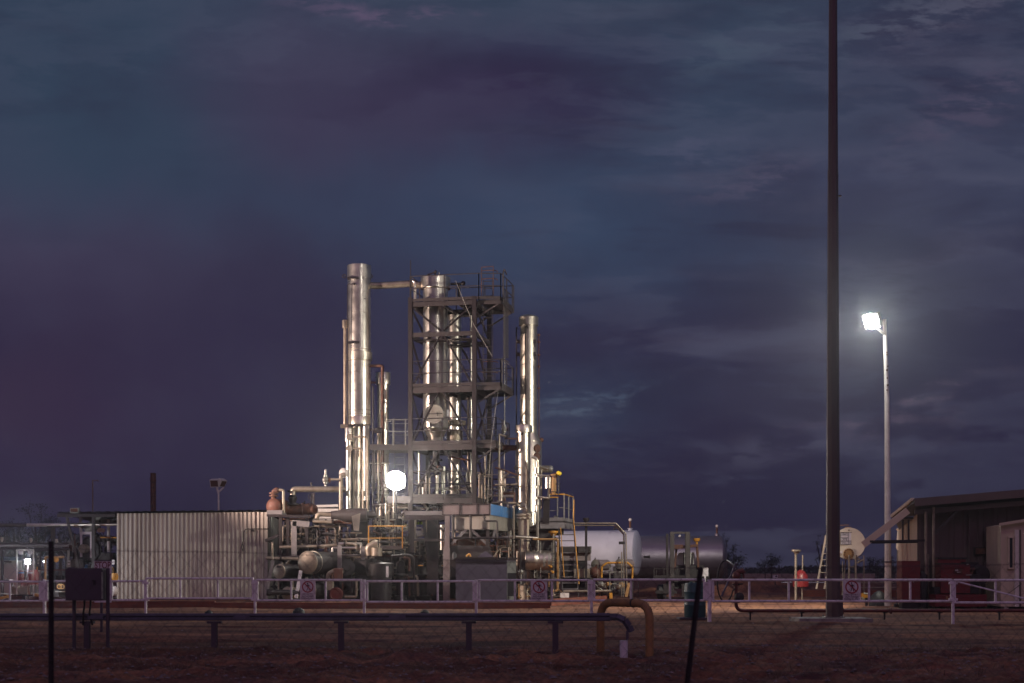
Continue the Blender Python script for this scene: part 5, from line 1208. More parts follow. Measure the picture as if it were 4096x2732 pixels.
# ================================================================ right of the plant
# horizontal vessel with bolted flange
t, r = drum('silver horizontal vessel with a studded flange above the middle sign', FC(302,1108,59.6), (1,-.05,0), 1.05, 80, 'clad2', .02, name='vessel', cat='vessel')
m = MB(); c = FC(405,1105,59.55); m.lathe(c, (1,-.08,0), [(0,r),(.18,r*.9),(.30,r*.6),(.42,r*.38),(.62,r*.38),(.62,r*.85),(.72,r*.85)], 36); m.build('dished_end', M['clad2'], t)
m = MB(); c = FC(535,1108,59.5); m.lathe(c-V3((.1,0,0)), (1,-.08,0), [(0,px(36,59.5)),(.08,px(36,59.5)),(.10,px(36,59.5)*.9),(.2,px(36,59.5)*.9),(.2,px(36,59.5)),(.3,px(36,59.5))], 36); m.build('bolted_flange', M['galv'], t)
m = MB()
for k in range(20):
    a = 2*math.pi*k/20; q = c + V3((0,math.cos(a)*.31,math.sin(a)*.31)); m.tube([q-V3((.12,0,0)), q+V3((.34,-.02,0))], .022, 6)
m.build('stud_ring', M['galv'], t)
m = MB(); m.bar(FC(270,1010,59.6), FC(270,1400,59.6), .3, .3, up=(0,1,0)); m.build('saddle', M['steel'], t)
pipe('silver pipe elbow running left from the string of cans', [FJ(668,2340,60.0), FC(440,850,60.0), FC(170,832,59.8), FC(0,850,59.8)], 13, 'clad2', (2,), bend=.15)
pipe('tall tan riser left of the right columns with a blue strip behind', [FC(180,470,58.6), FC(158,480,58.6), FC(160,1100,58.6), FC(160,1260,58.6)], 9, 'tube', bend=.08)
pipe('olive yellow line bending down beside the ship ladder', [FC(370,862,59.2), FC(670,862,59.2), FC(672,1462,59.2), FC(618,1465,59.2)], 8.5, 'hoop', (0,), bend=.06)
pipe('dark header line under the blue strip', [FC(-100,440,60), FC(60,430,60), FC(95,450,60), FC(95,500,60)], 10, 'steel', bend=.12)
pipe('short tan line with a looped end behind the blue strip', [FC(20,440,60.4), FC(200,440,60.4), FC(210,480,60.4), FC(300,500,60.4)], 9, 'tube', (1,), bend=.05)
pipe('grey square loop pipe at the foot of the front right column', [FC(230,480,60.0), FC(240,455,60.0), FC(300,455,60.0), FC(308,510,60.0)], 4, 'galv', bend=.05)
pipe('dark downpipe with a crank right of the slate bin', [FC(140,862,58.4), FC(238,862,58.4), FC(238,1260,58.4)], 5, 'dark', bend=.04)
pipe('short black elbow on the right column skirt', [FC(275,880,59.4), FC(352,882,59.4), FC(358,1000,59.4)], 6, 'blackeq', (2,), bend=.05)
for k, (x, y0, y1, w, mt, l) in enumerate(((470,880,1330,5,'galv','thin pale upright right of the silver vessel'),(415,880,1340,3,'blackeq','thin black upright in front of the silver vessel'),(600,900,1440,5,'galv','slim grey upright left of the ship ladder, first'),(622,800,1440,7,'clad2','bright upright pipe left of the ship ladder, second'),(645,900,1300,4,'steel','thin upright left of the ship ladder, third'),
      (205,1000,1330,12,'tube','broad tan upright right of the slate bin'),(395,560,760,4,'dark','thin dark upright under the pipe cans'),(1412,1010,1530,4,'tube','tan upright beside the gantry leg, left'),(1430,1010,1530,3,'galv','pale upright beside the gantry leg, right'),(1275,1150,1480,5,'galv','pale tube under the amber frame'),(1135,1180,1480,3,'tube','tan tube left of the amber frame'))):
    Yk = 59.3+.1*k; pipe(l, [FC(x,y1,Yk), FC(x,y0,Yk)], w, mt, name='stand_pipe')
m = MB(); m.bar(FC(540,740,60.6), FC(540,1300,60.6), .75, .3, up=(0,1,0)); solo('equipment_box', m, M['steel'], 'grey cabinet standing behind the pipes under the right platform', 'cabinet')
m = MB(); m.lathe(FC(620,820,59.8), (0,0,1), [(0,.10),(.08,.14),(.12,.20),(.2,.20)], 14); solo('yellow_valve', m, M['yellow'], 'small yellow topped valve at the white tank edge', 'valve')
for (x, y) in ((612,1245), (590,1180)):
    m = MB(); m.ball(FC(x,y,58.9), .07, 8); m.bar(FC(x,y,58.9), FC(x-25,y-18,58.9), .06); solo('orange_tag', m, M['yellow'], 'small orange lever left of the ladder, '+('lower' if y > 1200 else 'upper')+' one', 'lever', 'orange levers')
rnd = random.Random(5)
t = thing('instrument_rack', 'tangle of small brass coloured valves between bin and sign', 'valves', FC(240,1560,58.5))
for k in range(26):
    x = rnd.uniform(190,340) if k < 18 else rnd.uniform(560,640); y = rnd.uniform(1350,1540); q = FC(x,y,58.3+rnd.random()*.8)
    m = MB()
    if k % 3 == 0: m.tube([q, q+V3((0,0,rnd.uniform(.2,.6)))], .022, 6)
    elif k % 3 == 1: m.tube([q, q+V3((rnd.uniform(.15,.4),0,0)), q+V3((.4,0,-.25))], .02, 6)
    else: m.ball(q, rnd.uniform(.04,.08), 8); m.tube([q, q+V3((0,-.1,.05))], .02, 6)
    m.build('fitting', M[('tube','hoop','steel','blackeq')[k % 4]], t)
m = MB(); q = FC(240,1240,58.6); m.ball(q, .12, 10); m.tube([q, q+V3((-.15,-.1,.0))], .05, 8); m.tube([q, q-V3((0,0,.5))], .05, 8); solo('gauge_valve', m, M['galv'], 'bright round valve bonnet right of the slate bin', 'valve')

# yellow railed platform with ship ladder
YQ = 60.2
t = thing('service_platform', 'raised service platform with orange top rails beside the right column', 'platform', FC(700,1500,YQ))
zd = FC(0,648,YQ).z; PX0, PXc = FC(465,0,YQ).x, FC(745,0,YQ).x; PXr = FC(858,0,61.6).x
a, b, c, d = V3((PX0,YQ,0)), V3((PXc,YQ,0)), V3((PXr,62.3,0)), V3((PX0,62.6,0))
m = MB(); slab(m, [a,b,c,d], zd-.05, zd); m.build('deck', M['steel'], t)
m = MB(); m.bar(a+V3((0,0,zd+.07)), b+V3((0,0,zd+.07)), .012, .14); m.bar(b+V3((0,0,zd+.07)), c+V3((0,0,zd+.07)), .012, .14); m.build('toe_board', M['grey'], t)
m = MB(); m.bar(a+V3((0,0,zd-.2)), b+V3((0,0,zd-.2)), .10, .26); m.bar(b+V3((0,0,zd-.2)), c+V3((0,0,zd-.2)), .10, .26); m.build('edge_channel', M['grey'], t)
m = MB(); m.bar(a+V3((0,.6,zd-.45)), b+V3((0,.6,zd-.45)), .3, .26); m.build('bearer', M['steel'], t)
m = MB(); m.bar(FC(540,400,YQ), FC(532,680,YQ), .28, .2, up=(0,1,0)); m.build('hanger', M['dark'], t)
zr = zd+1.12
pts = [FC(580,372,60.3), FC(755,372,60.25), V3((PXr,62.3,FC(0,402,62.3).z))]
m = MB(); m.tube([V3((p.x,p.y,zr)) for p in (V3((FC(580,0,YQ).x,YQ,0)), b, c)], .032, 8, bend=.02); m.build('top_rail', M['yellow'], t)
m = MB(); m.tube([V3((FC(545,0,61.9).x,61.9,zr-.04)), V3((FC(680,0,61.9).x,61.9,zr-.04))], .032, 8); m.build('top_rail', M['yellow'], t, 'back orange rail')
m = MB(); m.tube([V3((p.x,p.y,zd+.55)) for p in (V3((PX0+.8,YQ,0)), b, c)], .02, 8, bend=.02); m.build('mid_rail', M['galv'], t)
m = MB(); m.tube([V3((FC(545,0,61.9).x,61.9,zd+.5)), V3((FC(680,0,61.9).x,61.9,zd+.5))], .02, 8); m.build('mid_rail', M['galv'], t)
for q in (V3((FC(668,0,61.9).x,61.9,0)), b, (b+c)/2, c): m = MB(); m.bar(q+V3((0,0,zd)), q+V3((0,0,zr-.02)), .055, .04, up=(0,1,0)); m.build('rail_post', M['galv'], t)
for q in (a+V3((.3,.3,0)), d+V3((.3,-.3,0))): m = MB(); m.bar(q, q+V3((0,0,zd-.3)), .14, .12); m.build('leg', M['steel'], t)
t = thing('ship_ladder', 'steep ship ladder with orange handrails down from the service platform', 'ladder', FC(820,1500,58.9))
zl = zd-.1; LT = [FC(682,740,60.1), FC(852,650,60.1)]; LB = [V3((FC(735,0,58.9).x,58.9,.02)), V3((FC(915,0,58.9).x,58.9,.02))]
for k in range(2): m = MB(); m.bar(LT[k], LB[k], .045, .17, up=(0,-1,.3)); m.build('stringer', M['steel'], t)
m = MB(); o = V3((.0,-.12,.1)); m.tube([FC(858,402,60.0), LT[1]+o, LB[1]+o+V3((0,0,.6))], .025, 8, bend=0); m.build('handrail', M['yellow'], t)
m = MB(); o = V3((.04,-.12,.05)); m.tube([FC(692,745,60.0)+o, FC(732,1320,59.2)+o], .02, 8, bend=0); m.build('handrail', M['yellow'], t)
for k in range(10):
    y = 810+70*k; f = (y-740)/760; Yk = 60.1-1.2*f; m = MB()
    zz = zof(1860+y/2.9033, Yk); p = LT[0]+(LB[0]-LT[0])*((LT[0].z-zz)/(LT[0].z-LB[0].z)); q = LT[1]+(LB[1]-LT[1])*((LT[1].z-zz)/(LT[1].z-LB[1].z))
    m.bar(p, q, .2, .035); m.build('tread', M['grey'], t)
# pipe gantry
pipe('rectangular olive pipe gantry arching over to the white tank', [FC(868,676,60.4), FC(1345,676,60.4), FC(1462,800,60.4), FC(1468,1260,60.4), FC(1478,1500,60.4)], 5.5, 'tube', bend=.05, name='gantry_pipe')
pipe('lower parallel pipe of the olive gantry', [FC(868,700,60.5), FC(1335,700,60.5), FC(1438,805,60.5), FC(1442,1260,60.5), FC(1448,1500,60.5)], 6.5, 'tube', bend=.05, name='gantry_pipe')
t = thing('gantry_post', 'dark gantry post with a small cap in front of the white tank', 'post', FC(1000,1450,60.6))
m = MB(); m.bar(FC(1000,650,60.7), V3((FC(1000,0,60.7).x,60.7,0)), .10, .10, up=(0,1,0)); m.build('post', M['dark'], t); m = MB(); m.lathe(FC(1000,660,60.7), (0,0,1), [(0,.1),(.1,.14),(.16,.14)], 10); m.build('cap', M['dark'], t)
m = MB(); q = FC(1415,905,60.3); m.bar(q-V3((.13,0,0)), q+V3((.13,0,.0)), .12, .12); m.build('gantry_lamp', M['blackeq'], t, 'small dark lamp box on the gantry')
# dark tower box under ladder
t = thing('chemical_cabinet', 'dull olive grey box unit with a ribbed edge behind the ladder', 'cabinet', FC(870,1130,61.5))
m = MB(); m.box(FC(690,1020,61.2), FC(1050,948,62)); m.build('top_box', M['steel'], t)
m = MB(); m.box(FC(720,1110,61.4), FC(1045,1022,62)); m.build('lower_box', M['boxp'], t)
m = MB()
for k in range(5): m.box(FC(1040,958+k*14,61.15), FC(1056,953+k*14,61.5))
m.build('rib', M['galv'], t)
m = MB(); m.bar(FC(860,1110,61.5), FC(860,1440,61.5), 2.8*.4, .1, up=(0,1,0)); m.build('shaded_back', M['blackeq'], t)
m = MB(); m.bar(FC(740,1250,61.3), FC(790,1200,61.3), .08); m.bar(FC(910,1270,61.3), FC(1000,1190,61.3), .10, .06); m.build('brace', M['steel'], t)
m = MB(); m.box(FC(860,1310,60.9), FC(1040,1205,61.3)); m.build('drum_end', M['tube'], t)
# two small round tank ends
for (x, y, w, l) in ((1110,1160,43,'small round gauge-like tank end with a dark needle on top, left one'),(1385,1150,40,'small round tank end behind the amber frame, right one')):
    t, r = drum(l, FC(x,y,62), (.6,.8,0), .9, w, 'boxp', .05, 'boxw')
    m = MB(); m.tube([FC(x-8,y-60,62), FC(x-2,y-85,62)], .025, 6); m.build('spike', M['dark'], t)
    m = MB(); m.bar(FC(x,y+30,62.3), FC(x,y+300,62.3), .5, .4, up=(0,1,0)); m.build('stand', M['steel'], t)
m = MB(); rnd = random.Random(2)
for k in range(5): q = FC(1080+k*14,1250+8*k,61); m.tube([q, q+V3((rnd.uniform(-.2,.2),-.1,rnd.uniform(.1,.4))), q+V3((rnd.uniform(-.3,.3),0,rnd.uniform(-.4,.1)))], .03, 6, bend=.1)
m.ball(FC(1105,1250,61), .25, 10); solo('hose_tangle', m, M['rustmix'], 'tangle of dark hoses on a rusty casting before the white tank', 'hose')
t = thing('amber_guard_frame', 'amber tubular guard frame with sloping shoulders at the white tank', 'guard frame', FC(1360,1480,60.9))
m = MB(); m.tube([FC(1180,1310,60.9), FC(1182,1180,60.9), FC(1240,1137,60.9), FC(1480,1133,60.9), FC(1540,1185,60.9), FC(1535,1320,60.9)], .045, 8, bend=.06); m.build('top_tube', M['yellow'], t)
for x in (1181, 1536): m = MB(); m.bar(FC(x,1300,60.9), V3((FC(x,0,60.9).x,60.9,0)), .06); m.build('post', M['steel'], t)
m = MB(); m.bar(FC(1190,1245,60.9), FC(1440,1240,60.9), .05); m.bar(FC(1270,1380,60.9), FC(1400,1375,60.9), .06); m.build('cross_bar', M['galv'], t)
rnd = random.Random(8)
t = thing('pump_skid', 'low jumble of pipes and little pumps beneath the amber frame', 'pump', FC(1300,1500,60.4))
for k in range(22):
    q = FC(rnd.uniform(1110,1420), rnd.uniform(1380,1480), 60.2+rnd.random()); m = MB()
    if k % 2: m.tube([q, q+V3((rnd.uniform(-.5,.5),0,rnd.uniform(0,.2))), q+V3((rnd.uniform(-.5,.5),.1,-.3))], .028, 6, bend=.08)
    else: m.lathe(q, (1,rnd.uniform(-1,0),.1), [(0,.05),(.05,.12),(.2,.12),(.25,.05)], 10)
    m.build('fitting', M[('steel','tube','blackeq','galv','hoop')[k % 5]], t)
m = MB(); m.bar(FC(1465,1530,58), FC(1500,1370,58), .11); solo('copper_post', m, M['hoop'], 'short copper pink bollard post behind the fence by the gantry leg', 'bollard')
m = MB(); m.bar(FC(750,1540,58.2), FC(750,1485,58.2), .35, .3, up=(0,1,0)); solo('small_box', m, M['pole'], 'small white bucket at the foot of the ship ladder', 'bucket')
m = MB(); m.tube([FC(735,1468,58.9), FC(1290,1462,58.9)], .05, 8); solo('pipe', m, M['tube'], 'low tan pipe lying right of the ladder foot', 'pipe')

# big white tank and steel tank
def htank(label, c, d, L_, r, mt, name, vent, dish=.35, seam=()):
    d = V3(d).normalized(); t = thing(name, label, 'tank', V3((c.x,c.y,0)))
    m = MB(); m.lathe(c, d, [(0,r),(L_,r)], 64, False, True)
    for s in seam: m.lathe(c, d, [(s-.01,r),(s-.006,r+.006),(s+.006,r+.006),(s+.01,r)], 64, False, False)
    m.build('shell', M[mt], t)
    m = MB(); m.lathe(c, -d, [(0,r),(dish*.25,r*.97),(dish*.6,r*.8),(dish*.85,r*.5),(dish,.001)], 64, False, False); m.build('end_cap', M[mt], t)
    for s in (.8, L_-.8):
        q = c+d*s; m = MB(); m.bar(V3((q.x,q.y,0)), V3((q.x,q.y,c.z-r*.7)), 1.5, .25, up=d); m.build('saddle', M['steel'], t)
    q = c+d*vent; m = MB(); z = c.z+r; m.lathe(V3((q.x,q.y,z-.02)), (0,0,1), [(0,.11),(.10,.11),(.10,.15),(.13,.15)], 14); m.build('vent_flange', mt and M[mt], t)
    m = MB(); m.lathe(V3((q.x,q.y,z+.12)), (0,0,1), [(0,.055),(.34,.055)], 12); v = m.build('vent_pipe', M['rust'], t); m = MB(); m.ball(V3((q.x,q.y,z+.54)), .085, 12); m.build('vent_ball', M['pole'], v)
    return t
r1 = px(90,73); zc = zof(2211,73)
t = htank('big white storage tank with a domed end behind the olive gantry', V3((xof(2545,73),73,zc)), (-1,.28,0), 5.6, r1, 'tankw', 'storage_tank', .32, .22, (1.35,))
m = MB(); q = V3((xof(2466,73),72.2,zc+r1)); m.tube([q-V3((.2,0,0)), q+V3((0,0,.25)), q+V3((.2,0,0))], .05, 8); m.build('lifting_eye', M['dark'], t)
r2 = px(85,79); zc = zof(2228,79)
t = htank('dull steel storage tank standing behind the forklift', V3((xof(2882,79),79,zc)), (-1,.05,0), 6.8, r2, 'tanks', 'storage_tank', .2, .35, (2.2,4.4))
m = MB(); q = P(2575,2227,78); m.tube([q, q+V3((.3,0,0))], .05, 8); m.tube([q+V3((.3,0,-.08)), q+V3((.3,0,.08))], .04, 8); m.build('side_valve', M['dark'], t)
t = thing('tank_ladder', 'short dark ladder below the end of the white tank', 'ladder', P(2540,2400,70))
ladder(t, P(2532,2395,69), P(2532,2302,69), V3((.26,0,0)), .3, 'dark')

# forklift
YK = 63.5
t = thing('forklift', 'parked forklift seen from the front with its twin mast raised', 'forklift', (xof(2715,YK),YK,0))
for x, w_ in ((2688,17),(2749,16)):
    m = MB(); m.hbeam(V3((xof(x,YK),YK,.15)), P(x,2129,YK), px(w_,YK), .2, .03); m.build('mast_channel', M['steel'], t)
for x in (2669, 2756): m = MB(); m.hbeam(V3((xof(x,YK),YK+.08,.2)), P(x,2135,YK), px(9,YK), .14, .025); m.build('mast_rail', M['dark'], t)
m = MB(); m.bar(P(2680,2131,YK), P(2758,2131,YK), .1, .09); m.build('crosshead', M['steel'], t)
m = MB(); m.ring(P(2718,2144,YK), (0,1,0), .035, .018); m.build('tow_eye', M['pole'], t)
m = MB(); m.box(FK(595,650,YK+.1), FK(700,600,YK+.2)); m.bar(FK(590,640,YK+1), FK(870,610,YK+.9), 1.2, .12, up=(0,0,1)); m.build('overhead_guard', M['rust'], t)
m = MB(); m.bar(FK(868,600,YK+.5), FK(885,880,YK+.5), .10, .10, up=(0,1,0)); m.build('guard_pillar', M['rust'], t); m = MB(); m.bar(FK(620,650,YK+.5), FK(600,900,YK+.5), .08); m.build('guard_pillar', M['rust'], t)
m = MB(); m.lathe(FK(865,560,YK+.5), (0,0,1), [(0,.12),(.08,.16),(.14,.16)], 14); m.tube([FK(865,560,YK+.5), FK(868,610,YK+.5)], .05, 8); m.build('beacon', M['yellow'], t)
m = MB(); m.prism([FK(632,836,YK+.8), FK(850,836,YK+.8), FK(838,695,YK+.8), FK(650,695,YK+.8), FK(622,745,YK+.8)], (0,.05,0)); m.build('windscreen', M['glass'], t)
m = MB(); m.bar(FK(820,690,YK+.7), FK(812,840,YK+.7), .05); m.bar(FK(712,690,YK+.7), FK(712,840,YK+.7), .05); m.build('windscreen_bar', M['dark'], t)
m = MB(); m.box(FK(600,1130,YK+.6), FK(880,850,YK+2.6)); m.build('body', M['blackeq'], t)
m = MB(); m.box(FK(345,995,YK-.05), FK(860,970,YK+.1)); m.box(FK(345,995,YK-.06), FK(355,880,YK+.05)); m.bar(FK(345,885,YK), FK(770,890,YK), .05)
for k in range(5): m.bar(FK(380+k*90,890,YK), FK(380+k*90,980,YK), .035)
m.build('load_guard', M['dark'], t)
m = MB(); m.bar(FK(350,1010,YK-.3), FK(870,1010,YK-.3), .1, .1); m.bar(FK(370,1170,YK), FK(620,1170,YK), .3, .14); m.build('carriage', M['dark'], t)
for x in (430, 860):
    m = MB(); c = FK(x,0,YK+.3); c.z = .33; m.lathe(c-V3((.16,0,0)), (1,0,0), [(0,.25),(.05,.33),(.27,.33),(.32,.25)], 24); m.build('wheel', M['rubber'], t)
for x in (480, 700): m = MB(); q = FK(x,0,YK); m.box((q.x-.07, YK-1.15, .06), (q.x+.07, YK-.05, .1)); m.box((q.x-.07, YK-.08, .1), (q.x+.07, YK-.03, .7)); m.build('fork', M['dark'], t)
m = MB(); q = FK(965,925,YK-.1); m.box(q-V3((.17,0,.2)), q+V3((.15,.05,.18))); m.bar(q-V3((0,0,.2)), V3((q.x,q.y,0)), .06); solo('notice_plate', m, M['sign'], 'small pale notice plate right of the forklift', 'sign')

# teal drum
YD = 37.2; cx = xof(2780,YD)
t = thing('plastic_drum', 'dark teal plastic drum standing on a board behind the leaning picket', 'drum', (cx,YD,.04))
r_ = px(86,YD)/2; hD = zof(2331,YD); m = MB(); m.lathe((cx,YD,.045), (0,0,1), [(0,r_*.92),(.05,r_),(hD*.32,r_),(hD*.34,r_*1.03),(hD*.36,r_),(hD*.68,r_),(hD*.70,r_*1.03),(hD*.72,r_),(hD-.1,r_*.97),(hD-.05,r_*.93),(hD-.045,r_*.8)], 32); m.build('barrel', M['teal'], t)
m = MB(); m.cyl((cx-.12,YD-.1,hD-.01), (cx-.12,YD-.1,hD+.03), .04, 10); m.build('bung', M['teal'], t)
m = MB(); m.box((xof(2712,YD),YD-.35,0.0), (xof(2822,YD),YD+.35,.045)); solo('board', m, M['ebox'], 'dark flat board under the teal drum', 'board')

# red standpipe, hose and pipeline
YZ = 37.0; bxp = xof(2944,YZ)
t = thing('hydrant', 'red standpipe hydrant with a valve head rising from the pipeline', 'hydrant', (bxp,YZ,0))
m = MB(); m.tube([P(2944,2300,YZ), P(2944,2443,YZ), P(3010,2443,YZ)], px(14,YZ)/2, 14, bend=.2); m.build('riser', M['redpipe'], t)
m = MB()
for y in (2335,2344,2412): m.lathe(P(2944,y,YZ), (0,0,1), [(0,.10),(.025,.10)], 16)
m.build('flange', M['redpipe'], t)
m = MB(); m.ball(P(2946,2303,YZ), .115, 12); m.tube([P(2946,2303,YZ), P(2950,2288,YZ), P(2975,2283,YZ)], .07, 10, bend=.08); m.bar(P(2960,2288,YZ-.05), P(2982,2288,YZ-.05), .06, .035); m.tube([P(2972,2292,YZ), P(2975,2312,YZ)], .03, 8); m.build('valve_head', M['redpipe'], t)
m = MB(); m.tube([P(2929,2340,YZ), P(2972,2335,YZ)], .02, 6); m.lathe(P(2956,2388,YZ-.05), (.2,-1,0), [(0,.12),(.06,.12),(.1,.05)], 14); m.build('side_valve', M['blackeq'], t)
t = thing('fire_hose', 'black hose hanging in a long loop from the red hydrant', 'hose', P(2900,2405,YZ-.1))
el = [P(2901+33*math.cos(a), 2326-83*math.sin(a), YZ-.12) for a in [R(-300+ -20*k+20*0) for k in range(0,17)]]
m = MB(); m.tube([P(2935,2262,YZ-.1)]+[P(2902+33*math.cos(R(an)), 2325-83*math.sin(R(an)), YZ-.1) for an in range(60,346,16)]+[P(2940,2355,YZ-.05)], .020, 8, bend=0); m.build('hose', M['rubber'], t)
m = MB(); m.tube([P(2905,2243,YZ-.1), P(2928,2258,YZ-.1), P(2942,2278,YZ-.1)], .03, 8, bend=.05); m.build('nozzle', M['galv'], t)
m = MB(); m.tube([P(2886,2386,YZ-.15), P(2944,2256,YZ-.15)], px(8,YZ)/2, 10); m.ball(P(2944,2256,YZ-.15), .04, 8); solo('branch_lance', m, M['beam'], 'pale blue grey lance leaning across the hose loop', 'lance')
zp = zof(2443,YZ); xe = 17
t = thing('fire_main', 'long dull red pipeline lying low along the yard to the right', 'pipeline', (6,YZ,0))
m = MB(); m.tube([P(3010,2443,YZ), V3((xe,YZ+.2,zp))], px(14.5,YZ)/2, 14); m.build('pipe_run', M['redpipe'], t)
for x in (3002, 3208, 3540, 3760, 4000):
    m = MB(); q = P(x,2443,YZ); m.bar(V3((q.x,YZ+.05,-.02)), V3((q.x,YZ+.05,zp-.03)), .04); m.bar(V3((q.x-.05,YZ,zp-.055)), V3((q.x+.05,YZ,zp-.055)), .12, .02); m.build('support', M['dark'], t)
for x in (3370, 3563): m = MB(); q = P(x,2443,YZ); m.lathe(q-V3((.02,0,0)), (1,0,0), [(0,.085),(.04,.085)], 14); m.build('coupling', M['redpipe'], t)

# red hose cover, probe poles, leaning ladder
YX = 60.0
t = thing('hose_reel_cover', 'faded red vinyl cover over a hose reel on a post', 'cover', P(3205,2370,YX))
m = MB(); m.lathe(P(3203,2347,YX), (0,0,1), [(0,.33),(.2,.34),(.5,.28),(.68,.13),(.72,.02)], 12); m.build('cover', M['redcover'], t)
m = MB(); m.tube([V3((P(3208,0,YX).x,YX,0)), P(3211,2220,YX)], .03, 8); m.bar(P(3180,2348,YX), P(3215,2348,YX), .3, .03); m.build('post', M['tube'], t)
t = thing('vent_mast', 'thin pale post with a flared cap left of the red cover', 'post', P(3183,2380,59.5))
m = MB(); m.tube([V3((P(3183,0,59.5).x,59.5,0)), P(3183,2215,59.5)], .05, 8); m.build('post', M['tube'], t); m = MB(); m.lathe(P(3185,2215,59.5), (0,0,1), [(0,.09),(.08,.13),(.1,.2),(.17,.2)], 12); m.build('cap', M['tube'], t)
YY = 62.5
t = thing('tank_access_ladder', 'pale steep ladder leaning on the small tank, half behind the mast', 'ladder', FN(500,1090,YY))
for o in (0, 92):
    m = MB(); m.bar(FN(480+o,1090,YY), FN(592+o,470,YY), .075, .05, up=(0,1,0)); m.build('stringer', M['cream'], t)
for y in (560, 600, 680, 750, 820, 900, 980): f = (y-1090)/(470-1090); m = MB(); m.bar(FN(480+112*f,y,YY), FN(572+112*f,y,YY), .06, .03); m.build('rung', M['cream'], t)
# small placarded tank
YT = 62.0; c = P(3396.5,2174,YT); r_ = px(64,YT)
t = thing('placarded_tank', 'small cream horizontal tank with a 3YE hazard placard on its round end', 'tank', V3((c.x,c.y,0)))
m = MB(); m.lathe(c, (.238,1,0), [(0,r_*.985),(.02,r_),(3.2,r_)], 56, True, True); m.build('shell', M['tank3'], t)
m = MB(); q0, q1 = P(3362.4,2178,YT-.02), P(3430.4,2129.5,YT-.02); m.box(q0, q1+V3((0,.012,0))); pl = m.build('placard', M['sign'], t)
m = MB(); yk = YT-.026
def ln(xa, ya, xb, yb_, w_=.018):
    a, b = P(xa,ya,yk), P(xb,yb_,yk); m.bar(a, b, .004, w_) if abs(ya-yb_) < 1 else m.box((a.x-w_/2, yk-.002, min(a.z,b.z)), (a.x+w_/2, yk+.002, max(a.z,b.z)))
for y in (2129.5, 2178): ln(3362.4,y,3430.4,y)
ln(3362.4,2164,3430.4,2164); ln(3362.4,2151,3393,2151); ln(3362.4,2140,3393,2140)
yk = YT-.03
for x in (3362.4,3393,3430.4): ln(x,2129.5,x,2178)
m.build('placard_lines', M['ink'], pl)
text('lettering', '3YE', P(3379,2157.8,YT-.024), .135, M['ink'], pl, 'bold 3YE code')
for s, x, y, sz in (('COMBUSTIBLE', 3377.5,2132.6,.045),('LIQUID',3377.5,2137,.045),('IN EMERGENCY DIAL',3377.5,2167.5,.032),('POLICE OR',3377.5,2171,.034),('FIRE BRIGADE',3377.5,2174.8,.034),('UN NUMBER',3411,2169,.055),('SPECIALIST ADVICE',3411,2174.3,.034)):
    text('lettering', s, P(x,y,YT-.024), sz, M['ink'], pl)
m = MB(); cf_ = P(3394,2214.5,YT-.05); m.lathe(cf_, (0,-1,0), [(0,px(21,YT)),(.05,px(21,YT)),(.052,px(12,YT)),(.07,px(12,YT))], 28); fl_ = m.build('flange', M['hoop'], t)
m = MB()
for k in range(12): a = 2*math.pi*(k+.5)/12; q = cf_+V3((math.cos(a)*px(17,YT),-.05,math.sin(a)*px(17,YT))); m.lathe(q, (0,-1,0), [(0,.028),(.04,.028)], 6)
m.bar(cf_-V3((0,.01,.02)), cf_-V3((0,.01,.02))+V3((.001,0,0)), .02); m.build('bolt_ring', M['rust'], fl_)
m = MB(); m.lathe(P(3364,2209,YT-.03), (0,-1,0), [(0,.045),(.06,.05),(.065,.04)], 16); m.build('gauge', M['sign'], t)
m = MB(); q = P(3395,2121,YT-.0); m.lathe(q, (0,-1,0), [(0,.03),(.03,.03)], 8); m.build('plug', M['rust'], t)
m = MB(); m.bar(P(3382,2110,YT+.4), P(3402,2110,YT+.4), .2, .04); m.bar(P(3358,2101,YT+.4), P(3396,2100,YT+.4), .03); m.build('top_fitting', M['hoop'], t)
for (x, y0, w_) in ((3396,2220,9),(3423,2220,9),(3370,2245,4),(3456,2222,5),(3385,2225,6)):
    m = MB(); m.cyl(V3((xof(x,YT-.1),YT-.1 if x != 3385 else YT+.8,0)), P(x,y0,YT-.1 if x != 3385 else YT+.8), px(w_,YT)/2, 12); m.build('leg_pipe', M['tube'], t)
m = MB(); m.box(P(3400,2233,YT), P(3416,2225,YT+.2)); m.box(P(3400,2270,YT), P(3416,2265,YT+.2)); m.build('cross_tie', M['tube'], t)
m = MB(); m.bar(P(3440,2223,YT), P(3458,2223,YT), .02); m.tube([P(3430,2252,YT), P(3440,2244,YT), P(3452,2240,YT)], .05, 8); m.box(P(3429,2240,YT-.1), P(3437,2232,YT)); m.build('side_fitting', M['tube'], t)
# pipes and mound beyond the right fence
for y, w_, mt, l in ((2330,5,'tube','upper of two tan pipes beyond the right hand sign'),(2350.5,6,'tube','lower of two tan pipes beyond the right hand sign')):
    pipe(l, [P(3442,y,64), P(3608,y,64)], w_, mt)
pipe('thin pipe beyond the fence left of the mast', [P(3125,2330,60), P(3300,2330,60)], 4, 'beam')
t = thing('covered_pump', 'black domed tarpaulin over a pump near the lamp post', 'cover', (xof(3516,50.5),50.5,0))
m = MB(); c_ = V3((xof(3516,50.5),50.5,0)); m.lathe(c_, (0,0,1), [(0,.36),(.2,.35),(.38,.27),(.5,.15),(.56,.05),(.57,.001)], 16, False, False); m.build('cover', M['rubber'], t)
m = MB(); m.box(c_+V3((-.42,-.3,0)), c_+V3((.42,.3,.02))); m.build('base_board', M['ebox'], t)
t = thing('fuel_can', 'small orange machine with a silver spout left of the black cover', 'machine', (xof(3458,51),51,0))
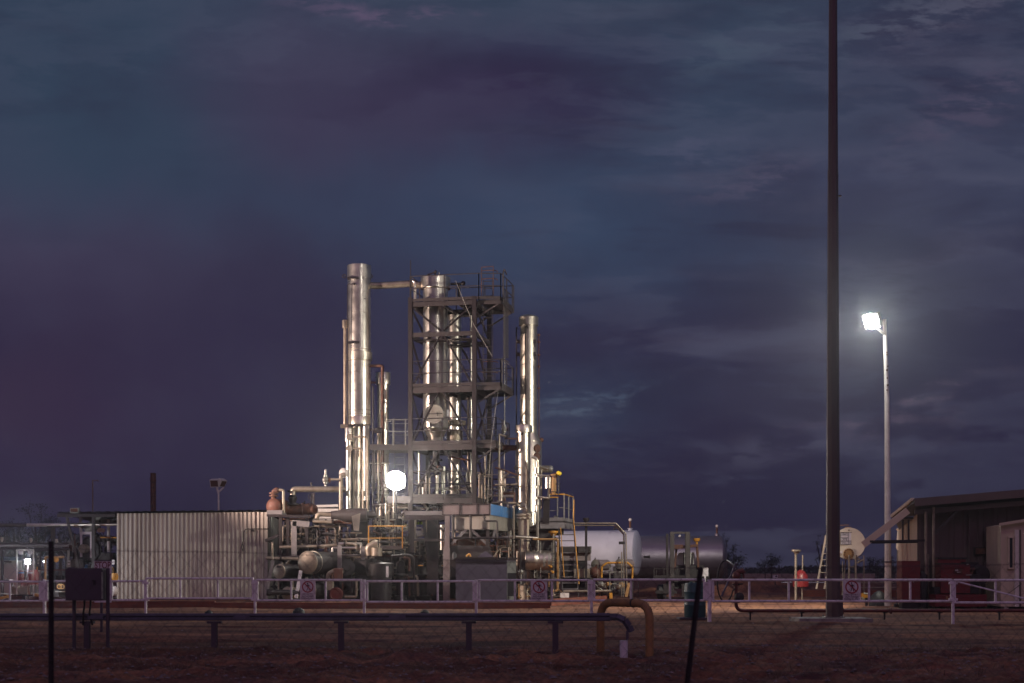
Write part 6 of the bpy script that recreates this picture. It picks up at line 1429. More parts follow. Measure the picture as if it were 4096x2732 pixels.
m = MB(); m.box((xof(3448,51),51,.28), (xof(3472,51),51.3,.45)); m.build('body', M['yellow'], t); m = MB(); m.tube([P(3455,2374,50.9), P(3470,2376,50.9)], .03, 8); m.tube([P(3445,2390,51), P(3462,2410,51)], .05, 8); m.build('tube', M['galv'], t)
m = MB(); m.tube([V3((xof(3466,51),51,0)), V3((xof(3466,51),51,.3))], .05, 8); m.build('leg', M['blackeq'], t)
t = thing('hand_tap', 'thin dark standpipe tap right of the lamp post foot', 'tap', (xof(3587,48.5),48.5,0))
m = MB(); m.tube([V3((xof(3587,48.5),48.5,0)), FO(218,1183,48.5), FO(300,1178,48.5)], .018, 6, bend=.03); m.lathe(V3((xof(3585,48.5),48.5,0)), (0,0,1), [(0,.1),(.12,.08),(.16,.03)], 10); m.build('tap', M['blackeq'], t)

# ---------------- bund walls
def wall(label, a, b, th, h, mt='brick', name='bund_wall', cat='wall', group='red bund walls'):
    m = MB(); a = V3((*a,0)); b = V3((*b,0)); d = (b-a).normalized(); n_ = V3((-d.y,d.x,0))*th
    slab(m, [a, b, b+n_, a+n_], -.05, h); return solo(name, m, M[mt], label, cat, group, loc=a)
YBW = 48.4
wall('long low red block bund wall under the shed and left fence', (-26,YBW), (xof(858,YBW),YBW), .19, .235)
wall('darker taller red bund wall stretch between the first fence signs', (xof(856,47.6),47.6), (xof(2202,47.6),47.6), .19, .20)
wall('slanting red bund wall end rising to the yellow hoop', (xof(2205,50.5),50.5), (xof(2440,57.5),57.5), .19, .26)
wall('red bund wall beyond the red hose cover', (xof(3225,70),70), (xof(3600,69),69), .19, .33)
wall('red bund wall side running back from its left corner', (xof(3225,70.2),70.2), (xof(3215,78),78), .19, .33)
m = MB(); m.box((xof(2438,57),57,.0), (xof(2450,57),57.4,.38)); solo('bund_post', m, M['yellow'], 'small orange end post on the slanting bund wall', 'post')
m = MB()
for (x0_, x1_, y) in ((1690,1720,2440),(795,870,2436),(1180,1212,2436)): pass
for k, (x, s) in enumerate(((1195,.12),(835,.08),(1700,.09))):
    m = MB(); q = V3((xof(x,40.5),40.5,0)); m.lathe(q, (0,0,1), [(0,s*1.6),(s,s*1.4),(s*1.7,s*.6),(s*1.8,.001)], 9, False, False); solo('dark_mound', m, M['rubber'], ('largest dark lump lying behind the barrier','left dark lump lying behind the barrier','right dark lump lying behind the barrier')[k], 'lump', 'dark lumps behind the barrier')
# concrete curb and far yard wall
wall('low cream yard wall far away, left length', (xof(2975,185),185), (xof(3125,185),185), .25, .95, 'farwall', 'yard_wall', 'wall', 'far yard walls')
wall('low cream yard wall far away, right length', (xof(3128,186),186), (xof(3500,186),186), .25, .95, 'farwall', 'yard_wall', 'wall', 'far yard walls')
t = thing('far_sheet', 'small white notice box beyond the yard, right of the hydrant', 'sign', P(3102,2318,90)); m = MB(); m.box(P(3092,2312,90), P(3110,2300,90.1)); m.build('plate', M['sign'], t); m = MB(); m.bar(P(3101,2312,90.1), V3((P(3101,0,90.1).x,90.1,0)), .06); m.build('post', M['steel'], t); m = MB(); m.ball(P(3105,2305,89.98), .06, 8); m.build('mark', M['ink'], t)
# dirt heaps
m = MB(); rnd = random.Random(4)
for (x, Y, w_, h) in ((2990,85,5.5,.8),(3090,92,5,.7),(2600,70,3,.5),(2860,74,3.5,.6),(3380,100,7,.7)):
    cx_ = xof(x,Y); i = len(m.v); n_ = 26; k_ = 8
    for j in range(k_+1):
        for q in range(n_):
            a = 2*math.pi*q/n_; rr = w_/2*(1-j/k_); nz = noise.noise(V3((cx_+math.cos(a)*rr, Y+math.sin(a)*rr, 1)))*.3
            m.v.append(V3((cx_+math.cos(a)*rr*(1+.15*nz), Y+math.sin(a)*rr*.6, max(-.05, h*math.sin((j/k_)*1.5)*(1+nz)-.03))))
    for j in range(k_):
        for q in range(n_): m.face((i+j*n_+q, i+j*n_+(q+1) % n_, i+(j+1)*n_+(q+1) % n_, i+(j+1)*n_+q), True)
struct('dirt_terrain', m, gm)

# ================================================================ right hand building
YR0 = 46.9
t = thing('verandah_shed', 'dark brown clad shed with a projecting roof and cream left wall', 'shed', (xof(3850,YR0),YR0,0))
m = MB(); x0_, x1_ = xof(3669,YR0+.4), xof(4250,YR0+.4); corr(m, (x0_,YR0+.4), (x1_,YR0+.4), .02, 3.5, .5, .03, 3.25, 3.75); m.build('front_wall', M['bldg'], t)
xb_, yb_ = xof(3597,52.5), 52.5
m = MB(); corr(m, (xb_,yb_), (x0_,YR0+.4), .02, 3.0, .30, .03, 2.75, 3.15); m.build('left_wall', M['cream'], t)
zf = lambda x, Y: 3.62+(x-xof(3650,YR0))*.083
m = MB(); xa, xb2 = xof(3650,YR0-.3), xof(4500,YR0-.3)
i = len(m.v)
m.hexa([(xa,YR0-.5,zf(xa,0)-.13),(xb2,YR0-.5,zf(xb2,0)-.13),(xb2,YR0+1.2,zf(xb2,0)-.25),(FO(180,0,YR0+1.2).x,YR0+1.2,FO(0,425,YR0+1.2).z-.06),(xa,YR0-.5,zf(xa,0)),(xb2,YR0-.5,zf(xb2,0)),(xb2,YR0+1.2,zf(xb2,0)-.1),(FO(180,0,YR0+1.2).x,YR0+1.2,FO(0,415,YR0+1.2).z)]); zq = FO(0,425,YR0+1.2).z; m.hexa([(FO(190,0,YR0+1.21).x,YR0+1.21,zq-.06),(xb2,YR0+1.21,zq-.06),(xb2,52.6,zq-.3),(xof(3596,52.6),52.6,zq-.3),(FO(190,0,YR0+1.21).x,YR0+1.21,zq),(xb2,YR0+1.21,zq),(xb2,52.6,zq-.24),(xof(3596,52.6),52.6,zq-.24)]); m.build('roof', M['roofd'], t)
m = MB(); m.bar(V3((xa,YR0-.53,zf(xa,0)-.12)), V3((xb2,YR0-.53,zf(xb2,0)-.12)), .05, .26); m.build('fascia', M['bldg'], t)
m = MB(); m.bar(V3((xa+.1,YR0-.2,zf(xa,0)-.42)), V3((xb2,YR0-.2,zf(xb2,0)-.42)), .08, .16); m.build('verandah_beam', M['bldg'], t)
m = MB(); m.bar(FO(385,245,YR0-.4), FO(175,415,YR0+1.0), .12, .10); m.build('barge_board', M['cream'], t)
m = MB(); m.prism([FO(360,255,YR0-.3), FO(395,285,YR0-.3), FO(200,440,YR0+.9), FO(178,425,YR0+.9)], (.05,.3,0)); m.build('barge_soffit', M['bldg'], t)
m = MB(); m.bar(FO(332,360,YR0-.3), FN(1025,578,YR0-.2), .09, .22, up=(.5,0,1)); m.build('awning_beam', M['cream'], t)
m = MB(); m.bar(FN(1100,540,YR0-.25), FO(520,662,YR0-.25), .05, .07); m.bar(FN(1120,556,YR0-.15), FO(430,680,YR0-.15), .05, .05); m.build('awning_tie', M['dark'], t)
for x in (281, 340): m = MB(); m.bar(FO(x,450,YR0-.2), FO(x,665,YR0-.2), .05); m.build('awning_strut', M['dark'], t)
for x in (515, 593): m = MB(); m.cyl(V3((FO(x,0,YR0-.25).x,YR0-.25,0)), FO(x,325 if x > 550 else 370,YR0-.25), .045, 10); m.build('verandah_post', M['tube'], t)
m = MB(); m.bar(FO(603,590,YR0-.25), FO(850,345,YR0-.1), .05, .09); m.build('knee_brace', M['steel'], t)
m = MB(); m.tube([FO(950,400,YR0+.3), FO(952,890,YR0+.3)], .035, 8); m.build('conduit', M['bldg'], t)
m = MB(); m.box(FO(1005,810,YR0+.3), FO(1130,730,YR0+.38)); fr = m.build('wall_box', M['dark'], t); m = MB(); m.box(FO(1020,800,YR0+.27), FO(1115,742,YR0+.3)); m.build('box_face', M['rust'], fr)
for x in (1060, 1125, 540): m = MB(); m.tube([FO(x,1080 if x > 600 else 800,YR0+.32), FO(x,1350,YR0+.32)], .035, 8); m.build('downpipe', M['tube'], t)
# old white tank-like shape and second gable behind left wall
t = thing('lean_to', 'small pale lean-to with a rounded bottom edge behind the shed', 'shed', (xof(3600,54),54,0))
m = MB(); m.prism([FO(245,545,54), FO(378,465,54), FO(378,510,54), FO(335,545,54), FO(262,560,54)], (0,.5,0)); m.build('roof_edge', M['cream'], t)
m = MB(); m.prism([FO(255,560,54.2), FO(300,545,54.2), FO(300,870,54.2), FO(275,810,54.2), FO(240,730,54.2), FO(250,620,54.2)], (0,.4,0)); m.build('side_panel', M['tank3'], t)
m = MB(); m.bar(FO(236,760,54), FO(232,1060,54), .08); m.build('post', M['tube'], t)
m = MB(); m.box(FO(262,866,54), FO(280,805,54.1)); m.build('blue_tag', M['blue'], t)
# red cabinet, compressor
t = thing('red_cabinet', 'tall narrow dark red cabinet at the shed\'s left corner', 'cabinet', (FO(338,0,46.6).x,46.6,0))
m = MB(); m.box(FO(270,1270,46.4), FO(405,870,47.0)); m.build('body', M['red'], t); m = MB(); m.box(FO(276,1262,46.38), FO(399,878,46.395)); d_ = m.build('door', M['red'], t)
m = MB(); m.box(FO(262,1275,46.5), FO(272,866,46.9)); m.build('edge_post', M['cream'], t); m = MB(); m.box(FO(275,1350,46.5), FO(400,1270,46.9)); m.build('plinth', M['dark'], t)
m = MB(); m.box(FO(388,1090,46.35), FO(393,1060,46.37)); m.build('handle', M['galv'], d_)
t = thing('gas_bottle_rack', 'dark upright bottles between red cabinet and verandah posts', 'gas bottles', (FO(470,0,46.7).x,46.7,0))
for k, (x, h) in enumerate(((440,1060),(475,965),(500,965))): m = MB(); q = FO(x,0,46.7); m.lathe(V3((q.x,46.7,0)), (0,0,1), [(0,.11),(FO(0,h,46.7).z-.15,.11),(FO(0,h,46.7).z-.03,.05),(FO(0,h,46.7).z,.04)], 14); m.build('bottle', M['blackeq'], t)
m = MB(); m.tube([FO(420,985,46.6), FO(418,1020,46.6), FO(440,1040,46.6)], .015, 6); m.build('tubing', M['dark'], t)
m = MB(); m.bar(FO(418,870,46.8), FO(418,1350,46.8), .05); m.build('upright', M['cream'], t)
t = thing('air_compressor', 'big red compressor set on a red tank base under the verandah', 'compressor', (FO(800,0,46.2).x,46.2,0))
m = MB(); m.box(FO(668,1195,46.0), FO(903,905,46.6)); m.build('front_cabinet', M['red'], t)
m = MB(); m.box(FO(672,940,45.97), FO(900,907,46.0)); m.build('front_top', M['red'], t); m = MB(); m.box(FO(640,1130,46.5), FO(862,852,47.1)); m.build('rear_cabinet', M['red'], t)
m = MB(); m.box(FO(664,905,45.98), FO(905,893,46.62)); m.box(FO(636,852,46.48), FO(870,836,47.12)); m.build('lid', M['blackeq'], t)
m = MB(); m.box(FO(612,1330,45.8), FO(1060,1205,46.5)); m.build('tank_base', M['red'], t)
for x in (722, 920): m = MB(); m.box(FO(x-12,1358,45.9), FO(x+12,1330,46.3)); m.build('foot', M['red'], t)
m = MB(); q = FO(728,1240,45.79); m.box(q-V3((.03,.0,.05)), q+V3((.03,.01,.05))); m.build('rating_plate', M['hoop'], t)
m = MB(); m.box(FO(905,1195,46.1), FO(990,1000,46.7)); m.box(FO(900,1000,46.2), FO(1000,880,46.7)); m.build('motor_bay', M['blackeq'], t)
for (x, y, r_) in ((955,965,.09),(990,975,.13),(1060,1010,.32)): m = MB(); m.lathe(FO(x,y,46.1), (0,-1,0), [(0,r_),(.05,r_),(.06,r_*.8)], 18); m.build('pulley', M['rust' if r_ < .3 else 'blackeq'], t)
m = MB(); m.bar(FO(918,1012,46), FO(975,1010,46), .03); m.bar(FO(925,903,46), FO(945,905,46), .05, .03); m.build('bright_trim', M['galv'], t)
lb = MB(); lb.box(FO(806,992,45.95), FO(880,950,45.965)); bdg = lb.build('badge', M['rust'], t)
text('lettering', 'AIR', FO(826,965,45.94), .07, M['sign'], bdg); text('lettering', '415 V', FO(848,984,45.94), .05, M['sign'], bdg)
m = MB(); m.box(FO(600,1200,46.1), FO(662,1130,46.5)); solo('battery_box', m, M['blackeq'], 'small black box left of the red compressor', 'box')
# portable hut
t = thing('site_hut', 'cream portable hut with a narrow dark window at the right edge', 'hut', (FO(1450,0,45.5).x,45.5,0))
xa, xb2 = FO(1272,0,45.6).x, FO(1272,0,45.6).x+3.2; za = FO(0,512,45.6).z; zb = za+.55
m = MB(); m.hexa([(xa,45.6,.12),(xb2,44.6,.12),(xb2,47,.12),(xa,47,.12),(xa,45.6,za),(xb2,44.6,zb),(xb2,47,zb),(xa,47,za)]); m.build('wall', M['cream'], t)
m = MB(); m.bar(V3((xa-.08,45.5,za+.03)), V3((xb2,44.5,zb+.04)), .12, .09); m.build('roof_edge', M['cream'], t)
def hy(x): return 45.6-(x-xa)/3.2*1.0
q0, q1 = FO(1372,936,45.3), FO(1416,635,45.3); 
m = MB(); m.box((q0.x,hy(q0.x)-.06,q0.z), (q1.x,hy(q0.x)+.03,q1.z)); wn = m.build('window', M['darkglass'], t)
m = MB(); 
for xx in (q0.x, q1.x): m.box((xx-.02,hy(q0.x)-.09,q0.z), (xx+.02,hy(q0.x)-.0,q1.z))
m.box((q0.x-.04,hy(q0.x)-.10,q1.z), (q1.x+.04,hy(q0.x)-.0,q1.z+.05)); m.box((q0.x-.04,hy(q0.x)-.10,q0.z-.05), (q1.x+.04,hy(q0.x)-.0,q0.z)); m.build('frame', M['cream'], wn)
q0, q1 = FO(1450,1335,45.1), FO(1492,552,45.1); m = MB(); m.box((q0.x,hy(q0.x)-.10,q0.z), (q1.x,hy(q0.x)+.02,q1.z)); m.build('door_frame', M['pole'], t)
m = MB(); m.box((q1.x,hy(q1.x)-.09,q0.z), (q1.x+.03,hy(q1.x)+.02,q1.z)); m.build('door_gap', M['dark'], t)
m = MB()
for k in range(5): q = xa+.1+k*.7; m.box((q,hy(q),0), (q+.15,hy(q)+.3,.12))
m.build('stump', M['conc'], t)
m = MB(); m.tube([FO(1480,1255,44.2), FO(1350,1200,44.2), FO(1480,1100,44.2)], .012, 6, bend=0); m.build('cable', M['dark'], t)
# ================================================================ far left yard
def FLp(x, y, Y): return FL(x, y, Y)
YL = 62.0
t = thing('pipe_rack_line', 'long silver pipe carried high across the left yard', 'pipe', (-20,YL,zof(2100,YL)))
m = MB(); m.tube([V3((-26,YL,zof(2101,YL))), P(108,2101,YL)], px(15,YL)/2, 14); m.build('dark_length', M['steel'], t)
m = MB(); m.tube([P(108,2100,YL), P(470,2097,YL)], px(14,YL)/2, 14)
for x in (112,200,290,380): m.lathe(P(x,2099.5,YL), (1,0,0), [(0,px(15,YL)/2),(.03,px(15,YL)/2)], 14)
m.build('bright_length', M['clad'], t)
m = MB(); m.bar(P(190,2108,YL), P(242,2108,YL), .2, .06); m.bar(P(213,2110,YL), V3((P(213,0,YL).x,YL,0)), .17, .12, up=(0,1,0)); m.build('support_leg', M['steel'], t)
t = thing('double_pipe_rack', 'pair of long grey pipes across the left yard at head height', 'pipe rack', (-20,61.5,0))
rack = t
for (y, w, mt) in ((2174,7,'steel'),(2184,9,'grey'),(2196,10,'steel')):
    m = MB(); m.tube([V3((-26,61.5,zof(y,61.5))), P(275,y-1 if y < 2190 else y,61.5)], px(w,61.5)/2, 12); m.build('pipe_run', M[mt], t)
for x in (9, 95, 213): m = MB(); m.bar(P(x,2176,61.6), V3((P(x,0,61.6).x,61.6,0)), .11, .1, up=(0,1,0)); m.build('leg', M['dark'], t)
for k, (x, y) in enumerate(((8,2158),(124,2162),(226,2166))):
    m = MB(); m.lathe(P(x,y+10,61.5), (0,0,1), [(0,.035),(.06,.035),(.07,.07),(.20,.065),(.22,.05)], 12); m.build('copper_cap', M['clad3'], rack)
pipe('dark line arching down at the right end of the double pipes', [FW(700,430,61), FW(1230,430,61), FW(1300,440,61), FW(1375,600,61), FW(1390,1240,61)], 6.5, 'dark', bend=.35)
# extinguisher stand
YE = 57.5
t = thing('extinguisher_stand', 'white square stand frame holding two red covered extinguishers', 'stand', FW(525,1390,YE))
for x in (350, 700): m = MB(); m.bar(FW(x,410,YE), FW(x,1385,YE), .045, .045); m.build('upright', M['pole'], t)
m = MB(); m.bar(FW(340,415,YE), FW(708,415,YE), .06, .05); m.build('top_bar', M['pole'], t)
m = MB(); m.bar(FW(370,838,YE), FW(700,838,YE), .03); m.build('hook_bar', M['galv'], t)
m = MB(); m.bar(FW(320,1362,YE), FW(700,1365,YE), .3, .05); m.build('base', M['blackeq'], t)
for k, x in enumerate((440, 627)): m = MB(); m.box(FW(x-46,510,YE-.04), FW(x+46,443,YE)); m.build('tag', M['sign'], t)
def cover(a, w0, w1, y0, y1, lab_, tail=False):
    c = FW(a,y1,YE-.12); h = FW(a,y0,YE).z-c.z; t = thing('extinguisher_cover', lab_, 'extinguisher', c, 'red extinguisher covers')
    m = MB(); m.lathe(c, (0,0,1), [(0,px(w1/5.2,YE)/2),(h*.5,px(w1/5.2,YE)/2*.92),(h*.85,px(w0/5.2,YE)/2),(h,px(w0/5.2,YE)/2*.7)], 14); m.build('cover', M['redcover'], t)
    m = MB(); m.lathe(c+V3((0,0,h*.76)), (0,0,1), [(0,px(w0/5.2,YE)/2*1.1),(.06,px(w0/5.2,YE)/2*1.1)], 14); m.build('band', M['blue' if not tail else 'sign'], t)
cover(445, 100, 125, 845, 1110, 'red extinguisher cover with a dark blue band, left on the white stand')
cover(640, 95, 150, 835, 1150, 'red extinguisher cover with a white band, flared at its foot', True)
m = MB(); m.lathe(FW(735,1145,YE+.3), (0,0,1), [(0,.16),(.5,.15),(.62,.09)], 12); solo('extinguisher_cover', m, M['redcover'], 'dark red cover half hidden behind the white stand, right', 'extinguisher', 'red extinguisher covers')
m = MB(); m.bar(FW(530,1350,YE+.3), FW(530,1050,YE+.3), .32, .2, up=(0,1,0)); solo('red_locker', m, M['redpipe'], 'narrow dull red locker between the two red covers', 'locker')
m = MB(); m.bar(FW(432,1345,YE+.2), FW(432,1170,YE+.2), .62, .2, up=(0,1,0)); solo('tan_drum', m, M['tube'], 'tan box on the ground behind the left red cover', 'box')
for x in (637, 752): m = MB(); m.bar(FW(x,1340,YE), FW(x,1160,YE), .05); solo('pale_stake', m, M['galv'], 'pale stake under the '+('flared red cover' if x < 700 else 'half hidden red cover'), 'stake')
LC = FW(575,660,YE+1.2)
t = thing('bulkhead_lamp', 'small glaring lamp shining through the white extinguisher stand', 'lamp', LC)
m = MB(); m.lathe(LC, (0,-1,0), [(0,.075),(.04,.07),(.06,.001)], 14, True, False); m.build('lens', M['lensC'], t); m = MB(); m.box(LC+V3((-.12,.01,-.12)), LC+V3((.12,.1,.12))); m.bar(LC+V3((0,.06,-.1)), V3((LC.x,LC.y+.06,0)), .05); m.build('housing', M['dark'], t)
for k, (x, y) in enumerate(((922,662),(852,748),(808,748))):
    m = MB(); m.ball(FW(x,y,63), .035, 8); solo('pilot_light', m, M['lensC'] if k == 0 else M['pole'], ('tiny lit pilot light left of the amber frame','tiny pale ball lower left of the amber frame, right one','tiny pale ball lower left of the amber frame, left one')[k], 'light')
# little lit building behind
t = thing('pump_house', 'low tan pump house behind the extinguishers at the left edge', 'building', (xof(0,76),76,0))
m = MB(); m.box((-34,76,0), (xof(66,76),80,zof(2242,76))); m.build('wall', M['cream'], t); m = MB(); m.hexa([(-35,75.6,zof(2242,76)),(xof(76,76),75.6,zof(2242,76)),(xof(76,76),80.4,zof(2242,76)),(-35,80.4,zof(2242,76)),(-35,77.5,zof(2226,76)),(xof(60,76),77.5,zof(2226,76)),(xof(60,76),78.5,zof(2226,76)),(-35,78.5,zof(2226,76))]); m.build('roof', M['roofd'], t)
m = MB(); m.bar(FW(90,660,75.9), FW(240,668,75.9), .08); m.build('rail', M['rust'], t)
# amber square frame and generator
t = thing('amber_pipe_frame', 'amber square pipe frame in the left yard', 'pipe', FW(1130,1060,60.5)); m = MB(); m.tube([FW(948,1060,60.5), FW(948,570,60.5), FW(1340,568,60.5)], px(10,60.5)/2, 10, bend=.05); m.build('frame', M['hoop'], t)
m = MB(); m.ball(FW(1175,620,60.3), .12, 10); m.build('amber_valve', M['yellow'], t)
t = thing('slotted_rack', 'narrow dark rack with lit slots left of the amber frame', 'rack', FW(795,840,60)); m = MB(); m.bar(FW(800,500,60), FW(795,840,60), .22, .1, up=(0,1,0)); m.bar(FW(760,500,59.9), FW(760,840,59.9), .05); m.build('rack', M['dark'], t)
for y in (560, 640, 690): m = MB(); m.box(FW(783,y+18,59.9), FW(808,y-18,59.95)); m.build('slot', M['tube'], t)
m = MB(); m.box(FW(765,835,59.8), FW(788,770,59.9)); m.build('amber_end', M['yellow'], t)
m = MB(); m.bar(FW(830,835,61), FW(1400,835,61), .04); solo('red_line', m, M['redpipe'], 'thin dark red line behind the amber frame', 'pipe')
# workbench and floor bars
for k, (a, b) in enumerate((((0,1425),(170,1390)),((735,1350),(1040,1450)))):
    m = MB(); m.bar(FW(*a,56), FW(*b,56), .16, .10); solo('kerb_bar', m, M['yellow'], 'yellow painted bar low on the ground, '+('left edge of the view' if k == 0 else 'right of the white stand'), 'bar', 'yellow ground bars')
t = thing('dark_skid', 'dark low skid with bright reflections behind the fence', 'skid', FW(1280,1400,60)); m = MB(); m.box(FW(900,1400,59.6), FW(1440,1240,61)); m.build('base', M['blackeq'], t)
m = MB(); m.bar(FW(1160,1288,59.5), FW(1420,1288,59.5), .02, .04); m.bar(FW(0,1335,59.5), FW(1050,1315,59.5), .03); m.build('reflection_bar', M['galv'], t)  # pale bars stand in for bright reflections on the skid
m = MB(); m.ring(FW(1245,1185,59.4), (0,1,0), .09, .02); m.ring(FW(1300,1185,59.4), (0,1,0), .09, .02); m.build('amber_ring', M['hoop'], t)
m = MB(); m.box(FW(0,1100,58.5), FW(280,1030,59)); m.bar(FW(260,1060,58.4), FW(260,1300,58.4), .06); m.bar(FW(35,1100,58.4), FW(35,1290,58.4), .06); solo('work_bench', m, M['steel'], 'dark bench on pale legs at the left edge', 'bench')
m = MB(); m.box(FW(1160,1040,62), FW(1340,950,62.4)); solo('dark_crate', m, M['blackeq'], 'dark crate seen behind the fence near the picket', 'crate')
# compressor engine package under the canopy
YG = 62.5
t = thing('gas_engine', 'gas compressor engine package with white frame and round flywheel under the canopy', 'engine', FL(850,1000,YG))
def gp(name, m, mt, label=None): return m.build(name, M[mt], t, label)
m = MB(); m.hexa([FL(660,785,YG),FL(730,785,YG),FL(780,760,YG+.8),FL(700,760,YG+.8),FL(662,750,YG),FL(730,750,YG),FL(780,690,YG+.8),FL(708,684,YG+.8)]); gp('inlet_hood', m, 'galv')
m = MB(); m.box(FL(785,900,YG-.3), FL(808,655,YG-.2)); m.box(FL(882,910,YG-.3), FL(908,655,YG-.2)); m.box(FL(785,680,YG-.31), FL(908,655,YG-.19)); gp('white_frame', m, 'white')
m = MB(); m.bar(FL(790,510,YG), FL(795,680,YG), .10); gp('white_post', m, 'pole')
m = MB(); m.box(FL(820,780,YG+.1), FL(885,700,YG+.4)); gp('red_panel', m, 'boxp')
m = MB(); m.tube([FL(990,505,YG), FL(915,600,YG), FL(850,650,YG)], .25, 12, bend=.2); gp('exhaust_duct', m, 'galv')
m = MB(); m.lathe(FL(805,820,YG-.4), (.3,.9,0), [(0,.19),(.06,.2),(.9,.2)], 24); gp('flywheel', m, 'tube')
m = MB(); m.lathe(FL(860,840,YG-.2), (0,1,0), [(0,.5),(.1,.55),(.5,.5)], 24); gp('dark_casing', m, 'blackeq')
m = MB(); m.box(FL(700,950,YG-.2), FL(915,925,YG+.6)); gp('bed', m, 'grey')
m = MB(); m.box(FL(640,1000,YG-.4), FL(708,935,YG-.2)); m.bar(FL(672,820,YG-.3), FL(672,940,YG-.3), .1); gp('tag_box', m, 'galv')
for y in (942, 970): m = MB(); m.box(FL(664,y+8,YG-.45), FL(688,y-7,YG-.41)); gp('tag', m, 'sign')
m = MB(); m.box(FL(820,1010,YG), FL(860,978,YG+.2)); gp('blue_part', m, 'blue')
m = MB(); m.box(FL(915,940,YG-.1), FL(1140,860,YG+.5)); gp('mid_casing', m, 'steel')
m = MB(); m.tube([FL(940,720,YG), FL(1145,735,YG)], .16, 14); m.lathe(FL(935,720,YG), (1,0,0), [(0,.24),(.1,.24)], 16); gp('header_drum', m, 'steel')
m = MB(); m.bar(FL(985,710,YG-.3), FL(1145,712,YG-.3), .06); gp('yellow_rail', m, 'yellow')
m = MB(); m.tube([FL(980,640,YG-.2), FL(978,525,YG-.2), FL(1145,525,YG-.2)], .04, 8, bend=.1); gp('black_line', m, 'dark')
for x in (975, 1010): m = MB(); m.lathe(FL(x,640,YG-.3), (0,-1,0), [(0,.10),(.05,.10)], 16); gp('red_gauge', m, 'rustmix'); m = MB(); m.tube([FL(x,640,YG-.2), FL(x+15,860,YG-.2)], .02, 6); gp('gauge_line', m, 'dark')
m = MB(); m.bar(FL(1062,510,YG-.1), FL(1065,850,YG-.1), .12, .08); gp('pale_post', m, 'pole')
m = MB(); m.tube([FL(730,608,YG), FL(910,612,YG)], .03, 6); m.ball(FL(805,605,YG), .1, 8); m.ball(FL(870,610,YG), .12, 8); gp('upper_linkage', m, 'tube')
m = MB(); m.box(FL(945,790,YG), FL(1145,770,YG+.3)); gp('pale_beam', m, 'grey')
rnd = random.Random(21)
for k in range(46):
    x = rnd.uniform(690,1140); y = rnd.uniform(780,1300 if x > 1080 else 1010); q = FL(x,y,YG-.5+rnd.random()*1.2); m = MB()
    if k % 4 == 0: m.tube([q, q+V3((0,0,rnd.uniform(.3,.9)))], .025, 6)
    elif k % 4 == 1: m.tube([q, q+V3((rnd.uniform(.2,.7),0,0)), q+V3((.5,0,-.4))], .03, 6, bend=.1)
    elif k % 4 == 2: m.ball(q, rnd.uniform(.05,.12), 8); m.tube([q, q+V3((0,-.05,.15))], .02, 6)
    else: a_ = rnd.uniform(.1,.3); m.box(q-V3((a_,.05,a_*.6)), q+V3((a_,.1,a_*.6)))
    m.build('engine_fitting', M[('steel','rust','tube','blackeq','galv','hoop','blackeq')[k % 7]], t)
m = MB(); m.lathe(FL(1125,1060,60), (0,0,-1), [(0,.12),(.15,.16),(.3,.12)], 12); solo('orange_vessel', m, M['yellow'], 'orange lit round vessel just left of the corrugated shed', 'vessel')
m = MB(); m.ball(FL(1125,1235,60), .16, 10, 1.3); solo('white_float', m, M['pole'], 'pale egg shaped float low at the shed corner', 'float')
for y in (940, 965): m = MB(); m.box(FL(1097,y+10,60.3), FL(1124,y-10,60.35)); solo('tag_plate', m, M['sign'], 'white tag plate by the shed\'s left edge, '+('upper' if y < 950 else 'lower'), 'tag', 'white tags')

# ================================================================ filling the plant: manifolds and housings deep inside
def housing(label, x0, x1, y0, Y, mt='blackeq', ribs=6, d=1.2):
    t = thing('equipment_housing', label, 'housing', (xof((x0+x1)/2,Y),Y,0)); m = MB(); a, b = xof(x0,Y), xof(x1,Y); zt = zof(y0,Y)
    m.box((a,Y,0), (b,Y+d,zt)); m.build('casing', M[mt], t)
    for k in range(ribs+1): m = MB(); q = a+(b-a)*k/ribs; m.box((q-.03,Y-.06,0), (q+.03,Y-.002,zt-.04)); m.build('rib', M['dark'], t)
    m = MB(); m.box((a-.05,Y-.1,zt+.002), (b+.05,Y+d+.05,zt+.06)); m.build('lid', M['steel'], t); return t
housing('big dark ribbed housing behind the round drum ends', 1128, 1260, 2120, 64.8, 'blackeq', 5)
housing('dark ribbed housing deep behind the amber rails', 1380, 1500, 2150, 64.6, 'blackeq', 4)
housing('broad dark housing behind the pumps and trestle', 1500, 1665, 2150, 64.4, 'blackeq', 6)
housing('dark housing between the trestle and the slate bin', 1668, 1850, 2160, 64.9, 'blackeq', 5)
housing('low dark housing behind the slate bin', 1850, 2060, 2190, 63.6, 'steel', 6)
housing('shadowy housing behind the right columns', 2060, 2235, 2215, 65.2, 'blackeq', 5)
housing('far low dark housing behind the tan drum', 1240, 1385, 2230, 65.2, 'steel', 5)
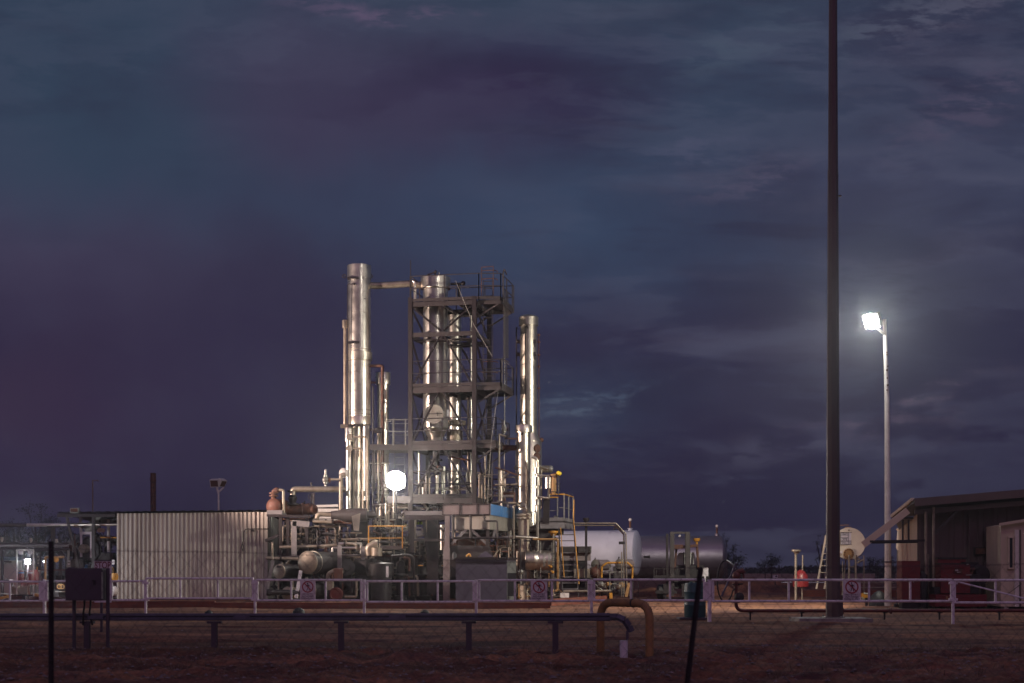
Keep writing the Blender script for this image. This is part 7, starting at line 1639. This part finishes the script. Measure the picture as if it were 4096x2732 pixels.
def manifold(label, x0, x1, y0, y1, Y, n, seed, mts, w=(3,9)):
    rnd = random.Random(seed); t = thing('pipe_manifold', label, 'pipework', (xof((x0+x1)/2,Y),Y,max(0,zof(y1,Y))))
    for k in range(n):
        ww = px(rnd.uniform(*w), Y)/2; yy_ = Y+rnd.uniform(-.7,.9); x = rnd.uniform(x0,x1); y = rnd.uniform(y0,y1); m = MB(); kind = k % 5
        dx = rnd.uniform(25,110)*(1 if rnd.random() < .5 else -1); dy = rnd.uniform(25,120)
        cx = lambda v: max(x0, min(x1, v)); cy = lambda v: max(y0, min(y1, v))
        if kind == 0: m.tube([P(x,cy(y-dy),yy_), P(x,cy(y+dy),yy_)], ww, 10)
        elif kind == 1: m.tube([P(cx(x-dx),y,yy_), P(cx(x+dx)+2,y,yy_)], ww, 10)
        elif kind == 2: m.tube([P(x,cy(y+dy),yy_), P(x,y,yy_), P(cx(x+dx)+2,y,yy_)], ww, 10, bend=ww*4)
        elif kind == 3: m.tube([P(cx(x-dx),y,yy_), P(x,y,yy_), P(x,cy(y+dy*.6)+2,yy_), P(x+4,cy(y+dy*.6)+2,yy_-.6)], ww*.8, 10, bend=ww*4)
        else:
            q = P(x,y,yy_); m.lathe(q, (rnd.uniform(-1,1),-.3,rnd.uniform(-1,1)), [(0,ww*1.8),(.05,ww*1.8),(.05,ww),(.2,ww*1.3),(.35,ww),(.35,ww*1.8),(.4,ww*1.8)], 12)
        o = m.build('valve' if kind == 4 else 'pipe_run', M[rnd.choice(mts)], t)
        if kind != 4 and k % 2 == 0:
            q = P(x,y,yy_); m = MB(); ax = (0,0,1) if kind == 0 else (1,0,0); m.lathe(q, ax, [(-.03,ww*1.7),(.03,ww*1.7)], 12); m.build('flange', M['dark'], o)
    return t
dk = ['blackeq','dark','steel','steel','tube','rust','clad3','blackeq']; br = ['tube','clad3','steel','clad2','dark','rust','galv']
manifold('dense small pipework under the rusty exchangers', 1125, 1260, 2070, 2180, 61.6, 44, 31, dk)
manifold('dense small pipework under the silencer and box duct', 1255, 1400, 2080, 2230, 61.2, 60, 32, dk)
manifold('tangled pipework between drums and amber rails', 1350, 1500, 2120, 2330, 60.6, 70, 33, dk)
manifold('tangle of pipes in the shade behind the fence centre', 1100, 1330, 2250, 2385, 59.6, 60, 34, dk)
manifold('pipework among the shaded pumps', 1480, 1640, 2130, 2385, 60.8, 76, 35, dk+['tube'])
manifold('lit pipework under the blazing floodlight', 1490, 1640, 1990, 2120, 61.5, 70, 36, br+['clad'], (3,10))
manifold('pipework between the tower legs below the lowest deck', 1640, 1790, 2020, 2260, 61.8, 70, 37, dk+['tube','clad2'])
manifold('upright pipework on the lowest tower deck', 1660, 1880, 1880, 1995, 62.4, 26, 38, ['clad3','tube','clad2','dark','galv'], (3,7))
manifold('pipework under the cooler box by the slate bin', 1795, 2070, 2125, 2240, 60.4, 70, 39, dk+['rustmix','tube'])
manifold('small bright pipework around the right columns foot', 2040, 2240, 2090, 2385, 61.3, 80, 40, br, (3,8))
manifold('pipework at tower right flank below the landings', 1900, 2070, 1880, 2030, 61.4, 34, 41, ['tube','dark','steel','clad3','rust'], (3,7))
manifold('pipes beside the tall left risers', 1475, 1560, 1790, 2060, 61.8, 22, 42, ['dark','steel','tube','clad2'], (3,8))
m = MB(); m.bar(P(1442,2062,62.2), P(1442,1735,62.2), px(70,62.2), .3, up=(0,1,0)); solo('support_tower', m, M['steel'], 'dull steel backing leg behind the three cladding risers', 'support')
m = MB(); m.bar(P(1400,2070,60.9), P(1480,2070,60.9), .8, .25); m.bar(P(1440,2080,61), V3((P(1440,0,61).x,61,0)), .7, .6); solo('column_base', m, M['blackeq'], 'dark plinth carrying the tall left column', 'plinth')

# ================================================================ trees
def tree(label, x, Y, hgt, wid, seed, n=1500, sparse=.5, grp='trees on the horizon', base=.25):
    rnd = random.Random(seed); X = xof(x, Y); t = thing('tree', label, 'tree', (X,Y,0), grp); m = MB()
    tops = []
    m.tube([V3((X,Y,-.1)), V3((X+.02*wid,Y,hgt*.35)), V3((X-.03*wid,Y,hgt*.75))], [hgt*.035,hgt*.025,hgt*.01], 8, bend=0)
    for k in range(9):
        a = rnd.uniform(0,6.28); z0 = hgt*rnd.uniform(base,.6); r_ = wid*.5*rnd.uniform(.35,.95); z1 = z0+hgt*rnd.uniform(.12,.36)
        e_ = V3((X+math.cos(a)*r_, Y+math.sin(a)*r_*.7, z1)); m.tube([V3((X,Y,z0)), V3((X+math.cos(a)*r_*.5,Y+math.sin(a)*r_*.3,z0+(z1-z0)*.3)), e_], [hgt*.014,hgt*.01,hgt*.004], 5, bend=0); tops.append(e_)
        for j in range(2): q = e_+V3((rnd.uniform(-.2,.2)*wid,rnd.uniform(-.1,.1)*wid,rnd.uniform(.0,.16)*hgt)); m.tube([e_,q], [hgt*.004,hgt*.0015], 4, bend=0); tops.append(q)
    tops.append(V3((X,Y,hgt*.85))); m.build('trunk', M['bark'], t)
    m = MB()
    cl = [(c, wid*rnd.uniform(.09,.2)) for c in tops for _ in range(2)]
    for k in range(n):
        c, s_ = cl[rnd.randrange(len(cl))]
        q = c+V3((rnd.gauss(0,s_*.7),rnd.gauss(0,s_*.7),rnd.gauss(0,s_*.55)))
        if q.z > hgt*1.02 or q.z < .1: continue
        l = wid*rnd.uniform(.018,.045)*sparse*2; u = V3((rnd.gauss(0,1),rnd.gauss(0,1),rnd.gauss(0,1))).normalized()*l; v = V3((rnd.gauss(0,1),rnd.gauss(0,1),rnd.gauss(0,.6))).normalized()*l*.6
        m.quad(q-u, q-v, q+u, q+v)
    m.build('crown', M['foliage'], t); return t
def th(y, Y): return zof(y, Y)
for k, (x, Y, y, wpx, n, sp_, l) in enumerate((
    (145,110,2022,150,1500,.4,'tall thin-crowned gum tree at the far left'),(20,112,2050,110,1000,.4,'gaunt half bare tree at the very left edge'),(60,115,2060,90,900,.45,'small scrubby tree left of the tall gum'),(240,110,2060,120,1100,.4,'scrubby tree behind the slanting canopy post'),(95,130,2150,260,1500,.5,'broad low bush mass behind the extinguisher stand'),(300,125,2140,200,1300,.5,'low bushy tree behind the engine package'),
    (2935,140,2182,90,1500,.55,'round dense tree just right of the steel tank'),(2905,135,2135,50,900,.5,'tall narrow tree touching the end of the steel tank'),(3085,170,2215,80,900,.5,'lopsided small tree above the yard wall'),(3060,168,2238,60,700,.6,'low tree leaning left above the yard wall'),
    (3290,120,2125,60,900,.45,'slender tree partly behind the mast'),(3510,150,2230,90,900,.5,'low round bush right of the placarded tank'),(3575,140,2215,80,900,.5,'bushy tree between lamp post and shed'),(3185,175,2262,70,600,.6,'squat bush behind the red cover'))):
    tree(l, x, Y, th(y, Y), px(wpx, Y), 100+k, n, sp_, base=.25)
m = MB(); rnd = random.Random(77)
for k in range(9000):
    Y = rnd.uniform(230,300); x = rnd.uniform(-.45,.45)*Y; h = 1.8+1.3*noise.noise(V3((x*.06,3,0)))+.7*noise.noise(V3((x*.3,9,0)))
    q = V3((x,Y,rnd.uniform(0,max(.5,h)))); l = rnd.uniform(.25,.6); u = V3((rnd.gauss(0,1),rnd.gauss(0,.3),rnd.gauss(0,.7))).normalized()*l; v = V3((rnd.gauss(0,1),rnd.gauss(0,.3),rnd.gauss(0,1))).normalized()*l*.7
    m.quad(q-u,q-v,q+u,q+v)
struct('scrub', m, M['foliage'], 'stuff')
# ================================================================ light
sc.world.cycles.sampling_method = 'MANUAL'; sc.world.cycles.sample_map_resolution = 512
spot('lamp_post_light', LQ+dl*.16, LQ+V3((-12,6,-7.5)), 10500, (1,.95,.78), 132, .35, .34)
spot('mast_light', (mx-.35, YM+.45, HM-.6), (-12.6, 61, 1.2), 6000, (1,.86,.76), 17, .6, .25)
spot('mast_light', (mx+.35, YM+.45, HM-.6), (-4.8, 61, 9.8), 800, (1,.88,.74), 22, .7, .25)
spot('floodlight_beam', LA+V3((0,-.17,0)), LA+V3((0,-10,-1)), 300, (1,.93,.78), 175, .1, .22)
d_ = bpy.data.lights.new('bulkhead_light', 'POINT'); d_.energy = 450; d_.color = (.9,.95,1); d_.shadow_soft_size = .08
o_ = bpy.data.objects.new('bulkhead_light', d_); COL.objects.link(o_); o_.location = LC+V3((0,-.15,0))
# yard lamp beyond the left edge of the view
YY_ = V3((-23, 52, 0)); t = thing('yard_lamp', 'floodlight post standing outside the view at the left', 'lamp post', YY_)
m = MB(); m.tube([YY_, YY_+V3((0,0,7))], .08, 10); m.build('pole', M['pole'], t)
m = MB(); m.bar(YY_+V3((0,0,7)), YY_+V3((.25,.12,6.95)), .5, .4); m.build('lamp_head', M['galv'], t)
spot('yard_lamp_light', YY_+V3((.45,.2,6.9)), (-5,60,10.5), 30000, (1,.76,.64), 62, .35, .35)
spot('yard_lamp_light', YY_+V3((.45,-.1,6.9)), (8,35.2,8), 9000, (1,.80,.70), 34, .5, .2)
# thin haze volume over the whole yard, added for halos round the lamps
HAZE = 0.0008
if HAZE:
    hz = MB(); hz.box((-120,-20,-1.0), (120,330,24)); hm = bpy.data.materials.new('haze'); hm.use_nodes = True
    nt = hm.node_tree; nt.nodes.remove(nt.nodes['Principled BSDF']); pv = nt.nodes.new('ShaderNodeVolumePrincipled'); pv.inputs['Density'].default_value = HAZE; pv.inputs['Color'].default_value = (.9,.9,.95,1)
    pv.inputs['Anisotropy'].default_value = .89
    nt.links.new(pv.outputs[0], nt.nodes['Material Output'].inputs['Volume']); struct('haze', hz, hm, 'stuff')
